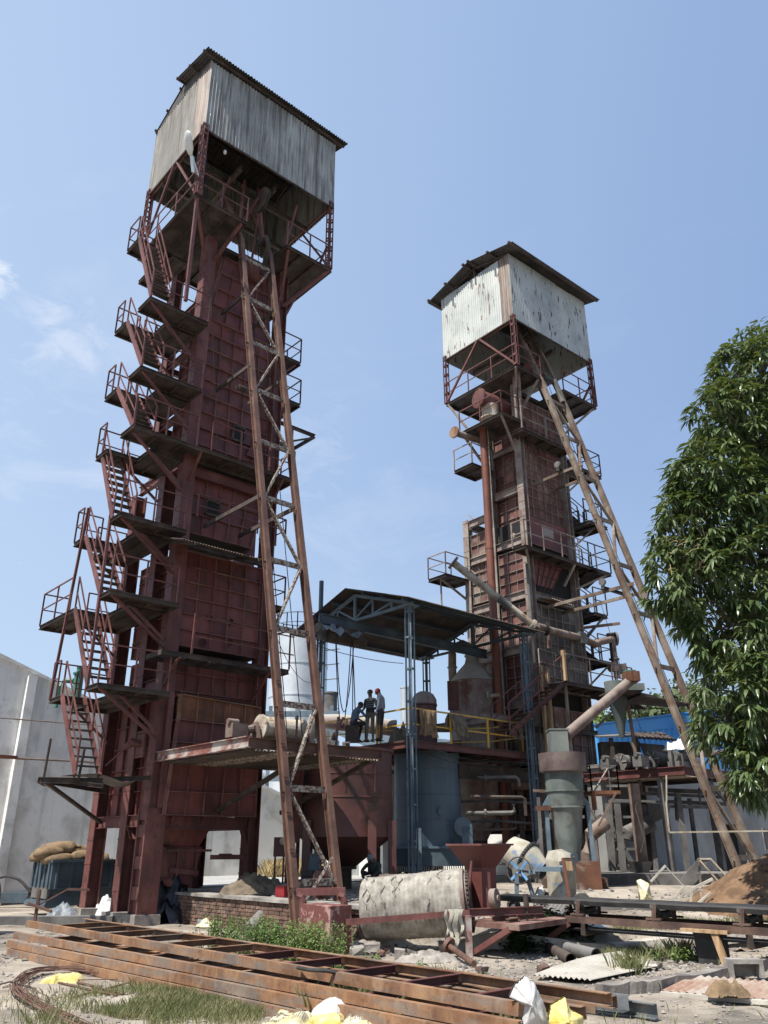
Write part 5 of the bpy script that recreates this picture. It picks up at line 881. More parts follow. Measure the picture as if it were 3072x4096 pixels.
def hang(a, b, sag): return [lerp(a, b, t / 12)[:2] + (lerp(a, b, t / 12)[2] - sag * (1 - (t / 6 - 1) ** 2),) for t in range(13)]
for k, (a, b, s_) in enumerate((((8.0, 2.2, 8.5), (8.7, 2.2, 8.5), 3.0), ((8.1, 2.3, 8.5), (8.9, 2.3, 8.4), 2.4), ((8.6, 2.0, 8.5), (8.45, 1.6, 5.6), 0), ((8.7, 2.1, 8.5), (8.4, 1.7, 5.4), .1))): MB(L).path(hang(a, b, s_), .018, 5).build('hanging_cable', 'void', eh)
for a, b, s_ in (((9.3, -.35, 4.7), (14.8, -.4, 4.6), .35), ((10.2, -.35, 4.7), (14.9, -.4, 4.65), .2)): MB(L).path(hang(a, b, s_), .016, 5).build('slack_cable', 'void', dk)
MB(L).path(hang((9.2, 5.6, 9.2), (14.5, 5.7, 9.1), .15), .015, 5).build('slack_cable', 'void', cp)
# rusty drum with domed white lid, sacking
dm = thing('rust_drum', 'maroon drum with white domed lid standing on the railed platform', 'drum', (1.5, 30.3, 4.97))
MB().lathe((1.47, 30.3, 0), [(.46, 4.97), (.46, 6.6), (.49, 6.62), (.49, 6.68)], 26).build('shell', 'vessel_red', dm, smooth=True)
MB().lathe((1.47, 30.3, 0), [(.47, 6.68), (.47, 6.85), (.36, 7.05), (.18, 7.15), (.02, 7.17)], 26).build('domed_lid', 'dusty_vessel', dm, smooth=True)
def cloth(name, m, c, sx, sy, h, label, cat, seed, sag=.5, group=None, parent=None, n=22, fold=1.0, flat=.0, rot=0):
    """crumpled heap: a height field with folds, its rim on the ground"""
    vs = []; fs = []
    for j in range(n + 1):
        for i in range(n + 1):
            x, y = (i / n * 2 - 1), (j / n * 2 - 1); k = noise.noise(Vector((x * 2.1 + seed, y * 2.1, seed * .7))); rr = sqrt(x * x + y * y) * (1 - .25 * k)
            e = max(0, 1 - rr ** (2.2 - sag)); f_ = abs(noise.noise(Vector((x * 3.2 * fold, y * 3.2 * fold, seed + 5)))) + .6 * abs(noise.noise(Vector((x * 7 * fold, y * 6 * fold, seed + 9))))
            z = h * e * (.72 + .5 * k) * (1 - flat) + h * .5 * f_ * (min(1, e * 3)) ; px_ = x * sx * (1 + .22 * noise.noise(Vector((x * 2, y * 2, seed + 3)))); py_ = y * sy * (1 + .22 * noise.noise(Vector((y * 2, x * 2, seed + 4))))
            a = rot; vs.append((c[0] + px_ * cos(a) - py_ * sin(a), c[1] + px_ * sin(a) + py_ * cos(a), c[2] + max(z, -.02)))
    keep = lambda i, j: sum(sqrt(((i + a) / n * 2 - 1) ** 2 + ((j + b) / n * 2 - 1) ** 2) for a in (0, 1) for b in (0, 1)) / 4 < 1.12
    fs = [(j * (n + 1) + i, j * (n + 1) + i + 1, (j + 1) * (n + 1) + i + 1, (j + 1) * (n + 1) + i) for j in range(n) for i in range(n) if keep(i, j)]
    used = sorted({k for f in fs for k in f}); ix = {k: i for i, k in enumerate(used)}
    o = MB().add([vs[k] for k in used], [tuple(ix[k] for k in f) for f in fs]).build(name, m, parent, smooth=2); return tag(o, label, cat, group) if parent is None else o
def drape(name, m, a, b, drop, label, cat, seed, fr=W, dep=.12, n=14):
    """cloth hanging over a rail from a to b"""
    A, B = Vector(a), Vector(b); vs = []; nrm = (B - A).cross(Vector((0, 0, 1))).normalized()
    prof = [(-.06 - dep * .3, -drop * .55), (-dep * .5, -drop * .25), (-.05, -.03), (0, .03), (.05, -.03), (dep * .6, -drop * .3), (dep * .9, -drop * .7), (dep, -drop)]
    for i in range(n + 1):
        p = A.lerp(B, i / n)
        for k, (d, h) in enumerate(prof): w = sin(i * 1.4 + seed + k * .3) * .05 * (abs(k - 3) / 3); q_ = p + nrm * (d + w) + Vector((0, 0, h * (1 + .18 * noise.noise(Vector((i * .35, k * .05, seed)))))) + (B - A).normalized() * .06 * noise.noise(Vector((i * .3, k * .6, seed + 4))) * abs(k - 3); vs.append(tuple(q_))
    m_ = len(prof); o = MB(fr).add(vs, [(i * m_ + k, i * m_ + k + 1, (i + 1) * m_ + k + 1, (i + 1) * m_ + k) for i in range(n) for k in range(m_ - 1)]).build(name, m, smooth=2); return tag(o, label, cat)
a, b = (9.59, -0.2, 6.03), (10.39, -0.2, 6.07); drape('sacking_cloth', 'burlap', (a[0], -.2, 5.97), (b[0], -.2, 5.97), .85, 'brown jute cloth hung over the yellow rail before the maroon drum', 'cloth', 1, L)
a, b = (11.03, -0.2, 6.09), (11.71, -0.2, 6.09); drape('sacking_cloth', 'burlap_grey', (a[0], -.2, 5.97), (b[0], -.2, 5.97), .75, 'dark grey brown sacking draped on the yellow rail, right of the maroon drum', 'cloth', 5, L, .25)
a, b = (14.66, -0.2, 6.07), (15.19, -0.2, 6.12); drape('sacking_cloth', 'burlap_grey', (14.2, -.2, 5.97), (14.75, -.2, 5.97), .6, 'small dark sacking rag at the right end of the yellow rail', 'cloth', 8, L, .2)
p = (10.45, 1.53, 5.42); c_ = L.w((p[0], p[1], 4.97)); cloth('sacking_heap', 'burlap_grey', (c_.x, c_.y, 4.97), .45, .4, .75, 'heap of brown sacking lying on the deck behind the near canopy column', 'sacking', 3)
# ---------------------------------------------------------------- cone-topped dusty vessel with gooseneck
cv = thing('cone_top_vessel', 'dusty red vessel with a grey conical top and gooseneck pipe beside the red riser', 'vessel', (3.58, 33, .8))
C = (3.62, 33.0)
MB().lathe((C[0], C[1], 0), [(.28, 2.0), (.9, 3.1), (.92, 3.12), (.92, 7.98), (.95, 8.0)], 36).build('shell', 'dusty_vessel', cv, smooth=True)
MB().lathe((C[0], C[1], 0), [(.97, 8.0), (.6, 8.45), (.3, 8.78), (.25, 9.0), (.25, 9.05), (.3, 9.06), (.3, 9.12), (.2, 9.13), (.2, 9.3)], 36).build('cone_top', mat('cement_dust', [(.32, .31, .29), (.44, .43, .40)], 1.5, .95, streak=((.3, .22, .18), .55, .72, .5)), cv, smooth=True)
MB().path([(C[0], 33, 9.2), (C[0] - .1, 33, 9.5), (C[0] - .35, 33, 9.62), (C[0] - .65, 33, 9.5), (C[0] - .8, 33, 9.2), (C[0] - .82, 33, 8.6), (C[0] - .82, 33, 3.0)], .17, 14).build('gooseneck_pipe', 'dusty_vessel', cv, smooth=True)
MB().tube((C[0] - .82, 33, 8.6), (C[0] - .82, 33, 8.65), .21, 14).build('flange', 'dusty_vessel', cv)
for x, z0, z1 in ((C[0] - .92, 6.6, 7.9), (C[0] - .88, 4.6, 5.6)):
    o = MB().box((x - .2, 32.1, z0 + .15), (x + .24, 32.16, z1)).build('inspection_plate', 'maroon', cv)
    for k in range(6):
        for xx in (x - .17, x + .21): MB().tube((xx, 32.1, z0 + .2 + k * (z1 - z0 - .26) / 5), (xx, 32.07, z0 + .2 + k * (z1 - z0 - .26) / 5), .025, 6).build('bolt', 'maroon', o)
MB().tube((C[0] + .6, 32.1, 7.3), (C[0] + .9, 31.9, 7.3), .08, 10).box((C[0] + .42, 32.0, 7.2), (C[0] + .5, 32.2, 7.45)).build('nozzle', 'pale_pipe', cv)
for a, b in (((C[0] - 1.9, 31.6, 6.0), (C[0] + .3, 31.9, 6.35)), ((C[0] + .1, 31.95, 6.55), (C[0] + 2.2, 32.6, 6.4)), ((C[0] - 1.9, 33.5, 6.2), (C[0] - .6, 33.5, 6.2))): MB().ibeam(a, b, .22, .14).build('support_beam', 'dusty', cv)
MB().lathe((C[0], C[1], 0), [(.3, 1.0), (.28, 2.0)], 16).build('outlet', 'dark_steel', cv, smooth=True)
MB().tube((C[0] + 1.15, 31.6, 3.95), (C[0] + 2.0, 31.4, 3.95), .22, 16).tube((C[0] + 1.98, 31.4, 3.95), (C[0] + 2.05, 31.4, 3.95), .3, 20).tube((C[0] + 1.1, 31.6, 3.95), (C[0] + 1.16, 31.6, 3.95), .27, 18).build('side_nozzle', 'brown_pipe', cv, smooth=True)
for z in (4.7, 3.3, 2.6): MB().path([(C[0] - 1.5, 31.3, z), (C[0] + .5, 31.3, z + .05), (C[0] + 2.6, 31.3, z - .1)], .045, 8).build('service_pipe', 'soot', cv)
for x in (C[0] + 1.5, C[0] + 2.5): MB().bar((x, 32.2, .7), (x, 32.2, 6.0), .18).build('support_post', 'dark_steel', cv)

# ---------------------------------------------------------------- white diagonal pipe, header pipe
wpz = thing('sloping_pipe', 'long pale scaled pipe sloping down across the right tower to the canopy end', 'pipe', (-2.3, 1.6, 9), R)
a, b = (-2.37, 1.61, 11.05), (0.17, 0.35, 8.98); MB(R).tube(a, b, .13, 16).build('pipe_run', 'pale_pipe', wpz, smooth=True)
d_ = (Vector(b) - Vector(a)).normalized(); MB(R).tube(Vector(a) - d_ * .05, Vector(a) + d_ * .03, .26, 18).build('flange', 'brown_pipe', wpz); MB(R).tube(Vector(b) - d_ * .05, Vector(b) + d_ * .05, .2, 16).build('elbow_flange', 'pale_pipe', wpz)
m1_ = Vector(a).lerp(Vector(b), .64); MB(R).tube(m1_ - d_ * .25, m1_ + d_ * .25, .142, 16).build('repair_sleeve', 'soot', wpz, smooth=True)
hp2 = thing('header_pipe', 'dusty brown header pipe running across the right tower front to flanged elbows', 'pipe', (3, .5, 9), R)
pts = [(0.41, 0.35, 8.96), (0.91, 0.35, 8.94), (1.17, 0.35, 8.92), (2.92, 0.35, 8.92), (3.78, 0.35, 8.82), (4.03, 0.35, 8.95), (5.1, 0.35, 9.24)]
MB(R).path(pts, .14, 14).build('pipe_run', 'brown_pipe', hp2, smooth=True)
dn = [(4.89, 0.35, 9.17), (4.89, 0.35, 8.38), (4.97, 0.35, 8.13), (4.96, 0.35, 7.7)]
MB(R).path(dn, .13, 14).build('drop_pipe', 'brown_pipe', hp2, smooth=True)
c = pts[-1]; MB(R).tube(c, (c[0] + .06, c[1] - .05, c[2]), .27, 20).build('flange', 'soot', hp2); c = (4.87, 0.35, 9.35); MB(R).tube(c, (c[0], c[1], c[2] - .3), .09, 12).tube(c, (c[0], c[1], c[2] + .05), .19, 16).build('top_flange', 'soot', hp2)
for q_ in ((4.75, 0.35, 8.1), (5.23, 0.35, 8.08)): MB(R).tube((q_[0], q_[1] - .1, q_[2]), (q_[0] + .05, q_[1] + .15, q_[2]), .19, 18).build('flange', 'brown_pipe', hp2)
c = dn[1]; MB(R).tube(c, (c[0], c[1], c[2] + .05), .2, 16).build('flange', 'soot', hp2); c = pts[3]; MB(R).box((c[0] - .2, c[1] - .15, c[2] - .22), (c[0] + .15, c[1] + .2, c[2] + .2)).build('wrapped_joint', 'soot', hp2); c = pts[1]; MB(R).tube((c[0] - .05, c[1], c[2]), (c[0] + .02, c[1] - .05, c[2]), .24, 16).build('flange', 'void', hp2)

# ---------------------------------------------------------------- cyclones
cy = thing('cyclone', 'large grey green cyclone with maroon collar and square inlet, right of the canopy', 'cyclone', (5.45, 25.6, 1))
C = (5.44, 25.6); G = 'grey_green'
MB().lathe((C[0], C[1], 0), [(.25, 1.0), (.27, 1.35), (.40, 2.15), (.47, 2.8), (.49, 2.84), (.52, 2.95), (.565, 3.5), (.57, 3.9)], 36).build('shell', G, cy, smooth=True)
MB().lathe((C[0], C[1], 0), [(.58, 3.86), (.7, 3.88), (.71, 3.92), (.71, 4.42), (.2, 4.44)], 36).build('collar', mat('dull_maroon_collar', [(.07, .045, .045), (.11, .075, .072), (.15, .12, .11)], .8, .8, dust=(DUST, .5)), cy, smooth=True)
MB().box((C[0] - .36, 25.3, 4.4), (C[0] + .18, 25.9, 5.1)).box((C[0] - .38, 25.28, 5.1), (C[0] + .24, 25.95, 5.14)).build('inlet_box', G, cy)
for s_ in (-1, 1): MB().slab([(C[0] + s_ * .5, 25.5, 2.92), (C[0] + s_ * .72, 25.5, 2.92), (C[0] + s_ * .5, 25.5, 3.25)], .1, n=(0, 1, 0)).bar((C[0] + s_ * .62, 25.5, 2.9), (C[0] + s_ * (.62 + .02), 25.4, .95), .11).build('leg', 'blue_steel', cy)
MB().box((C[0] - .95, 25.35, 2.78), (C[0] - .5, 25.45, 2.9)).build('bracket', 'rust_box', cy)
MB().box((C[0] + .55, 25.1, .66), (C[0] + .9, 25.6, .95)).box((C[0] - .9, 25.1, .66), (C[0] - .5, 25.6, .95)).build('brick_footing', 'brick', cy)
bx = MB().box((5.1, 24.6, .62), (6.05, 25.1, 1.4)).build('rusty_steel_box', mat('smeared_rust_box', [(.08, .035, .022), (.15, .065, .035)], 2, .85, spots=[((.28, .26, .23), 1.3, .54, .64, .7)])); tag(bx, 'rusty brown steel box standing below the large cyclone', 'box')
dp = thing('diagonal_duct', 'thick brown dusty duct slanting down from the small cyclone to the large one', 'duct', (6.6, 27, 5))
a, b = V(C[0] + .15, 25.6, 4.93), V(*(8.81, 28.6, 7.27)); MB().tube(a, b, .17, 18).build('pipe_run', 'brown_pipe', dp, smooth=True); MB().box((b.x - .3, 28.2, b.z - .12), (b.x + .18, 28.8, b.z + .22)).build('duct_box', 'rust_box', dp)
c2_ = thing('cyclone', 'smaller grey green cyclone with a long thin cone, high beside the right tower', 'cyclone', (8.6, 30.2, 5))
x0 = (8.61, 30.0, 7.48)[0]; zt2, zb2 = (8.61, 30.0, 7.48)[2], (8.58, 30.0, 7.2)[2]
MB().lathe((x0, 30.2, 0), [(.35, zb2 - .2), (.36, zb2), (.37, zt2), (.1, zt2 + .03)], 26).build('shell', G, c2_, smooth=True)
MB().lathe((x0 + .08, 30.2, 0), [(.09, 5.45), (.32, 6.75), (.34, 6.8), (.34, zb2 - .15)], 26).build('cone', mat('dark_green_cone', [(.05, .065, .065), (.08, .1, .098)], 1, .6), c2_, smooth=True)
q0, q1 = (9.13, 29.8, 7.36), (9.62, 29.8, 7.11); MB().box((x0 + .2, 29.8, q1[2]), (q1[0], 30.4, q0[2])).build('inlet_box', G, c2_)
q0 = (9.22, 29.8, 7.61); MB().tube((q0[0], 30.1, q0[2]), (q0[0], 30.1, q0[2] + .2), .17, 18).tube((q0[0], 30.1, q0[2] + .2), (q0[0], 30.1, q0[2] + .26), .24, 18).build('top_flange', 'green', c2_)
p0, p1 = (8.52, 30.0, 6.98), (9.89, 30.0, 6.4)
for k, (dx, dz, w_) in enumerate(((0, 0, 1.3), (.8, -.25, 1.6))): MB().slab([(p0[0] - .2 + dx, 28.8, p0[2] + dz), (p0[0] + w_ + dx, 29.2, p0[2] + dz - .25), (p0[0] + w_ + dx + .2, 31, p0[2] + dz - .1), (p0[0] - .3 + dx, 31, p0[2] + dz + .1)], .05).build('roof_plate', 'dark_steel', c2_)
p0 = (9.02, 30.0, 6.63); MB().tube((p0[0], 30.1, p0[2]), (p0[0] + .1, 30.1, 3.5), .07, 8).build('post', 'brown_pipe', c2_)

# pipework and small plant crowding the space below and behind the deck
pk = thing('pipe_bundle', 'dusty tangle of level pipes and valves below the deck, right of the blue vessel', 'pipework', (3.4, 29, .7))
rn = random.Random(77)
for k in range(6):
    z_ = 1.2 + k * .55 + rn.uniform(-.1, .1); x0_ = 2.7 + rn.uniform(-.1, .2); x1_ = 4.6 + rn.uniform(-.4, .2); y_ = 28.2 + rn.uniform(-.5, 1.2); r_ = rn.choice([.03, .04, .055, .07]); dr = rn.choice([-.6, -.3, .3])
    MB().path([(x0_, y_, z_), (x1_ - .1, y_, z_ + rn.uniform(-.04, .04)), (x1_, y_, z_ + .08 * (1 if dr > 0 else -1)), (x1_, y_, z_ + dr)], r_, 8).build('pipe_run', rn.choice(['soot', 'brown_pipe', 'dusty', 'dark_steel']), pk, smooth=True)
    if k % 2: MB().tube((x0_ + .6, y_, z_), (x0_ + .66, y_, z_), r_ * 2, 12).tube((x0_ + .6, y_ - .2, z_), (x0_ + .6, y_, z_), r_ * .8, 8).build('valve', 'soot', pk)
pk2 = thing('plant_frame', 'dark dusty frame with ducts at the foot of the right tower behind the cyclone', 'frame', (5.6, 28.5, .7))
for k in range(12):
    x_, y_ = 4.6 + rn.uniform(0, 3.2), 27.6 + rn.uniform(0, 1.6)
    if k % 3 == 0: MB().bar((x_, y_, .6), (x_ + rn.uniform(-.05, .05), y_, 3.2 + rn.uniform(0, 1)), .1).build('post', rn.choice(['soot', 'dark_steel']), pk2)
    elif k % 3 == 1: z_ = rn.uniform(1.2, 3.8); MB().bar((x_, y_, z_), (x_ + rn.uniform(.8, 1.6), y_, z_ + rn.uniform(-.1, .1)), .09).build('beam', rn.choice(['soot', 'brown_pipe']), pk2)
    else: z_ = rn.uniform(1.2, 2.6); MB().bar((x_, y_, z_), (x_ + rn.uniform(-.8, .8), y_, z_ + 1.1), .06).build('brace', 'soot', pk2)
MB().path([(6.4, 27.8, .9), (6.3, 27.8, 1.6), (6.6, 27.9, 2.1), (7.2, 28.0, 2.5)], .22, 14).build('bent_duct', 'brown_pipe', pk2, smooth=True)
ro = thing('rooftop_clutter', 'loose corrugated sheets and timber lying behind the deck, left of the cone-topped vessel', 'scrap', (0, 33, 4.6))
for k in range(7): x_ = -2.2 + k * .75; MB().corr((x_, 32.6, 4.9 + .08 * (k % 2)), (x_ + .85, 32.6, 4.95), (x_ + .1, 34.4, 5.45), (0, -.3, 1), .02, .12).build('sheet', rn.choice(['blue_dark', 'soot', 'dark_steel']), ro, smooth=True)

# seams, bolt rings and fittings on the vessels
for o_, c_, r_, zs, m_ in ((vv, (1.47, 29.2), 1.142, (2.6, 3.4, 4.2), 'blue_vessel'), (vb, (-1.17, 25.5), 1.384, (3.75,), 'vessel_red')):
    for z_ in zs: MB().lathe((c_[0], c_[1], 0), [(r_, z_), (r_ + .012, z_ + .005), (r_ + .012, z_ + .03), (r_, z_ + .035)], 44, caps=False).build('weld_seam', m_, o_)
    for a_ in (4.1, 4.75, 5.4): MB().box((c_[0] + r_ * cos(a_) - .012, c_[1] + r_ * sin(a_) - .012, zs[0] - .5), (c_[0] + r_ * cos(a_) + .012, c_[1] + r_ * sin(a_) + .012, zs[-1] + .5)).build('vertical_seam', m_, o_)
    MB().lathe((c_[0] + r_ * cos(5.0), c_[1] + r_ * sin(5.0), zs[0] + .25), [(0, -.04), (.07, -.04), (.07, .12), (.11, .12), (.11, .16), (0, .16)], 16, (cos(5.0), sin(5.0), 0)).build('nozzle', m_, o_, smooth=True)
for z_ in (3.3, 2.84): MB().lathe((5.44, 25.6, 0), [(.50, z_), (.585 if z_ > 3 else .53, z_ + .01), (.585 if z_ > 3 else .53, z_ + .05), (.50, z_ + .06)], 36, caps=False).build('flange_ring', 'grey_green', cy, smooth=True)

# ---------------------------------------------------------------- right-hand winch platform and machinery
wq = thing('winch_platform', 'long maroon steel winch platform on posts left of the pale hoist rails', 'platform', (2.5, -1.5, 4), R)
MB(R).ibeam((1.5, 1.2, 3.88), (1.5, -3.9, 3.88), .25, .16, .02).build('edge_beam', 'maroon', wq)
for a, b in (((1.5, -3.9, 3.86), (4.6, -3.9, 3.86)), ((4.6, -3.9, 3.86), (4.6, .9, 3.86)), ((1.5, -.6, 3.84), (4.6, -.6, 3.84))): MB(R).chan(a, b, .24, .1, .015).build('edge_beam', 'maroon', wq)
for i in range(4): MB(R).corr((1.6 + i * .75, -3.8, 3.74), (2.37 + i * .75, -3.8, 3.74), (1.6 + i * .75, .8, 3.74), (0, 0, 1), .02, .1).build('deck_sheet', 'pale_pipe' if i == 0 else 'dark_steel', wq, smooth=True)
for u, v in ((1.6, -3.0), (1.6, -.4), (3.4, -3.6), (4.4, -3.0), (2.6, .5)): MB(R).bar((u, v, 3.7), (u + .05, v, .5), .16).build('post', 'soot', wq)
MB(R).bar((2.6, -3.9, 3.7), (3.9, -3.9, 2.9), .07).bar((1.6, -3.0, 2.9), (4.4, -3.0, 2.95), .1).build('brace', 'soot', wq)
for a, b in (((1.5, -3.9, 4.0), (4.6, -3.9, 4.0)),): r = MB(R); rail(r, [a, b], .35, 1.5, .02, False); r.build('guard_rail', 'soot', wq)
for k, (v, lab) in enumerate(((-1.35, 'grey steel winch with spoked flange, the left one of two on the maroon platform'), (-2.55, 'grey steel winch with dark drum, beside the hoist rails on the maroon platform'))):
    wn = thing('winch', lab, 'winch', (2.4, v, 4), R, group='winches on the right platform')
    winch(wn, R, 2.0, v, 4.0, .24, .75, 'soot', 'soot')
    sp = MB(R)
    for a in range(6): sp.bar((1.985, v, 4.34), (1.985, v + .26 * cos(a * pi / 3), 4.34 + .26 * sin(a * pi / 3)), .03)
    sp.build('flange_spokes', 'concrete', wn)
c_ = R.w((2.2, -3.35, 4.0)); cc = V(c_.x, c_.y, 0)
p = R.w((2.0, -3.4, 4.35)); 
mo = thing('motor', 'dusty grey motor and gearbox at the end of the maroon winch platform', 'motor', (2.2, -3.4, 4.0), R)
MB(R).box((1.8, -3.6, 3.98), (2.6, -3.2, 4.2)).tube((1.8, -3.4, 4.35), (2.6, -3.4, 4.35), .17, 16).bar((1.7, -3.4, 4.0), (1.7, -3.4, 4.5), .1).build('motor_body', 'soot', mo)
sc = 1.13
pw = R.w((2.2, -3.4, 4.62)); cloth('plastic_sheet', 'plastic', (pw.x, pw.y, pw.z - .1), .55, .3, .35, 'crumpled white plastic sheet tied over the motor by the hoist rails', 'sheet', 12, fold=1.3)
# fine clutter: conveyors frames, chutes and posts between the winch platform and the grey wall
def wposts(name, label, cat, items, m, base):
    t = thing(name, label, cat, base)
    for k, (a, b, r_) in enumerate(items): MB().bar(a, b, r_).build('post' if abs(a[2] - b[2]) > 1 else 'beam', m, t)
    return t
wposts('pipe_rack', 'dusty grey frame of posts and level pipes under the right winch platform', 'frame', [
 ((9.62, 31.0, 3.22), ((9.56, 31.0, 0.72)[0], 31, .5), .16), ((10.19, 29.5, 3.5), ((10.18, 29.5, 0.7)[0], 29.5, .5), .17), ((11.47, 32.0, 3.44), ((11.44, 32.0, 0.73)[0], 32, .5), .13),
 ((9.68, 31.0, 3.7), (12.27, 31.0, 3.59), .14), ((9.18, 30.5, 3.55), (12.09, 30.5, 3.4), .1), ((7.8, 29.5, 3.28), (9.77, 29.5, 3.19), .07), ((10.23, 31.0, 3.28), (12.42, 31.0, 3.19), .12),
 ((9.71, 30.0, 3.68), (9.67, 30.0, 3.37), .08), ((11.15, 30.0, 3.69), (11.12, 30.0, 3.18), .06), ((10.84, 31.5, 3.45), (10.77, 31.5, 2.65), .16)], 'soot', (11, 31, .6))
wposts('water_pipe', 'thin whitish pipe that drops and runs level to the right edge before the grey wall', 'pipe', [((8.71, 26.0, 3.81), (8.61, 26.0, 3.03), .035), ((8.59, 26.0, 3.03), (8.57, 26.0, 2.19), .04), ((8.57, 26.0, 2.17), ((11.62, 26.0, 2.21)[0] + 1, 26, (11.62, 26.0, 2.21)[2]), .045)], 'pale_pipe', (8.5, 26, .6))
lf = thing('ladder_frame', 'dusty grey lattice leg with rungs standing behind the large cyclone', 'frame', ((7.63, 29.0, 1.03)[0], 29, .6))
for p0, p1 in (((7.61, 29.0, 3.13), (7.51, 29.0, 1.03)), ((7.89, 29.0, 3.13), (7.86, 29.0, 1.03))): MB().bar(p0, p1, .2).build('leg', 'soot', lf)
for k in range(6): z_ = 1.2 + k * .5; x_ = (7.61, 29.0, 1.99)[0]; MB().bar((x_, 29, z_), (x_ + .9, 29, z_), .06, .08).build('rung', 'soot', lf)
st2 = thing('steel_stair', 'narrow dusty steel stair behind the large cyclone, leaning to the right', 'stair', ((8.54, 30.0, 1.15)[0], 30, .7))
a, b = (8.54, 30.0, 1.11), (7.68, 30.0, 2.83); stair(W, a, b, .7, (0, 1, 0), 10, st2, 'soot', 'soot', False)
bk = thing('bin', 'dusty grey sloping bin hanging under the winch platform before the grey wall', 'bin', (9.8, 31.5, .7))
P = [(9.11, 31.0, 3.18), (10.38, 31.0, 3.18), (10.29, 31.0, 2.83), (9.62, 31.0, 2.51), (9.14, 31.0, 2.35), (9.03, 31.0, 2.47)]
MB().add([tuple(p) for p in P] + [(p[0] + .2, 32.6, p[2] + .1) for p in P], [(0, 1, 2, 3, 4, 5), (11, 10, 9, 8, 7, 6)] + [(i, i + 6, (i + 1) % 6 + 6, (i + 1) % 6) for i in range(6)]).build('shell', 'soot', bk)
bt = thing('chute_pipe', 'sooty bent chute pipe under the grey bin behind the brown drop pipe', 'pipe', (9.3, 30.8, .7)); MB().path([(9.57, 30.8, 2.58), (9.13, 30.8, 2.39), (8.69, 30.8, 2.19), (8.63, 30.8, 2.0)], [.3, .28, .3, .22], 16).build('pipe_run', 'soot', bt, smooth=True)
bt = thing('drop_pipe', 'brown vertical drop pipe ending in a black box, right of the large cyclone', 'pipe', ((8.26, 28.5, 1.29)[0], 28.5, .7))
a, b = (8.39, 28.5, 3.73), (8.27, 28.5, 1.32); MB().tube(a, (a[0], 28.5, b[2]), .19, 18).build('pipe_run', 'brown_pipe', bt, smooth=True); MB().path([(a[0], 28.3, a[2] - .6), (a[0] - .1, 28.25, 3.0), (a[0] + .05, 28.2, 2.0), (a[0] - .1, 28.25, 1.6)], .02, 5).build('hanging_hose', 'pale_pipe', bt)
a, b = (8.14, 28.0, 1.33), (8.55, 28.0, 0.99); o = MB().add([(a[0], 28, b[2] - .5), (b[0] - .4, 28, b[2] - .5), (b[0] - .4, 28.8, b[2] - .5), (a[0], 28.8, b[2] - .5), (a[0] - .1, 27.9, a[2]), (b[0], 27.9, a[2]), (b[0], 28.9, a[2]), (a[0] - .1, 28.9, a[2])], [(0, 3, 2, 1), (4, 5, 6, 7), (0, 1, 5, 4), (1, 2, 6, 5), (2, 3, 7, 6), (3, 0, 4, 7)]).build('black_hopper_box', 'black'); tag(o, 'black open box under the brown drop pipe', 'box')
sh = thing('roof_shack', 'small grey shack with drooping sheet roof and tarpaulin wall before the blue shed', 'shack', (10.2, 32, 4.4))
MB().slab([(9.69, 31.5, 5.41), (10.61, 31.5, 5.33), (10.74, 31.5, 4.97), (9.82, 31.5, 4.96)], .05, n=(0, 1, 0)).build('tarpaulin_wall', 'soot', sh)
a, b = (9.47, 31.0, 5.52), (11.0, 31.0, 5.55)
for k in range(5): MB().corr((a[0] + k * (b[0] - a[0]) / 5, 31, a[2] - .02 * k), (a[0] + (k + 1.05) * (b[0] - a[0]) / 5, 31, a[2] - .02 * k - .02), (a[0] + k * (b[0] - a[0]) / 5 + .1, 32.8, a[2] + .45), (0, -.3, 1), .03, .16).build('roof_sheet', 'dark_steel', sh, smooth=True)
a, b = (8.14, 31.0, 5.56), (9.48, 31.0, 5.58); MB().slab([(a[0], 31, a[2]), (b[0], 31, b[2]), (b[0], 33, b[2] + .3), (a[0], 33, a[2] + .3)], .05).build('roof_sheet', 'soot', sh)
MB().box((a[0] + .3, 32.4, .6), (b[0] + .5, 32.9, a[2])).build('wall', 'soot', sh)
for x in (a[0] + .4, b[0]): MB().bar((x, 31.2, .6), (x, 31.2, a[2]), .14).build('post', 'dark_steel', sh)
cg = thing('access_platform', 'small orange rusted access platform with pipe rails, right of the large cyclone', 'platform', (6.59, 25.5, 3.29))
a, b = (6.22, 25.5, 3.36), (7.1, 25.5, 3.24); z_ = a[2] - .02
MB().box((a[0], 25.5, z_ - .1), (b[0], 26.6, z_)).box((a[0], 25.48, z_ - .55), (a[0] + .12, 25.6, z_)).build('deck', 'rust_box', cg)
r = MB(); rail(r, [(a[0] + .03, 26.5, z_), (a[0] + .03, 25.55, z_), (b[0] - .03, 25.55, z_), (b[0] - .03, 26.5, z_)], .72, 1.2, .018); r.build('guard_rail', 'soot', cg); MB().bar((a[0] + .1, 25.5, z_ - 1.0), (a[0] + .75, 25.5, z_ - .05), .05).bar((a[0] + .1, 25.5, z_), (a[0] + .8, 26.4, z_ + .7), .04).build('brace', 'brown_pipe', cg)
lp = thing('lean_pipe', 'brown pipe lying level on the blue lean-to above the grey wall', 'pipe', (15, 33, 4.5)); MB().path([(11.69, 31.0, 4.9), (12.94, 32.0, 5.11), (13.35, 32.0, 5.17), (14.18, 32.0, 5.03)], .09, 10).build('pipe_run', 'brown_pipe', lp, smooth=True)
for p0, p1 in (((12.95, 32.0, 5.17), (12.91, 32.0, 4.49)), ((13.08, 32.0, 5.13), (13.04, 32.0, 4.49))): MB().bar(p0, p1, .05).build('post', 'brown_pipe', lp)
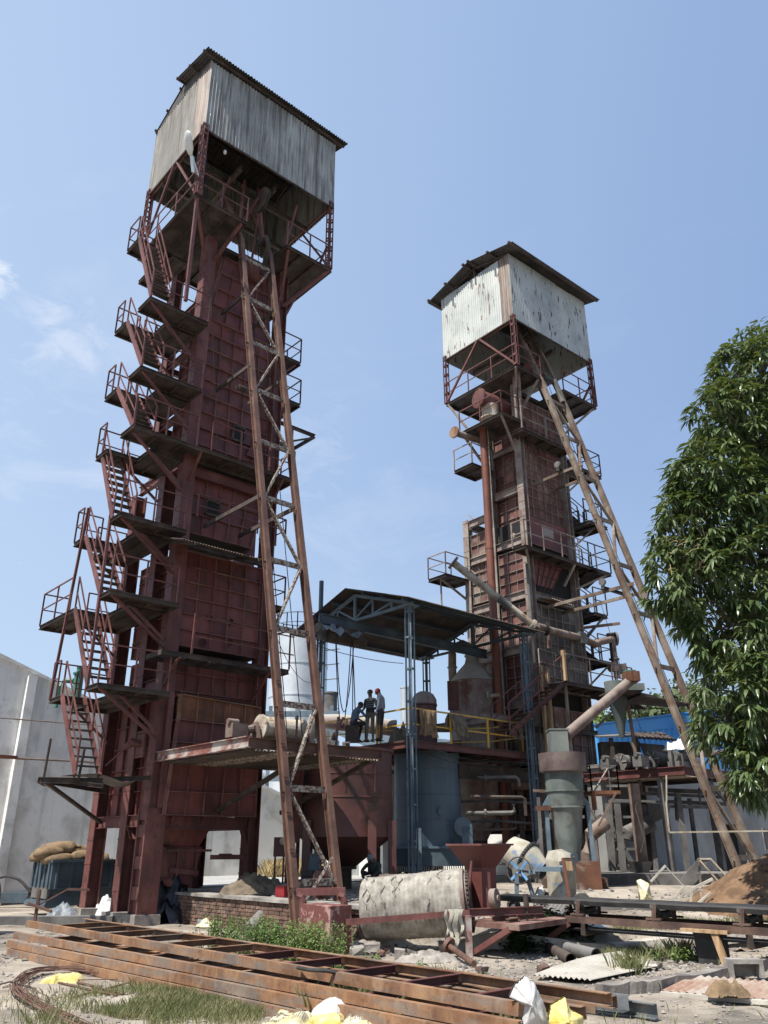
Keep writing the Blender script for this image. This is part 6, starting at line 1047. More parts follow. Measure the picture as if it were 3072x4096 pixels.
# soot-grey steel steps, low plinth and scattered frames on the slab
o = MB().box((5.0, 27.2, .55), (11.5, 31, 1.0)).build('machine_plinth', 'soot'); tag(o, 'low sooty plinth beneath the right tower and its machinery', 'plinth')
bc = thing('broken_frame', 'white bent tube frame with a hanging grey panel before the grey wall', 'frame', (12.3, 28, .6))
a = (9.69, 27.0, 1.42); b = (10.07, 27.0, 1.42); c = (10.48, 27.0, 0.93); d = (10.22, 27.0, 0.77); e = (9.08, 27.0, 0.86); f = (9.43, 27.0, 0.86)
for p0, p1 in ((a, b), (b, c), (a, d), (a, (a[0], 27.1, .6))): MB().bar(p0, p1, .05).build('tube', 'pale_pipe', bc)
MB().slab([a, b, f, e], .03, n=(0, 1, 0)).build('panel', 'soot', bc)
sw = thing('scrap_frame', 'tangle of pale scrap timber and tubes lying left of the earth heap', 'scrap', (8, 21.5, .5))
for p0, p1, r_ in (((6.33, 21.0, 1.01), (6.73, 21.0, 1.36), .07), ((6.71, 21.0, 1.36), (7.09, 21.0, 0.92), .04), ((6.45, 20.0, 0.64), (6.77, 20.0, 0.95), .07), ((6.67, 20.0, 0.78), (7.44, 20.0, 1.1), .09), ((6.77, 20.0, 0.94), (7.24, 20.0, 0.86), .06), ((6.63, 19.5, 0.37), (6.75, 19.5, 0.88), .06), ((6.5, 19.5, 0.79), (6.52, 19.5, 0.65), .06), ((7.11, 20.0, 0.91), (7.14, 20.0, 0.62), .05), ((6.22, 20.0, 0.69), (6.54, 20.0, 0.73), .04), ((6.97, 19.8, 0.62), (7.28, 19.8, 0.83), .07)): MB().bar(p0, p1, r_ * .6).build('timber', 'pale_wood', sw)
def sack(name, m, c, sx, sy, sz, label, cat, seed, rot=0, tilt=0, knot=True, group=None, n=18, slump=.0):
    """filled sack: a lumpy pillow with gathered neck"""
    vs = []; rn = random.Random(seed); k = 12
    for i in range(n + 1):
        t = i / n; x = (t * 2 - 1); e = max(.02, (1 - abs(x) ** 3.2)) ** .5
        if knot and t > .86: e = .16 + .25 * (abs(t - .93) / .07) * .6
        for j in range(k):
            a = 2 * pi * j / k; w = .12 * noise.noise(Vector((x * 2 + seed, cos(a) * 1.3, sin(a) * 1.3))) + .05 * noise.noise(Vector((x * 7, cos(a) * 4 + seed, sin(a) * 4)))
            yy = cos(a) * sy * e * (1 + w) ; zz_ = sin(a) * sz * e * (1 + w); zz_ = max(zz_, -sz * .55)
            vs.append(Vector((x * sx, yy, zz_ - slump * x * x)))
    M_ = Matrix.Rotation(rot, 4, 'Z') @ Matrix.Rotation(tilt, 4, 'Y'); vs = [tuple(M_ @ p + Vector(c)) for p in vs]
    fs = [(i * k + j, i * k + (j + 1) % k, (i + 1) * k + (j + 1) % k, (i + 1) * k + j) for i in range(n) for j in range(k)] + [tuple(range(k))[::-1], tuple(range(n * k, n * k + k))]
    o = MB().add(vs, fs).build(name, m, smooth=2); return tag(o, label, cat, group)
# ---------------------------------------------------------------- earth heap
cx, cy = 11.0, 20.2; vs = []; NN = 90
def heap(x, y):
    r_ = sqrt((x / 4.3) ** 2 + (y / 3.4) ** 2); h = 2.15 * max(0, 1 - r_) ** .8 * (1 + .35 * noise.noise(Vector((x * .6, y * .6, 2)))) + .16 * noise.noise(Vector((x * 1.7, y * 1.7, 7))) + .09 * noise.noise(Vector((x * 5, y * 5, 1))) + .05 * noise.noise(Vector((x * 11, y * 11, 1)))
    return (.25 if r_ < 1.04 else .0) + h
for j in range(NN + 1):
    for i in range(NN + 1):
        x, y = (i / NN * 2 - 1) * 4.6, (j / NN * 2 - 1) * 3.6
        vs.append((cx + x, cy + y, heap(x, y)))
o = MB().add(vs, [(j * (NN + 1) + i, j * (NN + 1) + i + 1, (j + 1) * (NN + 1) + i + 1, (j + 1) * (NN + 1) + i) for j in range(NN) for i in range(NN)]).build('earth_heap', 'earth', smooth=2); tag(o, 'big heap of loose brown earth behind the conveyor at the right edge', 'earth heap'); o['kind'] = 'stuff'
mb = MB(); rn = random.Random(5)
for k in range(70):
    a = rn.uniform(2.2, 5.2); d = rn.uniform(.35, 1.15); x, y = cx + 4.3 * d * cos(a), cy + 3.4 * d * sin(a); r_ = d
    pebble(mb, x, y, rn.uniform(.02, .07), rn, heap(x - cx, y - cy) - .01)
mb.build('earth_clods', 'earth', kind='stuff')
# ---------------------------------------------------------------- belt conveyor
cvr = thing('belt_conveyor', 'long low black belt conveyor on a rusty frame crossing the right side', 'conveyor', (5, 15.6, 0))
def bpnt(s, off, z): return (2.05 + s * .7071 + off * .7071, 18.05 - s * .7071 + off * .7071, z)
BL_ = 9.5
vs = []; kk = 40
for i in range(kk + 1):
    s = BL_ * i / kk; sag = .004 * sin(s * 2 * pi / 1.55)
    for off, dz in ((0, .0), (.02, -.075), (.32, -.09), (.62, -.075), (.66, .0), (.62, .03), (.32, .012), (.02, .03)): vs.append(bpnt(s, off, .86 + dz + sag - .004 * i * 0))
MB().add(vs, [(i * 8 + j, i * 8 + (j + 1) % 8, (i + 1) * 8 + (j + 1) % 8, (i + 1) * 8 + j) for i in range(kk) for j in range(8)] + [tuple(range(8))[::-1], tuple(range(kk * 8, kk * 8 + 8))]).build('belt', 'black', cvr, smooth=True)
MB().add([bpnt(s, off, z) for s in (.3, BL_) for off, z in ((.04, .36), (.62, .36), (.62, .385), (.04, .385))], [(0, 1, 5, 4), (1, 2, 6, 5), (2, 3, 7, 6), (3, 0, 4, 7), (3, 2, 1, 0), (4, 5, 6, 7)]).build('return_belt', 'black', cvr)
for off in (-.05, .72): MB().chan(bpnt(1.9, off, .55), bpnt(BL_, off, .55), .11, .07, .012, flip=-1 if off < 0 else 1).build('frame_channel', 'dark_rail', cvr)
for k in range(6):
    s = 2.15 + k * 1.52
    o = MB()
    for off in (-.05, .72): o.bar(bpnt(s, off, .6), bpnt(s + .03, off + (.03 if off < 0 else -.03), .86), .09, .05); o.bar(bpnt(s - .12, off, .635), bpnt(s + .16, off, .635), .08, .03)
    o.bar(bpnt(s, -.05, .66), bpnt(s, .72, .66), .06)
    idl = o.build('idler_bracket', 'dark_rail', cvr)
    MB().tube(bpnt(s, .18, .69), bpnt(s, .5, .69), .06, 14).tube(bpnt(s, -.02, .84), bpnt(s, .17, .7), .055, 12).tube(bpnt(s, .5, .7), bpnt(s, .69, .84), .055, 12).build('roller', 'black', idl, smooth=True)
    if k % 2 == 0: MB().bar(bpnt(s + .1, -.05, .5), bpnt(s + .1, -.05, .3), .16, .05).tube(bpnt(s + .1, -.05, .33), bpnt(s + .1, .72, .33), .05, 12).build('return_idler', 'dark_steel', cvr)
MB().slab([bpnt(4.35, .05, .0), bpnt(4.75, .05, .0), bpnt(4.75, .05, .5), bpnt(4.3, .05, .5)], .3, n=(.7, .7, 0)).build('support_leg', 'black', cvr)
MB().bar(bpnt(4.2, -.1, .51), bpnt(5.0, -.1, .51), .16, .05).build('packing_timber', 'wood', cvr)
MB().bar(bpnt(4.95, -.22, -.05), bpnt(4.75, -.12, .52), .11, .05, up=(1, 1, 0)).build('timber_prop', 'wood', cvr)
MB().slab([bpnt(8.2, .1, .0), bpnt(8.5, .1, .0), bpnt(8.5, .1, .5), bpnt(8.2, .1, .5)], .3, n=(.7, .7, 0)).build('support_leg', 'black', cvr)
# ---------------------------------------------------------------- rotary drum machine
rd = thing('rotary_drum', 'large drum wrapped in pale fibre matting on a maroon frame in front of the towers', 'drum', (.5, 16.9, 0))
A, B = V(-.42, 16.95, .70), V(1.62, 16.62, .86); ax = (B - A).normalized(); x_ = ax.cross(V(0, 0, 1)).normalized(); y_ = x_.cross(ax)
vs = []; na, nl = 64, 150
for i in range(nl + 1):
    t = i / nl; s = t * 1.92
    e = 1 if t > .06 else sqrt(max(0, 1 - ((.06 - t) / .06) ** 2)) * .25 + .75
    for j in range(na):
        a = 2 * pi * j / na; lump = .016 * noise.noise(Vector((s * 1.5, cos(a) * 1.5, sin(a) * 1.5))) + .004 * sin(s * 75 + 3 * noise.noise(Vector((s, cos(a), 0)))) + .014 * (1 if noise.noise(Vector((s * .9, cos(a) * .9, 3 + sin(a) * .9))) > .05 else 0)
        r_ = (.535 + .03 * t + lump) * e; vs.append(tuple(A + ax * s + (x_ * cos(a) + y_ * sin(a)) * r_))
MB().add(vs, [(i * na + j, i * na + (j + 1) % na, (i + 1) * na + (j + 1) % na, (i + 1) * na + j) for i in range(nl) for j in range(na)] + [tuple(range(na))[::-1], tuple(range(nl * na, nl * na + na))]).build('matting', 'wrap', rd, smooth=2)
mb = MB(); P_ = lambda a, s, r_: tuple(A + ax * s + (x_ * cos(a) + y_ * sin(a)) * r_)
for k in range(26):        # loose strips and seams of the wrap
    a0_, s0 = random.uniform(-.4, 2.6), random.uniform(.1, 1.8); mb.path([P_(a0_ + .09 * q_, s0 + .04 * sin(q_ + k), .572 + .012 * random.random()) for q_ in range(random.randint(4, 9))], .011, 5)
mb.build('loose_strands', 'wrap', rd, kind='stuff')
MB().lathe(A + ax * 1.9, [(.1, 0), (.575, 0), (.575, .07), (.50, .08), (.50, .12), (.1, .12)], 48, tuple(ax)).build('end_ring', 'brown_pipe', rd, smooth=True)
mb = MB()
for k in range(40): a = 2 * pi * k / 40; mb.bar(P_(a, 2.03, .48), P_(a, 2.03, .53), .04, .05)
mb.lathe(A + ax * 2.0, [(.1, 0), (.49, 0), (.49, .07), (.1, .07)], 40, tuple(ax)); mb.build('girth_gear', 'dark_steel', rd)
MB().chan((-.72, 16.38, .53), (1.52, 16.05, .70), .1, .06, .012, up=(0, 0, 1), flip=-1).build('frame_beam', 'maroon', rd); MB().chan((-.72, 17.5, .53), (1.9, 17.3, .70), .1, .06, .012).build('frame_beam', 'maroon', rd)
MB().chan((1.5, 16.05, .70), (2.85, 16.1, .74), .13, .07, .012).build('frame_beam', 'maroon', rd)
MB().box((1.42, 16.02, -.05), (1.54, 16.12, .66)).build('leg', mat('scraped_leg', [(.13, .045, .038), (.2, .1, .085), (.34, .3, .28)], 2.2, .8), rd)
tb_ = V(1.5, 16.2, 0)
o = MB().add([(1.5, 16.22, .47), (2.28, 15.3, .47), (3.85, 17.2, .47), (2.9, 18.0, .47), (1.5, 16.22, .56), (2.28, 15.3, .56), (3.85, 17.2, .56), (2.9, 18.0, .56)], [(0, 3, 2, 1), (4, 5, 6, 7), (0, 1, 5, 4), (1, 2, 6, 5), (2, 3, 7, 6), (3, 0, 4, 7)]).build('table_plate', mat('rust_table', [(.09, .045, .035), (.17, .085, .065), (.24, .17, .14)], 2, .85, spots=[((.30, .27, .25), 9, .62, .7, .6)]), rd)
for a, b in (((1.5, 16.15, .02), (2.15, 15.5, .48)), ((2.75, 17.0, .0), (3.4, 16.6, .48)), ((2.65, 17.2, .0), (2.65, 17.2, .48))): MB().bar(a, b, .09).build('diagonal_leg', 'maroon', rd)
for (x, y, l_, h) in ((1.9, 15.95, .5, .09), (2.4, 16.3, .45, .12), (2.75, 16.6, .35, .1), (2.15, 15.75, .3, .06)): MB().ibeam((x, y, .56 + h / 2 + .004), (x + l_ * .7, y + l_ * .72, .56 + h / 2 + .004), h, .1, .015).build('packing_beam', 'rail_steel', rd)
MB().bar((2.55, 16.1, .57), (2.55, 16.1, .95), .04).tube((2.55, 16.1, .78), (2.55, 16.1, 1.0), .05, 12).build('screw_jack', 'dark_steel', rd)
MB().tube((1.92, 16.05, .92), (2.02, 16.0, .93), .17, 26).tube((1.9, 16.06, .92), (2.05, 15.98, .93), .06, 14).build('chain_wheel', 'brown_pipe', rd, smooth=True)
# maroon supports at the left end
bx = MB(L); p0 = V(-1.0, 16.2, 0) - L.o; u0, v0 = p0.dot(L.u), p0.dot(L.v)
bx.box((u0, v0, -.05), (u0 + .5, v0 + .95, .80)).build('pedestal_box', mat('blotched_pedestal', [(.12, .04, .034), (.15, .05, .042)], 1.5, .8, spots=[((.40, .24, .21), 2.2, .54, .58, .85), ((.45, .3, .27), 16, .62, .66, .7)]), rd)
bg_ = thing('rail_stand', 'maroon box section stand with curved legs holding the feet of the brown hoist rails', 'stand', (-1.4, 17.2, 0))
MB().bar((-1.74, 17.3, 0.99), (-0.78, 17.3, 1.0), .14, .13).build('cross_beam', 'maroon', bg_)
for q0, q1 in (((-1.65, 17.2, 0.93), (-1.56, 17.2, 0.14)), ((-0.85, 17.2, 0.93), (-0.77, 17.2, 0.54))): MB().path([(q0[0] - .06, 17.2, q0[2]), (q0[0] + .02, 17.2, q0[2] - .03), (q0[0] + .05, 17.2, q0[2] - .1), (q1[0] + .03, 17.2, -.1)], .07, 8).build('leg', 'maroon', bg_)
fp = thing('flaking_strut', 'grey flaking diagonal strut behind the foot of the brown hoist rails', 'strut', (-1.6, 18, .1)); MB().bar((-1.68, 18.2, 0.72), (-1.09, 18.2, 1.6), .1, .06).build('strut', 'flaked', fp)
# feed hopper
fh = thing('feed_hopper', 'maroon square funnel hopper feeding the wrapped drum', 'hopper', (1.85, 16.6, .7))
cx_, cy_ = 1.85, 17.0
def ring(s, z): return [(cx_ + (L.u.x * a + L.v.x * b) * s, cy_ + (L.u.y * a + L.v.y * b) * s, z) for a, b in ((-1, -1), (1, -1), (1, 1), (-1, 1))]
def frustum(mb, rings, shell=True):
    vs = [p for r_ in rings for p in r_]; fs = [(4 * k + i, 4 * k + (i + 1) % 4, 4 * k + 4 + (i + 1) % 4, 4 * k + 4 + i) for k in range(len(rings) - 1) for i in range(4)]
    return mb.add(vs, fs)
frustum(MB(), [ring(.2, .72), ring(.21, 1.42), ring(.45, 1.83), ring(.46, 1.84), ring(.43, 1.83), ring(.18, 1.4)]).build('funnel', mat('hopper_maroon', [(.10, .03, .025), (.14, .042, .035)], 1.6, .6, spots=[((.07, .025, .02), 3, .6, .7, .5)]), fh)
e = MB(); rg_ = ring(.465, 1.83); 
for i in range(4): e.bar(rg_[i], rg_[(i + 1) % 4], .02, .035)
e.build('rim', 'maroon', fh); MB().bar((1.5, 16.25, .75), (1.62, 16.35, 1.55), .05, .03).bar((1.95, 16.55, .72), (1.95, 16.55, 1.35), .05).build('stay', 'maroon', fh); MB().slab([(1.9, 16.6, .72), (2.05, 16.5, .72), (1.9, 16.6, 1.1)], .015).build('gusset', 'maroon', fh)
ra = thing('rag', 'torn pale cloth rags hanging from the maroon frame of the wrapped drum', 'rag', (1.15, 16.0, .3))
for k, (dx, w_, l_) in enumerate(((0, .1, .55), (.09, .12, .7), (.2, .08, .5), (-.05, .06, .62))):
    pts = []
    for i in range(9): t = i / 8; pts += [(1.12 + dx + .03 * sin(i * 1.3 + k), 15.98 + .03 * cos(i + k) - .04 * (i > 0), .76 - l_ * t), (1.12 + dx + w_ * (1 - .6 * t) + .03 * sin(i * 1.1 + k + 1), 15.97 + .04 * sin(i * 1.7 + k), .76 - l_ * t)]
    MB().add(pts, [(2 * i, 2 * i + 1, 2 * i + 3, 2 * i + 2) for i in range(8)]).build('cloth_strip', mat('dirty_cloth' + 'abcd'[k], [(.36, .33, .26), (.52, .49, .40)], 9, .95), ra, smooth=2)
sc_ = thing('screw_shaft', 'short rusty shaft with round flange lying below the torn rags', 'shaft', (1.3, 15.8, .1)); a, b = (1.11, 15.9, 0.19), (1.42, 14.64, 0.06); MB().tube(a, b, .05, 10).build('shaft', 'rail_steel', sc_, smooth=True); MB().tube((a[0] - .03, 15.92, a[2] + .02), (a[0] + .02, 15.88, a[2] - .01), .14, 18).build('flange', 'rail_steel', sc_)
# ---------------------------------------------------------------- concrete mixer
mx = thing('concrete_mixer', 'old blue and cement-caked drum mixer with a handwheel behind the black conveyor', 'mixer', (3.2, 18.6, .55))
c = V(3.02, 18.9, 1.55); ax = V(.62, -.45, -.42).normalized(); cm = mat('cement_caked_drum', [(.22, .20, .15), (.33, .30, .235), (.42, .39, .32)], 3, .9, spots=[((.05, .14, .30), 2.5, .60, .66, .7)])
MB().lathe(c, [(.0, -.46), (.22, -.44), (.3, -.38), (.35, -.1), (.355, .04)], 30, tuple(ax), caps=False).build('drum_back', cm, mx, smooth=True)
MB().lathe(c, [(.355, .11), (.33, .2), (.2, .46), (.19, .5), (.17, .5), (.17, .3), (.0, .25)], 30, tuple(ax), caps=False).build('drum_mouth', mat('blue_cement_mouth', [(.06, .15, .30), (.28, .26, .2), (.36, .33, .27)], 3.2, .85), mx, smooth=True)
g_ = MB(); g_.lathe(c, [(.3, .04), (.375, .04), (.375, .11), (.3, .11)], 36, tuple(ax), caps=False); xx = ax.cross(V(0, 0, 1)).normalized(); yy = xx.cross(ax)
for k in range(40): a = 2 * pi * k / 40; d = xx * cos(a) + yy * sin(a); g_.bar(c + ax * .075 + d * .37, c + ax * .075 + d * .405, .025, .07)
g_.build('ring_gear', 'black', mx)
hw = V(2.8, 18.35, 1.33); wax = V(-.45, -.85, .1).normalized(); x1 = wax.cross(V(0, 0, 1)).normalized(); y1 = x1.cross(wax)
MB().path([tuple(hw + (x1 * cos(2 * pi * k / 28) + y1 * sin(2 * pi * k / 28)) * .26) for k in range(29)], .014, 6).build('handwheel_rim', 'dark_steel', mx, smooth=True)
for k in range(4):
    a = pi / 4 + k * pi / 2; MB().bar(hw - wax * .05, hw + (x1 * cos(a) + y1 * sin(a)) * .25, .05, .02, up=tuple(wax)).build('handwheel_spoke', 'channel_bright' if 0 else mat('bright_blue_paint' + 'abcd'[k], [(.07, .2, .38), (.13, .28, .46)], 6, .6), mx)
MB().lathe(hw - wax * .28, [(.0, 0), (.23, 0), (.23, .06), (.17, .07), (.17, .1), (0, .1)], 28, tuple(wax)).build('pulley_disc', 'soot', mx, smooth=True); MB().tube(hw - wax * .4, hw + wax * .03, .035, 10).build('axle', 'dark_steel', mx)
MB().bar((2.75, 18.4, 1.28), (2.72, 18.4, .58), .08).bar((3.0, 18.6, 1.2), (3.15, 18.5, .6), .09, .06).build('blue_leg', 'blue_steel', mx); MB().box((2.62, 18.35, .52), (3.3, 18.6, .6)).build('base', 'soot', mx)
MB().bar((3.1, 18.2, 1.36), (3.62, 18.05, 1.36), .1, .09).bar((3.62, 18.05, 1.36), (3.75, 18.45, 1.42), .1, .09).bar((3.02, 18.35, 1.3), (3.2, 18.25, 1.32), .12, .1).build('tipping_yoke', 'blue_steel', mx)
MB().add([(3.4, 18.5, .62), (3.85, 18.2, .62), (4.05, 18.9, .62), (3.6, 19.2, .62), (3.4, 18.5, 1.55), (3.6, 18.3, 1.72), (3.85, 19.0, 1.74), (3.6, 19.2, 1.7), (3.62, 18.2, 1.5), (3.95, 18.2, 1.6), (4.15, 18.9, 1.6)], [(0, 3, 2, 1), (0, 1, 8, 4), (4, 8, 5), (5, 8, 9), (1, 2, 10, 9, 8), (9, 10, 6, 5), (5, 6, 7, 4), (2, 3, 7, 6, 10), (3, 0, 4, 7)]).build('engine_hood', cm, mx)
MB().bar((3.85, 18.1, 1.56), (4.08, 18.5, 1.56), .02, .18).build('hood_side', 'blue_steel', mx)
def wheel(t, c, r, w, ax, name='wheel'):
    x = Vector(ax).normalized(); o = MB().lathe(Vector(c) - x * w / 2, [(r * .6, 0), (r * .92, 0), (r, w * .2), (r, w * .8), (r * .92, w), (r * .6, w), (r * .55, w * .5), (r * .6, 0)], 32, tuple(x), caps=False).build(name, 'tyre', t, smooth=True)
    MB().lathe(Vector(c) - x * w * .2, [(.0, 0), (r * .2, -w * .1), (r * .6, .0), (r * .6, w * .4), (0, w * .4)], 24, tuple(x)).build('rim', 'soot', o, smooth=True); return o
wheel(mx, (4.05, 18.3, .72), .19, .12, (-.3, -1, 0)); wheel(mx, (3.2, 18.2, .62), .15, .1, (-.3, -1, 0)); wheel(mx, (2.68, 18.6, .66), .14, .1, (-.3, -1, 0))
pp = thing('marker_pole', 'leaning red painted pole with a brown cardboard piece, before the mixer', 'pole', (3.9, 17.2, .4)); MB().bar((3.5, 17.2, 1.58), (3.59, 17.2, 0.6), .035, .05).build('pole', 'red_pipe', pp); MB().bar((3.73, 17.2, 1.58), (3.76, 17.2, 1.02), .02).bar((3.5, 17.2, 1.58), (3.73, 17.2, 1.57), .02).build('wire_frame', 'dark_steel', pp)
q_ = [(3.51, 17.22, 1.36), (3.69, 17.22, 1.35), (3.67, 17.22, 1.59), (3.52, 17.22, 1.59)]; MB().slab(q_, .012, n=(0, -1, 0)).build('cardboard', 'wood', pp)
p = (3.24, 18.7, 1.07); sack('plastic_bag', 'white_bag', (p[0], 18.6, .85), .2, .1, .1, 'crumpled white plastic bag with pink print below the mixer drum', 'bag', 9, .4, -1.1, True)
p = (4.78, 26.0, 0.55); o = MB().corr((2.9, 17.9, .62), (3.5, 17.75, .55), (3.4, 18.9, .9), (0, -.3, 1), .012, .08).build('corrugated_sheet', 'soot', smooth=True); tag(o, 'small grey corrugated sheet leaning under the mixer', 'sheet')
o = MB().slab([(3.55, 17.6, .4), (4.2, 17.0, .35), (4.3, 17.5, .36), (3.8, 17.9, .62)], .01).build('metal_sheet', 'silver'); tag(o, 'shiny bare metal sheet lying under the conveyor before the mixer wheel', 'sheet')

# ---------------------------------------------------------------- foreground stacked channel frames
def ladder(a, b, gap, z, lab, h=.113, rungs=10, grp='rusty channel frames stacked in the foreground', w=.08, rm='rusty', off=0.0, drop=0):
    """a: left front end, b: right front end of the near rail (ground plane), gap to the far rail"""
    A, B = V(a[0], a[1], 0), V(b[0], b[1], 0); d = (B - A).normalized(); n = V(-d.y, d.x, 0) * gap
    t = thing('channel_ladder', lab, 'channel frame', (A.x, A.y, z), group=grp)
    MB().chan(A + V(0, 0, z + h / 2), B + V(0, 0, z + h / 2 - drop), h, w, .009, flip=-1).build('channel', rm, t)
    MB().chan(A + n + d * off + V(0, 0, z + h / 2), B + n + d * off * .2 + V(0, 0, z + h / 2 - drop), h, w, .009, flip=1).build('channel', rm, t)
    ln = (B - A).length
    for k in range(rungs):
        s = ln * (k + 1.2) / (rungs + 1.0); p = A + d * s + V(0, 0, z + h * .55 - drop * s / ln); MB().chan(p + n * .04, p + n * .96, h * .75, w * .8, .008).build('rung', 'maroon' if k > 5 else 'rusty', t)
    return t
A0, B0 = (-7.26, 17.69, 0.3), (0.11, 9.73, 0.1)
dirn = (V(1.38, 8.38, 0) - V(-6.95, 17.6, 0)).normalized()
ladder((-7.0, 17.55), (1.38, 8.30), 1.0, .375, 'topmost long rusty ladder-like channel frame of the foreground stack', rungs=11, off=.3)
ladder((-6.87, 16.72), (1.2, 8.33), 1.0, .25, 'second rusty channel frame from the top of the foreground stack, its near side proud', rungs=9)
ladder((-6.92, 16.62), (1.14, 8.31), 1.0, .125, 'third rusty channel frame down in the foreground stack, below two others', rungs=8)
ladder((-6.85, 16.5), (1.06, 8.30), 1.0, .0, 'lowest rusty channel frame of the foreground stack, lying on the ground', rungs=8)
ladder((-.5, 11.95), (2.13, 9.35), .34, .25, 'short wide channel frame at the right end of the stack, lying behind the topmost one', rungs=3, w=.1, rm='rusty')
bcn = thing('channel_section', 'blue grey mill steel channels lying at the right end of the rusty stack', 'steel channel', (2.5, 10.6, 0))
a, b = (2.12, 10.9, 0.17), (2.75, 10.46, 0.17); MB().chan((a[0], a[1], .17), (b[0], b[1], .17), .15, .07, .01, flip=-1).build('channel', 'channel_blue', bcn); MB().chan((a[0] + .2, a[1] + .15, .1), (b[0] + .25, b[1] - .12, .1), .15, .07, .01).build('channel', 'channel_blue', bcn)
o = MB().box((-5.2, 15.4, -.02), (-4.3, 15.62, .06)).build('timber_bearer', 'rail_steel'); tag(o, 'short brown bearer block under the left part of the rusty stack', 'bearer')
# rebar coil
rb = thing('rebar_coil', 'loop of thin rusty reinforcing rods lying on the ground at the left edge', 'rebar', (-4.8, 13, 0)); rn = random.Random(11)
ctr = [(-3.53, 13.63, 0.02), (-4.37, 14.02, 0.03), (-5.06, 14.29, 0.04), (-5.32, 13.96, 0.05), (-5.22, 13.19, 0.06), (-5.0, 12.48, 0.06), (-4.6, 11.75, 0.05), (-4.08, 11.11, 0.03), (-3.53, 10.49, 0.02), (-3.03, 9.89, 0.02)]
def spline(P, n=5):
    P = [Vector(p) for p in P]; out = []
    for i in range(len(P) - 1):
        a, b, c, d = P[max(i - 1, 0)], P[i], P[i + 1], P[min(i + 2, len(P) - 1)]
        for k in range(n): t = k / n; out.append(.5 * ((2 * b) + (c - a) * t + (2 * a - 5 * b + 4 * c - d) * t * t + (3 * b - a - 3 * c + d) * t ** 3))
    return out + [P[-1]]
for k in range(26):
    o1 = V(rn.gauss(0, .05), rn.gauss(0, .08), abs(rn.gauss(0, .02))); pts = [Vector(p) + o1 * (1 + .5 * sin(i * .8 + k)) + V(rn.gauss(0, .012), rn.gauss(0, .012), 0) for i, p in enumerate(ctr)]
    i0 = rn.choice([0, 0, 0, 1, 2]); MB().path(spline(pts[i0:len(pts) - rn.choice([0, 0, 1, 2])]), .0055, 5).build('rod', 'rail_steel', rb)
tie = (-5.01, 12.52, 0.05); MB().path([(tie[0] - .5, tie[1] + .05, .03), (tie[0] - .1, tie[1], .12), (tie[0] + .25, tie[1] + .02, .03)], .012, 5).build('tie_wire', 'dark_steel', rb)
for k, (p0, p1, r_) in enumerate((((-4.03, 11.93, 0.02), (-3.48, 13.58, 0.03), .012), ((-4.68, 13.15, 0.02), (-3.51, 12.06, 0.02), .016), ((-4.42, 13.19, 0.02), (-3.44, 12.12, 0.02), .018), ((-4.59, 13.4, 0.02), (-3.73, 13.39, 0.03), .009))):
    o = MB().tube(p0, p1, r_, 7).build('steel_rod', 'rail_steel', smooth=True); tag(o, ['long bent dark rod lying across the ground right of the rebar loop', 'rusty round bar lying beside the rebar loop, the left one of the short pair', 'thicker rusty round bar ending nearest the grass beside the rebar loop', 'thin rod lying along the upper side of the rebar loop'][k], 'steel rod')
def scrap_bag(name, m, pts, h, label, cat, seed, n=52, prints=None, lean=None):
    """crumpled sheet bag spanning a quad on the ground, folds standing up h; returns object. pts: four ground corners"""
    P = [Vector(p) for p in pts]
    def f(a, b):
        q_ = (P[0] * (1 - a) + P[1] * a) * (1 - b) + (P[3] * (1 - a) + P[2] * a) * b
        e = min(1, 5 * min(a, 1 - a, b, 1 - b)); k = noise.noise(Vector((a * 2.3 + seed, b * 2.3, seed))); r1 = abs(noise.noise(Vector((a * 3.4 + b, b * 3.7, seed + 5)))); r2 = abs(noise.noise(Vector((a * 9, b * 8 + a * 3, seed + 8))))
        return q_ + Vector((.09 * k, .07 * noise.noise(Vector((a * 3, b * 3, seed + 2))), h * (e ** .5) * (.55 + .3 * k) + h * .26 * (r1 * e) + .022 * r2 + .008 * abs(noise.noise(Vector((a * 26, b * 20, seed)))) - .01))
    vs = [tuple(f(i / n, j / n)) for j in range(n + 1) for i in range(n + 1)]
    o = MB().add(vs, [(j * (n + 1) + i, j * (n + 1) + i + 1, (j + 1) * (n + 1) + i + 1, (j + 1) * (n + 1) + i) for j in range(n) for i in range(n)]).build(name, m, smooth=2); tag(o, label, cat)
    for (txt, a0, b0, sc_, rot_) in prints or ():
        cu = bpy.data.curves.new('print', 'FONT'); cu.body = txt; cu.size = 1; cu.resolution_u = 2; to = bpy.data.objects.new('print', cu); COL.objects.link(to); dg = bpy.context.evaluated_depsgraph_get(); me = bpy.data.meshes.new_from_object(to.evaluated_get(dg)); bpy.data.objects.remove(to)
        v2 = []
        for v in me.vertices: x, y = v.co.x * sc_, v.co.y * sc_; a, b = a0 + x * cos(rot_) - y * sin(rot_), b0 + x * sin(rot_) + y * cos(rot_); v2.append(tuple(f(a, b) + Vector((0, -.003, .007))))
        MB().add(v2, [tuple(p.vertices) for p in me.polygons]).build('print', 'ink', o)
    return o
zf = lambda p, z_=0.0: (p[0], p[1], z_)
b0, b1, b2, b3 = (-1.25, 9.93, 0.02), (-0.69, 9.94, 0.02), (-0.76, 10.86, 0.05), (-1.2, 11.11, 0.05)
scrap_bag('cement_bag', 'bag', [(b0[0] - .15, 9.3, 0), (b1[0], 9.3, 0), (b2[0], 10.3, 0), (b3[0], 10.45, 0)], .25, 'pale yellow empty cement bag with grey lettering, leftmost in the foreground heap', 'bag', 3, prints=[('PPC', .12, .62, .22, .15), ('CEMENT', .1, .38, .12, .12), ('||||||', .55, .3, .16, .1)])
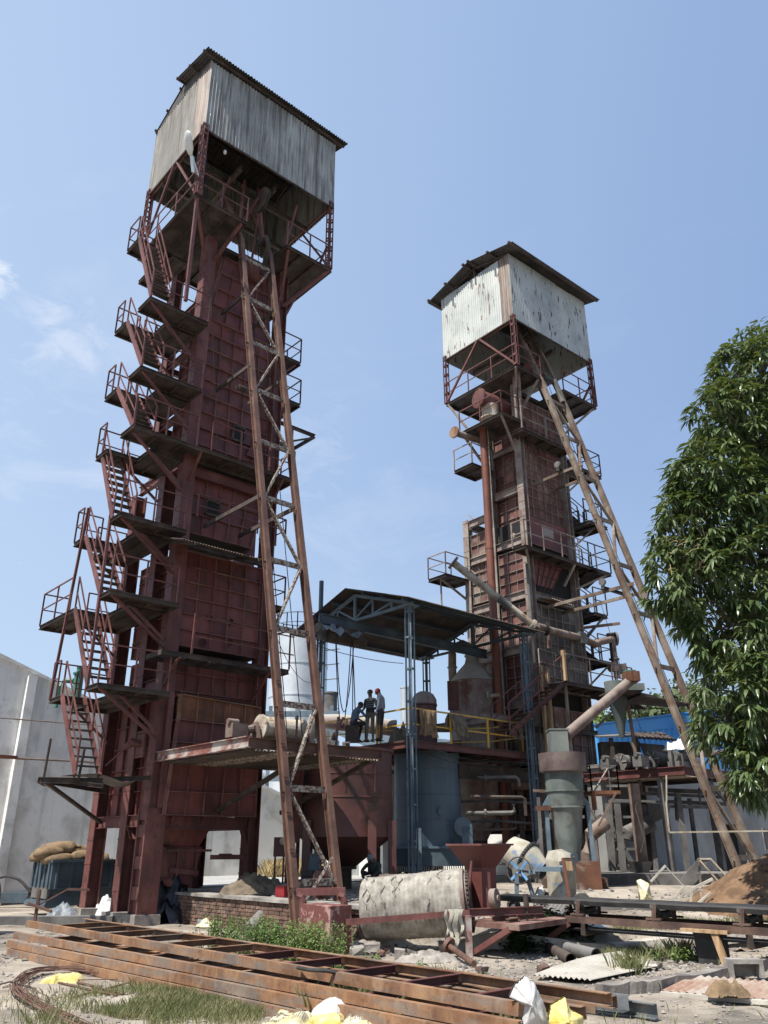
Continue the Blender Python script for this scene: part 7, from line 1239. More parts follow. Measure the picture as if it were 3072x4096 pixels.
b0, b1, b2, b3 = (-0.6, 9.94, 0.02), (-0.04, 9.95, 0.02), (-0.04, 11.13, 0.05), (-0.43, 10.52, 0.05)
scrap_bag('cement_bag', 'bag', [(b0[0], 9.35, 0), (b1[0] + .1, 9.3, 0), (b2[0] + .05, 10.3, 0), (b3[0], 10.15, 0)], .26, 'pale yellow cement bag with grey block logo, right of the white sack', 'bag', 7, prints=[('PC', .1, .5, .24, -.2), (':::', .42, .42, .34, 0.0), ('CEMENT', .2, .2, .13, .1)])
b0 = (-0.7, 10.1, 0.1); scrap_bag('cement_bag', 'bag_yellow', [(b0[0] - .2, 9.5, .05), (b0[0] + .28, 9.45, .05), (b0[0] + .32, 10.0, .08), (b0[0] - .1, 10.0, .08)], .16, 'bright yellow crumpled bag in the middle of the foreground heap', 'bag', 13)
p = (-0.54, 10.25, 0.17); sack('woven_sack', 'white_bag', (p[0], 10.1, .12), .28, .2, .17, 'stuffed white woven sack behind the yellow cement bags', 'sack', 21, .3, -.25, True)
def stand_bag(name, m, outline, y0, dep, label, cat, seed):
    """upright slumped empty bag: outline in (x, z), bellied towards the viewer"""
    n = len(outline); cx = sum(p[0] for p in outline) / n; cz = sum(p[1] for p in outline) / n; vs = [(cx, y0 - dep, cz)]; rings = 14
    for r_ in range(1, rings + 1):
        t = r_ / rings
        for p in outline:
            x, z_ = cx + (p[0] - cx) * t, cz + (p[1] - cz) * t; k = noise.noise(Vector((x * 6, z_ * 6, seed))) * .06 + abs(noise.noise(Vector((x * 14, z_ * 9, seed + 3)))) * .04 + abs(noise.noise(Vector((x * 34, z_ * 20, seed + 3)))) * .014
            vs.append((x, y0 - dep * (1 - t * t) - k * (1 - t * .5) + .25 * (z_), z_))
    fs = [(0, 1 + i, 1 + (i + 1) % n) for i in range(n)] + [(1 + r_ * n + i, 1 + (r_ + 1) * n + i, 1 + (r_ + 1) * n + (i + 1) % n, 1 + r_ * n + (i + 1) % n) for r_ in range(rings - 1) for i in range(n)]
    m0 = len(vs); vs2 = [(v[0], 2 * y0 - v[1] + .5 * v[2] + .05, v[2]) for v in vs]; 
    o = MB().add(vs + vs2, fs + [tuple(i + m0 for i in f[::-1]) for f in fs]).build(name, m, smooth=2); return tag(o, label, cat)
OL = lambda ps: [(p[0], p[2]) for p in ps]
def dens(ps, k=8): return [tuple(a + (b - a) * t / k + .012 * noise.noise(Vector((i * 1.3, t * .9, a * 5))) for a, b in zip(ps[i], ps[(i + 1) % len(ps)])) for i in range(len(ps)) for t in range(k)]
stand_bag('woven_sack', 'white_bag', dens(OL([(1.12, 8.3, 0.54), (1.18, 8.3, 0.63), (1.29, 8.3, 0.7), (1.36, 8.3, 0.64), (1.42, 8.3, 0.51), (1.48, 8.3, 0.27), (1.2, 8.3, 0.27), (1.25, 8.3, 0.48)])), 8.25, .16, 'white woven plastic sack propped upright on the right end of the rusty stack', 'sack', 5)
stand_bag('cement_bag', 'bag_yellow', dens(OL([(1.44, 8.2, 0.39), (1.47, 8.2, 0.49), (1.6, 8.2, 0.55), (1.64, 8.2, 0.46), (1.74, 8.2, 0.41), (1.73, 8.2, 0.26), (1.42, 8.2, 0.26)])), 8.15, .14, 'bright yellow cement bag standing at the bottom edge, right of the white sack', 'bag', 8)
stand_bag('woven_sack', 'bag', dens(OL([(5.67, 19.6, 0.71), (5.68, 19.6, 0.96), (5.67, 19.6, 1.07), (5.77, 19.6, 1.11), (5.94, 19.6, 1.01), (5.95, 19.6, 0.68), (5.92, 19.6, 0.54), (5.64, 19.6, 0.54)])), 19.6, .16, 'yellowish woven sack standing upright behind the conveyor belt', 'sack', 15)
p = (-4.76, 13.4, 0.02); scrap_bag('plastic_scrap', 'bag_yellow', [(p[0] - .22, p[1] - .25, 0), (p[0] + .3, p[1] - .2, 0), (p[0] + .28, p[1] + .22, 0), (p[0] - .2, p[1] + .2, 0)], .13, 'small torn yellow plastic scrap lying on the rebar loop', 'scrap', 4, 14)
# corrugated sheets, timber, pipes, kerbside scrap at the right
o = MB(); a, b, c = V(2.15, 13.35, .03), V(4.1, 16.3, .55), V(4.15, 14.0, .06)
n1, n2 = 30, 96; vs = []
for i in range(n1 + 1):
    t = i / n1
    for j in range(n2 + 1):
        s = j / n2; p = a.lerp(b.lerp(c, s), t ** 1.0) if 0 else (V(2.15, 13.35, .05).lerp(V(2.9, 12.95, .04), s)).lerp(V(4.1, 15.9, .07).lerp(V(4.25, 14.2, .06), s), t)
        vs.append(tuple(p + V(0, 0, .014 * sin(s * 2 * pi * 11) + .05 * sin(pi * t) * (1 - s) + .02)))
o.add(vs, [(i * (n2 + 1) + j, i * (n2 + 1) + j + 1, (i + 1) * (n2 + 1) + j + 1, (i + 1) * (n2 + 1) + j) for i in range(n1) for j in range(n2)])
o = o.build('corrugated_sheet', mat('pale_bent_sheet', [(.36, .33, .28), (.46, .43, .37), (.52, .49, .43)], 1.4, .7, .0, spots=[((.25, .15, .09), 4, .62, .7, .5)]), smooth=2); tag(o, 'pale grey bent corrugated roofing sheet lying on the rubble right of the drum', 'sheet')
p = [(3.57, 11.97, 0.04), (4.37, 12.5, 0.04), (5.18, 12.38, 0.04), (4.52, 10.9, 0.04)]
e1_ = V(p[0][0], p[0][1], .06); o = MB().corr(e1_, e1_ + V(2.2, -1.35, 0), e1_ + V(.75, .95, .05), (0, 0, 1), .014, .1).build('corrugated_sheet', mat('rusty_flat_sheet', [(.28, .16, .11), (.36, .27, .21), (.44, .40, .35)], 1.6, .8, spots=[((.2, .08, .04), 3, .58, .68, .7)]), smooth=True); tag(o, 'rust stained corrugated sheet lying flat beyond the kerb at the lower right', 'sheet')
o = MB().bar(e1_ + V(-.02, -.05, -.02), e1_ + V(2.3, -1.48, -.02), .07, .05).build('timber_batten', 'pale_wood'); tag(o, 'pale timber batten along the near edge of the rust stained sheet', 'batten')
p = (4.19, 11.41, 0.1); cloth('jute_sack', 'burlap', (p[0] + .02, p[1], .09), .26, .17, .17, 'brown empty jute sack thrown on the rust stained sheet', 'sack', 31, fold=1.4)
p = (5.27, 13.44, -0.0); o = MB(); bx0, by0 = p[0] - .25, p[1] - .1
for q0, q1 in (((bx0, by0, .02), (bx0 + .06, by0 + .22, .2)), ((bx0 + .44, by0, .02), (bx0 + .5, by0 + .22, .2)), ((bx0, by0, .2), (bx0 + .5, by0 + .22, .26)), ((bx0 + .06, by0 + .2, .02), (bx0 + .44, by0 + .22, .2))): o.box(q0, q1)
o = o.build('channel_offcut', 'concrete'); tag(o, 'short grey channel-shaped offcut behind the lower right sheet', 'offcut')
for k, (p0, p1, r_, m_, lab) in enumerate((((3.28, 16.34, 0.1), (3.56, 15.35, 0.1), .1, 'soot', 'grey asbestos pipe lying under the right corner of the table'), ((3.0, 16.66, 0.08), (3.04, 14.94, 0.08), .09, 'dark_steel', 'dark broken pipe lying left of the grey pipe under the table'))):
    o = MB().tube(p0, p1, r_, 18, caps=False).tube(p1, p0, r_ * .85, 18, caps=False).build('pipe', m_, smooth=True); tag(o, lab, 'pipe')
lg = thing('drain_pipe', 'thick sooty pipe leaning against the brick wall by the brown hoist rails', 'pipe', (-3.2, 20.6, 0)); a, b = (-2.98, 19.7, 0.12), (-2.44, 21.6, 0.84); MB().tube(a, b, .15, 20).build('pipe_run', 'soot', lg, smooth=True)
# rubble bricks, blocks
rn = random.Random(2)
for k, (q_, s_, m_) in enumerate((((-0.73, 16.65, 0.05), .13, 'concrete'), ((-0.57, 16.59, 0.12), .12, 'concrete'), ((-0.43, 16.59, 0.12), .11, 'stone'), ((-0.52, 16.36, 0.05), .13, 'concrete'), ((-0.25, 16.33, 0.1), .14, 'stone'), ((-0.08, 16.08, 0.05), .08, 'brick'), ((2.4, 13.96, 0.05), .1, 'brick'), ((0.04, 16.52, 0.05), .09, 'brick'), ((4.25, 14.39, 0.05), .09, 'stone'), ((4.45, 13.64, 0.05), .07, 'stone'), ((1.46, 13.93, 0.05), .1, 'brick'), ((0.24, 15.68, 0.05), .16, 'stone'), ((0.51, 15.69, 0.05), .12, 'concrete'))):
    a = rn.uniform(0, 3); mb = MB(); x, y, z_ = q_; u_, v_ = V(cos(a), sin(a), rn.uniform(-.2, .3)).normalized() * s_, V(-sin(a), cos(a), rn.uniform(-.1, .3)).normalized() * s_ * .6; w_ = V(0, 0, s_ * .45); c = V(x, y, max(z_, .02) + s_ * .2); J = lambda: V(rn.uniform(-.02, .02), rn.uniform(-.02, .02), rn.uniform(-.02, .02))
    mb.add([tuple(c + u_ * i + v_ * j + w_ * l_ + J()) for l_ in (-1, 1) for i, j in ((-1, -1), (1, -1), (1, 1), (-1, 1))], [(0, 3, 2, 1), (4, 5, 6, 7), (0, 1, 5, 4), (1, 2, 6, 5), (2, 3, 7, 6), (3, 0, 4, 7)])
    o = mb.build('brick_block' if m_ != 'stone' else 'stone_block', m_); tag(o, ['grey mortar-covered brick, leftmost in the small pile beside the maroon pedestal', 'grey brick lying on top of the small pile beside the maroon pedestal', 'pale stone at the top of the small pile beside the pedestal', 'grey brick at the front of the small pile beside the pedestal', 'largest tilted white stone at the right of the small brick pile', 'red brick piece right of the small pile, below the drum', 'red brick piece on gravel left of the bent corrugated sheet', 'red brick bit lying directly below the wrapped drum', 'pale stone on the soil below the conveyor', 'small pale stone on the soil left of the timber prop', 'red brick half at the right side of the plaster heap', 'flat pale stone behind the plaster heap', 'grey brick end before the plaster heap'][k], 'brick' if m_ != 'stone' else 'stone', 'loose bricks and stones on the ground')
p = (0.7, 15.44, 0.02); cloth('plaster_heap', 'stone', (p[0], p[1] + .1, .0), .55, .3, .16, 'small whitish heap of broken plaster below the wrapped drum', 'rubble', 41)
hs = thing('hose', 'black flexible hose lying over the rusty frame beside the weeds', 'hose', (-0.75, 11.82, 0.3)); MB().path(spline([(-1.04, 10.84, 0.48), (-0.85, 10.47, 0.5), (-0.66, 10.4, 0.5), (-0.51, 10.52, 0.45), (-0.37, 11.41, 0.3), (-0.3, 11.96, 0.15)]), .022, 8).build('hose_run', 'black', hs, smooth=True)
cb = thing('cable', 'white cable snaking through the rusty frame', 'cable', (0.86, 11.47, 0.2)); MB().path(spline([(0.23, 11.67, 0.3), (0.37, 11.51, 0.3), (0.63, 11.65, 0.25), (0.8, 11.4, 0.2), (0.95, 11.11, 0.2), (1.11, 10.83, 0.25), (1.17, 10.76, 0.3)]), .012, 6).build('cable_run', 'white_bag', cb, smooth=True)
# ---------------------------------------------------------------- truck body, sacks and left yard clutter
tk = thing('dump_trailer', 'dark blue grey steel tipping trailer loaded with jute sacks, parked behind the left tower columns', 'trailer', (.6, 6, .1), L)
q0 = (0.51, 5.5, 1.43); q1 = (3.73, 5.5, 1.44); qb = (0.61, 5.5, 0.72)
U0, U1, ZT, ZB = q0[0], q1[0] - .1, q0[2], qb[2]
mb = MB(L); mb.box((U0, 5.5, ZB), (U1, 5.56, ZT)).box((U0, 6.9, ZB), (U1, 6.96, ZT)).box((U0, 5.56, ZB), (U0 + .06, 6.9, ZT)).box((U1 - .06, 5.56, ZB), (U1, 6.9, ZT + .1)).box((U0 + .06, 5.56, ZB), (U1 - .06, 6.9, ZB + .06)).build('body', 'blue_dark', tk)
for k in range(8): u = U0 + .12 + k * (U1 - U0 - .3) / 7; MB(L).box((u, 5.44, ZB), (u + .06, 5.498, ZT - .02)).build('side_rib', 'blue_dark', tk)
for k in range(5): v = 5.6 + k * .3; MB(L).box((U0 - .05, v, ZB + .05), (U0 - .002, v + .1, ZT - .02)).build('tailgate_rib', 'blue_dark', tk)
MB(L).box((U0 - .04, 5.42, ZT - .02), (U1, 5.58, ZT + .05)).box((U0 + .2, 5.46, ZB - .02), (U1, 5.5, ZB + .03)).build('top_rail', 'blue_dark', tk)
MB(L).box((U0 - .02, 5.6, ZB - .25), (U0 + .1, 6.8, ZB + .02)).build('bumper', 'soot', tk)
mb = MB(L); mb.add([(U0 + .1, 5.6, ZB), (U0 + 2.0, 5.6, ZB), (U0 + 2.0, 5.6, ZB - .38), (U0 + .05, 5.6, ZB - .5), (U0 - .05, 5.6, ZB - .45)] + [(p[0], 7.2, p[1]) for p in ((U0 + .1, ZB), (U0 + 2.0, ZB), (U0 + 2.0, ZB - .38), (U0 + .05, ZB - .5), (U0 - .05, ZB - .45))], [(0, 1, 2, 3, 4), (9, 8, 7, 6, 5)] + [(i, i + 5, (i + 1) % 5 + 5, (i + 1) % 5) for i in range(5)]); mb.build('side_skirt', 'blue_dark', tk)
MB(L).box((U0, 5.9, ZB - .3), (U1, 6.1, ZB)).box((U0, 6.9, ZB - .3), (U1, 7.1, ZB)).build('chassis', 'void', tk)
wc = (2.44, 5.75, 0.45)
wv = tuple(L.v)
for v in (5.75, 7.1):
    o = wheel(tk, L.w((wc[0], v, .58)), .56, .28, wv)
MB(L).lathe((wc[0], 5.6, .58), [(.62, 0), (.66, 0), (.66, .3), (.62, .3)], 20, (0, 1, 0), caps=False).build('mudguard', 'blue_dark', tk)
for k, (du, dv, dz, sx, lab) in enumerate(((.35, .5, .0, .55, 'big brown jute sack nearest the tail corner of the trailer load'), (.2, 1.2, .05, .45, 'brown jute sack with ragged neck hanging at the trailer tail'), (.4, .7, .3, .6, 'long flat jute sack on top of the trailer load'), (.1, .6, .18, .5, 'brown jute sack wedged under the topmost one on the trailer'), (1.0, .5, .06, .4, 'upright jute sack with tied neck in the middle of the trailer load'), (1.5, .6, .0, .5, 'brown jute sack at the right of the trailer load, behind the column'), (1.2, 1.2, .2, .5, 'jute sack at the back of the trailer load'))):
    w_ = L.w((U0 + du, 5.5 + dv, ZT + .05 + dz)); sack('jute_sack', 'burlap', w_, sx, .27, .2, lab, 'sack', 50 + k, L.a + rn.uniform(-.3, .3), rn.uniform(-.1, .1), True)
mc = thing('drawbar', 'blue drawbar lying at the foot of the white wall left of the trailer', 'drawbar', (-12, 28, .1)); a, b = (-12.45, 29.04, 0.3), (-11.5, 29.1, 0.3); MB().bar((a[0] - 1, a[1], .3), (b[0], b[1], .3), .3, .3).build('beam', 'blue_dark', mc)
hose = thing('hose', 'black hose arching from the left edge down the white wall', 'hose', (-12, 28, .3)); MB().path(spline([(-11.48, 26.0, 0.96), (-11.21, 26.0, 1.03), (-10.83, 26.0, 0.93), (-10.55, 26.0, 0.71), (-10.43, 26.0, 0.59)]), .04, 7).build('hose_run', 'black', hose, smooth=True)
md = thing('machine_end', 'rusty brown round machine end cut by the left edge of the photo', 'machine', (-9.6, 18.9, 0)); MB().lathe(((-8.83, 20.0, 0.82)[0] - .4, 20, .75), [(0, -.3), (.5, -.28), (.55, -.1), (.55, .2), (.4, .3), (0, .3)], 24, (1, -.3, 0)).build('body', 'brown_pipe', md, smooth=True); MB().box(((-8.83, 20.0, 0.82)[0] - .5, 19.8, 0), ((-8.83, 20.0, 0.82)[0] - .1, 20.4, .5)).build('base', 'dark_steel', md)
o = MB().box((-14, 22.6, -.05), (-6.9, 22.9, .2)).build('ledge', 'soot'); o['kind'] = 'structure'
sc2 = thing('bent_stake', 'rusty steel stake with a cross arm and diagonal rod before the first tower column', 'stake', (-8.3, 20.5, 0))
yy = 20.3; MB().bar((-7.95, 20.3, 0.25), (-7.94, 20.3, 0.92), .06).bar((-8.15, 20.3, 0.63), (-7.49, 20.0, 0.48), .05).bar((-7.96, 20.3, 0.57), (-7.36, 20.5, 0.92), .03).bar((-7.37, 20.5, 0.91), (-6.93, 20.7, 0.89), .06, .05).build('stake', 'rail_steel', sc2)
for k, (q_, sx, sy, h, m_, lab, cat) in enumerate((((-8.83, 24.31, 0.05), .55, .4, .32, 'grey_plastic', 'crumpled blue grey plastic sheet left of the first plinth', 'plastic sheet'), ((-10.14, 27.83, 0.1), .9, .5, .3, 'burlap_grey', 'flat grey brown sheet heap behind the bent stake', 'heap'), ((-7.77, 24.59, 0.1), .45, .4, .5, 'plastic', 'dirty white plastic sheet heaped between the first two plinths', 'plastic sheet'), ((-6.02, 23.73, 0.1), .5, .4, .4, 'plastic', 'dirty white plastic sheet right of the third plinth', 'plastic sheet'), ((-4.11, 21.8, 0.02), .5, .4, .3, 'bag', 'torn yellowish woven plastic sheet on the ground before the brick wall', 'plastic sheet'), ((-4.39, 22.04, 0.02), .3, .35, .28, 'grey_plastic', 'pale blue grey plastic sheet beside the torn yellow one', 'plastic sheet'))):
    cloth('plastic_sheet' if 'plastic' in lab else 'sheet_heap', m_, (q_[0], q_[1] + sy * .6, .02), sx, sy, h, lab, cat, 60 + k, fold=1.4)
p = L.w((2.5, 1.7, .1)); cloth('tarpaulin', 'tarp', (p.x - .3, p.y - .1, .0), .9, .7, 1.0, 'black tarpaulin heaped over the left end of the brick wall', 'tarpaulin', 70, fold=1.2)
p = L.w((3.1, -.9, .7)); cloth('sacking_heap', 'burlap_grey', (p.x, p.y, .72), .8, .5, .42, 'heap of folded brown sacking on the brick wall under the tower', 'sacking', 73)
p = L.w((3.0, -2.6, .73)); o = MB(L).box((2.85, -2.6, .73), (3.15, -2.25, .97)).build('steel_toolbox', 'red_paint'); tag(o, 'bright red steel toolbox on the brick wall', 'toolbox')
gc = thing('gas_cylinder', 'rusty maroon gas cylinder with a guard collar on the brick wall beside the red toolbox', 'gas cylinder', (3.2, -3.6, .73), L)
cc = L.w((3.2, -3.55, 0)); MB().lathe((cc.x, cc.y, 0), [(.17, .73), (.19, .76), (.19, 1.2), (.15, 1.3), (.05, 1.34), (.05, 1.4)], 22).build('body', 'vessel_red', gc, smooth=True)
MB().lathe((cc.x, cc.y, 0), [(.11, 1.3), (.11, 1.34), (.12, 1.34), (.12, 1.3)], 18, caps=False).lathe((cc.x, cc.y, 0), [(.11, 1.44), (.11, 1.48), (.12, 1.48), (.12, 1.44)], 18, caps=False).bar((cc.x - .11, cc.y, 1.3), (cc.x - .11, cc.y, 1.46), .02).bar((cc.x + .11, cc.y, 1.3), (cc.x + .11, cc.y, 1.46), .02).build('collar', 'dark_steel', gc)
o = MB(L); o.box((3.4, -5.9, .73), (3.95, -5.3, 1.25)); o.build('brick_pier', 'brick'); tag(bpy.data.objects['brick_pier'], 'small brick pier behind the foot of the brown hoist rails', 'pier')
vo = thing('control_cabinet', 'maroon control cabinet on two thin legs right of the tall tower', 'cabinet', (5.6, -1, .7), L)
a = (-3.15, 24.5, 2.06); b = (-2.83, 24.5, 1.55); MB().box((a[0], 24.5, b[2]), (b[0], 24.9, a[2])).build('cabinet_body', 'maroon', vo); MB().lathe((b[0] - .05, 24.5, (a[2] + b[2]) / 2 + .15), [(.0, 0), (.1, 0), (.1, .12), (0, .12)], 16, (0, -1, 0)).build('horn', 'pale_pipe', vo, smooth=True)
for x in (a[0] + .03, b[0] - .05): MB().bar((x, 24.7, .6), (x, 24.7, b[2]), .05).build('leg', 'maroon', vo)
oc = thing('orange_bin_wall', 'bright orange-red steel panel left of the maroon bin', 'panel', (-2.5, 25, 1)); a, b = (-2.96, 25.2, 4.09), (-2.48, 25.2, 3.84); MB().box((a[0], 25.2, b[2]), (b[0], 25.3, a[2])).build('upper_panel', 'red_pipe', oc); a, b = (-2.95, 25.2, 3.83), (-2.48, 25.2, 2.55); MB().box((a[0], 25.2, b[2]), (b[0], 25.3, a[2] - .005)).build('lower_panel', 'maroon', oc)
for k in range(3): MB().bar((a[0] + .1 + k * .3, 25.3, .6), (a[0] + .1 + k * .3, 25.3, b[2]), .1).build('leg', 'maroon', oc)
bp_ = thing('blue_press', 'dark blue machine body with yellow stays behind the brown hoist rails', 'machine', (-1.8, 22.8, .68)); a, b = (-2.0, 22.8, 1.64), (-1.7, 22.8, 1.12); MB().add([(a[0] + .05, 22.8, a[2]), (b[0] - .05, 22.8, a[2]), (b[0] + .1, 22.8, .68), (a[0] - .1, 22.8, .68), (a[0] + .05, 23.1, a[2]), (b[0] - .05, 23.1, a[2]), (b[0] + .1, 23.1, .68), (a[0] - .1, 23.1, .68)], [(0, 1, 2, 3), (7, 6, 5, 4), (0, 4, 5, 1), (1, 5, 6, 2), (2, 6, 7, 3), (3, 7, 4, 0)]).build('body', 'blue_dark', bp_)
MB().bar((b[0], 22.7, .7), (b[0] + .3, 22.7, a[2]), .04).bar((b[0] + .3, 22.7, .7), (b[0] + .35, 22.7, 1.3), .04).build('yellow_stay', 'yellow', bp_)
wt = thing('tyre_stack', 'stack of black blocks behind the flaking strut', 'stack', (-2.2, 22, .7)); a, b = (-2.11, 22.2, 1.16), (-1.47, 22.2, 0.85)
for i in range(3):
    for j in range(4): MB().box((a[0] + i * .3, 22.2, .7 + j * .14), (a[0] + i * .3 + .28, 22.6, .83 + j * .14)).build('block', 'black', wt)
# ---------------------------------------------------------------- green valve behind the stairs
gv = thing('green_valve', 'dark green flanged valve pipe rising behind the left stairs', 'valve', (2.5, 11, 7.5), L)
c = (-11.44, 30.0, 7.47); MB().lathe((c[0], 30, 0), [(.12, c[2] - .7), (.17, c[2] - .65), (.17, c[2] + .3), (.23, c[2] + .32), (.23, c[2] + .38), (.12, c[2] + .4), (.12, c[2] + .6), (.18, c[2] + .62)], 20).path([(c[0] - .7, 30, c[2] - .9), (c[0] - .7, 30, c[2] - .1), (c[0] - .55, 30, c[2] + .1), (c[0] - .2, 30, c[2] + .1)], .08, 12).build('valve_body', 'green', gv, smooth=True)

# ---------------------------------------------------------------- mango tree at the right edge
def crown_leaves(lobes, n, L_, Wd, rn, inner=0, ros=(8, 13), droop=.75):
    import array
    vs = []; fs = []
    cen = [Vector(c) for c, r in lobes]; rad = [r for c, r in lobes]; wts = [r * r for r in rad]
    def leafs(p, out):
        nl = rn.randint(*ros); a0 = rn.random() * 6.28
        for k in range(nl):
            az = a0 + k * 2.4 + rn.uniform(-.3, .3); el = rn.uniform(-.9, .55) - droop * .35
            d = (Vector((cos(az) * cos(el), sin(az) * cos(el), sin(el))) + out * .55).normalized(); l_ = L_ * rn.uniform(.5, 1.3); w_ = Wd * rn.uniform(.8, 1.2)
            side = d.cross(Vector((0, 0, 1))); side = side.normalized() if side.length > .05 else Vector((1, 0, 0)); up = side.cross(d); side = (side + up * rn.uniform(-.5, .5)).normalized(); fold = up * (-.25 * w_)
            dz = Vector((0, 0, -l_ * droop * .5)); p0 = p + d * .03
            m1 = p0 + d * l_ * .4 + dz * .16; m2 = p0 + d * l_ * .75 + dz * .55; tip = p0 + d * l_ + dz
            b = len(vs); vs.extend([p0, m1 + side * w_ - fold, m1, m1 - side * w_ - fold, m2 + side * w_ * .8 - fold, m2, m2 - side * w_ * .8 - fold, tip])
            fs.extend([(b, b + 1, b + 2), (b, b + 2, b + 3), (b + 1, b + 4, b + 5, b + 2), (b + 2, b + 5, b + 6, b + 3), (b + 4, b + 7, b + 5), (b + 5, b + 7, b + 6)])
    k = 0; tries = 0
    while k < n and tries < n * 8:
        tries += 1; i = rn.choices(range(len(cen)), wts)[0]; d = Vector((rn.gauss(0, 1), rn.gauss(0, 1), rn.gauss(0, 1))).normalized(); q_ = rad[i] * rn.uniform(.84, 1.08) * (1 + .24 * noise.noise(d * 2.2 + cen[i])); p = cen[i] + d * q_
        if any((p - cen[j]).length < rad[j] * .8 for j in range(len(cen)) if j != i): continue
        if noise.noise(p * 1.1) < -.2 and rn.random() < .75: continue
        leafs(p, d); k += 1
    for k in range(inner): i = rn.choices(range(len(cen)), wts)[0]; d = Vector((rn.gauss(0, 1), rn.gauss(0, 1), rn.gauss(0, 1))).normalized(); leafs(cen[i] + d * rad[i] * rn.uniform(.3, .8), d)
    mb = MB(); mb.v = vs; mb.f = fs; return mb
MT = thing('mango_tree', 'big dense mango tree with drooping glossy leaves at the right edge', 'tree', (12.2, 18.2, 0))
lobes = [((11.26, 18.2, 12.88), 2.05), ((8.96, 17.6, 10.8), 1.25), ((12.41, 19.0, 10.42), 2.7), ((8.15, 17.2, 8.82), 1.25), ((6.87, 17.0, 7.34), .98), ((9.39, 17.4, 12.59), 1.15), ((8.47, 17.2, 11.47), .95), ((7.68, 17.0, 9.7), .92), ((7.21, 17.1, 8.53), .9), ((8.83, 17.4, 6.96), 1.9), ((7.56, 17.0, 6.12), 1.0), ((11.14, 18.4, 6.29), 2.4), ((7.57, 16.8, 4.69), 1.02), ((9.26, 17.5, 4.12), 1.5), ((7.47, 16.5, 3.22), .62), ((13.32, 19.5, 8.67), 2.8), ((7.26, 17.8, 8.42), .75), ((6.99, 17.3, 3.99), .5)]
rn = random.Random(17)
crown_leaves(lobes, 5000, .28, .034, rn, 1300).build('foliage', 'tree_leaf', MT, kind='stuff')
base = V(13.6, 18.6, 0); MB().path([base - V(0, 0, .2), base + V(0, 0, 1.5), base + V(-.2, 0, 3.5), base + V(-.1, .1, 6), base + V(.1, 0, 9)], [.42, .36, .3, .22, .12], 14).build('trunk', 'bark', MT, smooth=True)
for k, (c, r_) in enumerate(lobes): c = Vector(c); s0 = base + V(-.1, 0, min(8, max(1.8, c.z - 2.0))); MB().path([s0, s0.lerp(c, .35) + V(0, 0, .25), s0.lerp(c, .7) + V(.1, .1, .1), c], [.13, .09, .06, .025], 8).build('limb', 'bark', MT, smooth=True)
mb = MB()
for k in range(130): c, r_ = rn.choice(lobes); c = Vector(c); d = Vector((rn.gauss(0, 1), rn.gauss(0, 1), rn.gauss(0, .8))).normalized(); mb.path([c + d * r_ * .1, c + d * r_ * .5 + V(0, 0, .1), c + d * r_ * .97], [.03, .018, .007], 5)
mb.build('twigs', 'bark', MT, kind='stuff')
# dry panicle clusters
mb = MB()
for k in range(26): c = Vector((6.57, 16.3, 7.64)) + V(rn.gauss(0, .25), rn.gauss(0, .25), rn.gauss(0, .3)); d = V(rn.gauss(0, 1), -1, rn.gauss(0, 1)).normalized(); mb.path([c, c + d * .15, c + d * .28 + V(0, 0, -.05)], .006, 4)
mb.build('dry_panicles', 'drywood', MT, kind='stuff')
# ---------------------------------------------------------------- weeds, grass
def weeds(name, spots, leaf, lab=None, h=(.25, .6), per=9, lw=.028, ll=.1):
    mb = MB(); rn = random.Random(len(spots))
    for (x, y) in spots:
        hh = rn.uniform(*h); z0 = ground(x, y); lean = V(rn.gauss(0, .12), rn.gauss(0, .12), 1).normalized(); p0 = V(x, y, z0 - .01); tp = p0 + lean * hh; mb.path([p0, p0.lerp(tp, .5) + V(rn.gauss(0, .015), rn.gauss(0, .015), 0), tp], [.005, .004, .002], 4)
        for k in range(per):
            t = .25 + .75 * k / per; p = p0.lerp(tp, t); az = k * 2.4 + rn.random(); l_ = ll * rn.uniform(.6, 1.3); d = V(cos(az), sin(az), rn.uniform(-.1, .6)).normalized(); s_ = d.cross(V(0, 0, 1)).normalized() * lw * rn.uniform(.6, 1.2); m_ = p + d * l_ * .5 + V(0, 0, .01); e = p + d * l_ - V(0, 0, l_ * .25)
            mb.add([tuple(p), tuple(m_ + s_), tuple(e), tuple(m_ - s_)], [(0, 1, 2, 3)])
    return mb.build(name, leaf, kind='stuff')
rn = random.Random(23)
def blob(cx, cy, sx, sy, n, a=0): return [(cx + (p := rn.gauss(0, .42)) * sx * cos(a) - (q_ := rn.gauss(0, .42)) * sy * sin(a), cy + p * sx * sin(a) + q_ * sy * cos(a)) for _ in range(n)]
weeds('weeds', blob(-1.9, 15.5, 1.0, .42, 230, -.45) + blob(-1.2, 14.85, .8, .5, 150, -.6) + blob(-2.9, 16.2, .5, .4, 70), 'weed_leaf', h=(.25, .72), per=13, lw=.02, ll=.085)
weeds('low_weeds', blob(.3, 13.0, .55, .4, 70, -.8) + blob(-.3, 13.6, .5, .35, 60) + blob(1.0, 12.2, .4, .3, 30) + blob(4.9, 15.3, .5, .4, 20), 'weed_leaf', h=(.1, .32), per=8)
weeds('vine_weeds', blob(2.9, 17.1, .6, .35, 120) + blob(3.7, 17.2, .3, .2, 25) + blob(2.5, 16.6, .4, .3, 40), 'dark_leaf', h=(.18, .5), per=10, lw=.05, ll=.13)
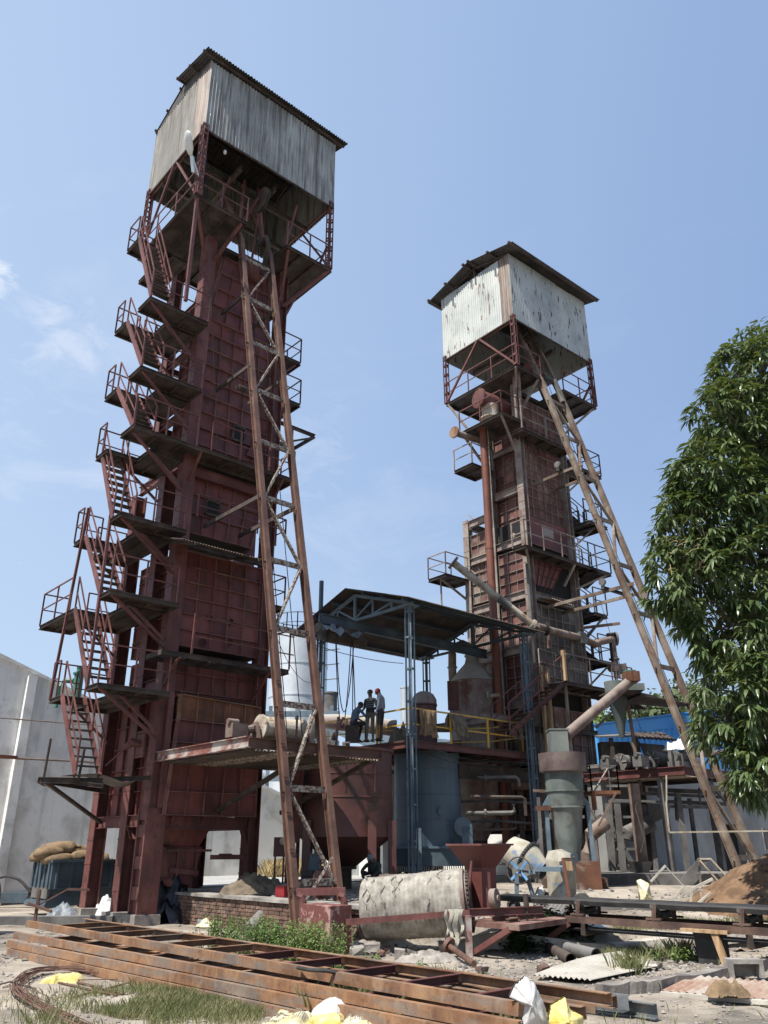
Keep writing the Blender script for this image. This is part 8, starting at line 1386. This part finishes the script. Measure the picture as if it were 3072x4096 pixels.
def grass(name, areas, h, m='grass'):
    mb = MB(); rn = random.Random(41)
    for (cx, cy, sx, sy, n, a) in areas:
        for _ in range(n):
            p, q_ = rn.gauss(0, .45) * sx, rn.gauss(0, .45) * sy; x, y = cx + p * cos(a) - q_ * sin(a), cy + p * sin(a) + q_ * cos(a)
            if noise.noise(Vector((x * 1.3, y * 1.3, 5))) < -.18: continue
            z0 = ground(x, y); hh = rn.uniform(*h); az = rn.random() * 6.28; d = V(cos(az), sin(az), 0); w_ = V(-sin(az), cos(az), 0) * .0035; b_ = hh * rn.uniform(.15, .7)
            mb.add([(x - w_.x, y - w_.y, z0), (x + w_.x, y + w_.y, z0), (x + d.x * b_ * .4 + w_.x, y + d.y * b_ * .4 + w_.y, z0 + hh * .6), (x + d.x * b_, y + d.y * b_, z0 + hh)], [(0, 1, 2), (0, 2, 3)])
    return mb.build(name, m, kind='stuff')
grass('grass', [(-1.5, 11.3, 2.6, 1.0, 17000, -.3), (-.9, 11.0, 3.4, 1.2, 6000, -.2), (-2.6, 12.6, 1.0, .6, 3000, -.7), (-2.3, 11.9, 1.2, .7, 4500, -.6), (-.2, 11.0, 1.0, .5, 4500, -.6), (-3.2, 10.6, 1.0, .6, 2500, 0), (0.6, 10.2, .9, .5, 2200, -.7)], (.04, .14))
grass('tall_grass', [(-1.0, 10.7, .35, .25, 260, -.6), (-.3, 10.6, .7, .25, 420, -.7), (1.2, 9.6, .3, .2, 80, 0), (4.95, 15.5, .4, .25, 260, 0), (3.7, 13.9, .25, .2, 160, 0), (.9, 12.2, .5, .4, 300, -.7), (-2.0, 15.2, 1.2, .5, 500, -.5)], (.15, .38))
grass('verge_grass', [(5.6, 17.9, 1.6, .45, 4200, .1), (8.0, 18.1, 1.2, .4, 2600, .15), (4.4, 16.1, .9, .25, 1100, 0), (6.5, 14.6, 1.0, .4, 900, 0)], (.05, .16))
grass('dry_grass', [(*(L.w((11.6, 9.5, 0)).xy), 1.4, 1.0, 2600, .7)], (.3, .75), 'drywood')
# ---------------------------------------------------------------- people
def person(at, face, J, m_top, m_leg, lab, r_=1.0, hair='hair', extra=None, shorts=False):
    """one continuous body grown over joints J (x right, y forward, z up, metres), then coloured by region"""
    names = list(J); idx = {n: i for i, n in enumerate(names)}
    E_ = [('pelvis', 'belly'), ('belly', 'chest'), ('chest', 'neck'), ('neck', 'head0'), ('head0', 'head1')]
    R_ = dict(pelvis=(.155, .11), belly=(.14, .1), chest=(.165, .105), neck=(.052, .055), head0=(.078, .09), head1=(.072, .085))
    for s_ in 'lr':
        E_ += [('chest', 'sh' + s_), ('sh' + s_, 'el' + s_), ('el' + s_, 'wr' + s_), ('wr' + s_, 'pa' + s_), ('pelvis', 'hi' + s_), ('hi' + s_, 'kn' + s_), ('kn' + s_, 'an' + s_), ('an' + s_, 'to' + s_)]
        R_.update({'sh' + s_: (.06, .06), 'el' + s_: (.04, .04), 'wr' + s_: (.026, .03), 'pa' + s_: (.022, .04), 'hi' + s_: (.088, .09), 'kn' + s_: (.056, .058), 'an' + s_: (.036, .04), 'to' + s_: (.04, .028)})
    me = bpy.data.meshes.new('body'); me.from_pydata([J[n] for n in names], [(idx[a], idx[b]) for a, b in E_], []); o = bpy.data.objects.new('body', me); COL.objects.link(o)
    sm = o.modifiers.new('s', 'SKIN'); sk = me.skin_vertices[0].data
    for n in names: sk[idx[n]].radius = (R_[n][0] * r_, R_[n][1] * r_)
    sk[idx['pelvis']].use_root = True; sm.use_smooth_shade = True; ss = o.modifiers.new('d', 'SUBSURF'); ss.levels = 2; ss.render_levels = 2
    dg = bpy.context.evaluated_depsgraph_get(); m2 = bpy.data.meshes.new_from_object(o.evaluated_get(dg)); bpy.data.objects.remove(o)
    for m in ('skin', m_top, m_leg): m2.materials.append(M[m])
    segs = [(Vector(J[a]), Vector(J[b]), k) for a, b, k in [('pelvis', 'belly', 1), ('belly', 'chest', 1), ('chest', 'neck', 1), ('neck', 'head0', 0), ('head0', 'head1', 0)] + [x for s_ in 'lr' for x in (('sh' + s_, 'el' + s_, 1), ('el' + s_, 'wr' + s_, 1), ('wr' + s_, 'pa' + s_, 0), ('pelvis', 'hi' + s_, 2), ('hi' + s_, 'kn' + s_, 2), ('kn' + s_, 'an' + s_, 0 if shorts else 2), ('an' + s_, 'to' + s_, 0))]]
    for p in m2.polygons:
        c = p.center; best = (9, 0)
        for a, b, k in segs:
            ab = b - a; t = max(0, min(1, (c - a).dot(ab) / ab.length_squared)); d = (c - a - ab * t).length
            if d < best[0]: best = (d, k)
        p.material_index = best[1] if not (best[1] == 0 and c.z < J['neck'][2] - .02 and (c - Vector(J['neck'])).length < .1) else 1; p.use_smooth = True
    t = thing('person', lab, 'person', at); a = face
    b_ = bpy.data.objects.new('body', m2); COL.objects.link(b_); b_.parent = t; t.rotation_euler = (0, 0, a)
    h0, h1 = Vector(J['head0']), Vector(J['head1']); up = (h1 - h0).normalized(); hc = h0.lerp(h1, .6); fw = Vector((0, 1, 0)); fw = (fw - up * fw.dot(up)).normalized(); sd_ = up.cross(fw)
    def part(mb, name, m):
        mm = bpy.data.meshes.new(name); mm.from_pydata([tuple(v) for v in mb.v], [], mb.f); mm.materials.append(M[m]); mm.shade_smooth(); oo = bpy.data.objects.new(name, mm); COL.objects.link(oo); oo.parent = t; return oo
    hm = MB(); hm.lathe(hc - up * .02 - fw * .015, [(.094, 0), (.097, .04), (.086, .08), (.055, .11), (.0, .122)], 16, tuple(up)); part(hm, 'hair' if hair == 'hair' else 'headcloth', hair)
    nm = MB(); nm.tube(hc + fw * .085 + up * .0, hc + fw * .112 - up * .028, .009, 6, .015); 
    for s_ in (-1, 1): nm.tube(hc + sd_ * s_ * .08 - up * .01, hc + sd_ * s_ * .098 - up * .01, .022, 8)
    part(nm, 'nose_and_ears', 'skin'); em = MB()
    for s_ in (-1, 1): em.tube(hc + fw * .082 + sd_ * s_ * .03 + up * .01, hc + fw * .09 + sd_ * s_ * .03 + up * .01, .009, 8)
    em.tube(hc + fw * .086 - up * .055 - sd_ * .02, hc + fw * .086 - up * .055 + sd_ * .02, .005, 6); part(em, 'eyes_and_mouth', 'void')
    hd_ = MB()
    for s_ in 'lr':      # five fingers on each hand
        w_, p_ = Vector(J['wr' + s_]), Vector(J['pa' + s_]); d = (p_ - w_).normalized(); cr = d.cross(Vector((1, 0, 0))); cr = (cr if cr.length > .2 else Vector((0, 1, 0))).normalized()
        for k, (o_, l_) in enumerate(((-.03, .055), (-.01, .07), (.01, .066), (.03, .05))): q0 = p_ + cr * o_; hd_.path([q0, q0 + d * l_ * .5, q0 + d * l_ * .9 + d.cross(cr) * .02], [.009, .008, .006], 6)
        q0 = w_ + d * .02 + cr * -.03; hd_.path([q0, q0 + d * .03 - cr * .03, q0 + d * .055 - cr * .04], [.01, .009, .007], 6)
    part(hd_, 'fingers', 'skin')
    for s_ in 'lr': ft = MB(); q0, q1 = Vector(J['an' + s_]), Vector(J['to' + s_]); dd = (q1 - q0); dd.z = 0; dd = dd.normalized(); z_ = min(q1.z, q0.z) - .03; ft.slab([tuple(q0 - dd * .06 + Vector((-.04, 0, 0)))[:2] + (z_,), tuple(q0 - dd * .06 + Vector((.04, 0, 0)))[:2] + (z_,), tuple(q1 + dd * .04 + Vector((.045, 0, 0)))[:2] + (z_,), tuple(q1 + dd * .04 + Vector((-.045, 0, 0)))[:2] + (z_,)], .025, n=(0, 0, 1)); part(ft, 'sandal', 'void')
    if extra: extra(t, part, J)
    return t
ST_ = dict(pelvis=(0, 0, .95), belly=(0, .01, 1.1), chest=(0, .0, 1.32), neck=(0, 0, 1.48), head0=(0, .02, 1.57), head1=(0, .03, 1.66),
          shl=(-.19, 0, 1.40), shr=(.19, 0, 1.40), ell=(-.25, -.02, 1.13), elr=(.25, -.02, 1.13), wrl=(-.2, .16, .98), wrr=(.2, .18, 1.0), pal=(-.16, .23, .97), par=(.14, .25, 1.0),
          hil=(-.1, 0, .9), hir=(.1, 0, .9), knl=(-.11, .02, .5), knr=(.11, .03, .5), anl=(-.12, 0, .08), anr=(.12, .02, .08), tol=(-.14, .14, .04), tor=(.14, .16, .04))
def stripes(t, part, J):
    mb = MB()
    for k in range(4): z_ = 1.12 + k * .07; mb.lathe((0, .0, z_), [(.158, 0), (.16, .02)], 20, caps=False)
    vs = [Vector((v.x * 1.12, v.y * .78, v.z)) for v in mb.v]; mb.v = vs; part(mb, 'shirt_stripes', 'shirt_grey')
w1 = L.w(((8.75, 1.21, 4.97)[0], (8.75, 1.21, 4.97)[1], 4.97)); person(w1, pi * .82, ST_, 'black_cloth', 'trousers', 'man in a dark striped polo shirt standing on the yellow railed platform', extra=stripes)
J2 = dict(ST_); J2.update(neck=(0, .04, 1.48), head0=(0, .09, 1.55), head1=(0, .14, 1.63), wrl=(-.27, .06, .9), pal=(-.27, .08, .82), wrr=(.27, .05, .9), par=(.27, .08, .82))
w2 = L.w(((8.78, 0.71, 4.97)[0], (8.78, 0.71, 4.97)[1], 4.97)); person(w2, pi * .38, J2, 'shirt_grey', 'black_cloth', 'man in a loose grey shirt and red headcloth standing on the platform', 1.06, 'red_cloth', shorts=True)
J3 = dict(pelvis=(0, 0, .62), belly=(0, .05, .78), chest=(0, .12, .98), neck=(0, .2, 1.12), head0=(0, .26, 1.19), head1=(0, .31, 1.27), shl=(-.2, .13, 1.05), shr=(.2, .13, 1.05), ell=(-.26, .3, .84), elr=(.26, .3, .86), wrl=(-.16, .48, .72), wrr=(.14, .5, .74), pal=(-.1, .54, .7), par=(.08, .56, .72),
          hil=(-.11, .02, .6), hir=(.11, .02, .6), knl=(-.16, .42, .58), knr=(.17, .42, .6), anl=(-.15, .3, .12), anr=(.17, .38, .12), tol=(-.16, .43, .07), tor=(.19, .51, .07))
w3 = L.w(((8.34, 1.6, 4.97)[0], (8.34, 1.6, 4.97)[1], 4.97)); person(w3, -pi * .32, J3, 'shirt_blue', 'black_cloth', 'man in a blue shirt sitting hunched at the left end of the platform', 1.05)
o = MB().box((w3.x - .25, w3.y - .2, 4.97), (w3.x + .2, w3.y + .2, 5.5)).build('seat_box', 'dark_steel'); tag(o, 'dark box under the seated man in blue on the platform', 'box')
J4 = dict(pelvis=(0, 0, .28), belly=(0, .08, .42), chest=(0, .22, .6), neck=(0, .33, .72), head0=(0, .4, .77), head1=(0, .45, .84), shl=(-.2, .24, .66), shr=(.2, .24, .66), ell=(-.27, .42, .5), elr=(.27, .42, .5), wrl=(-.14, .6, .36), wrr=(.14, .6, .36), pal=(-.08, .66, .33), par=(.08, .66, .33),
          hil=(-.11, .02, .27), hir=(.11, .02, .27), knl=(-.22, .4, .5), knr=(.22, .4, .5), anl=(-.18, .12, .08), anr=(.18, .12, .08), tol=(-.2, .26, .04), tor=(.2, .26, .04))
w4 = (-0.21, 24.0, 0.92); person((w4[0], 24.0, .69), pi * .85, J4, 'shirt_dark', 'black_cloth', 'man in dark clothes squatting below the maroon bin behind the wrapped drum', 1.05, 'grey_plastic')
# loose wires strung between the towers and on the poles
for a, b, s_, lab in ((L.w((3.9, 1, 9.5)), V(-3.3, 38, 9.0), 1.0, 'thin wire running from the left tower behind the hoist rails'), (R.w((3.6, -.2, 10.3)), R.w((4.2, -1.2, 4.2)), .1, 'loose wire hanging from the right hoist brackets'), (L.w((0.1, .1, 25)), L.w((1.8, .4, 13.2)), .2, 'thin wire hanging down the front of the tall tower')):
    o = MB().path(hang(tuple(a), tuple(b), s_), .012, 5).build('wire', 'void'); tag(o, lab, 'wire')
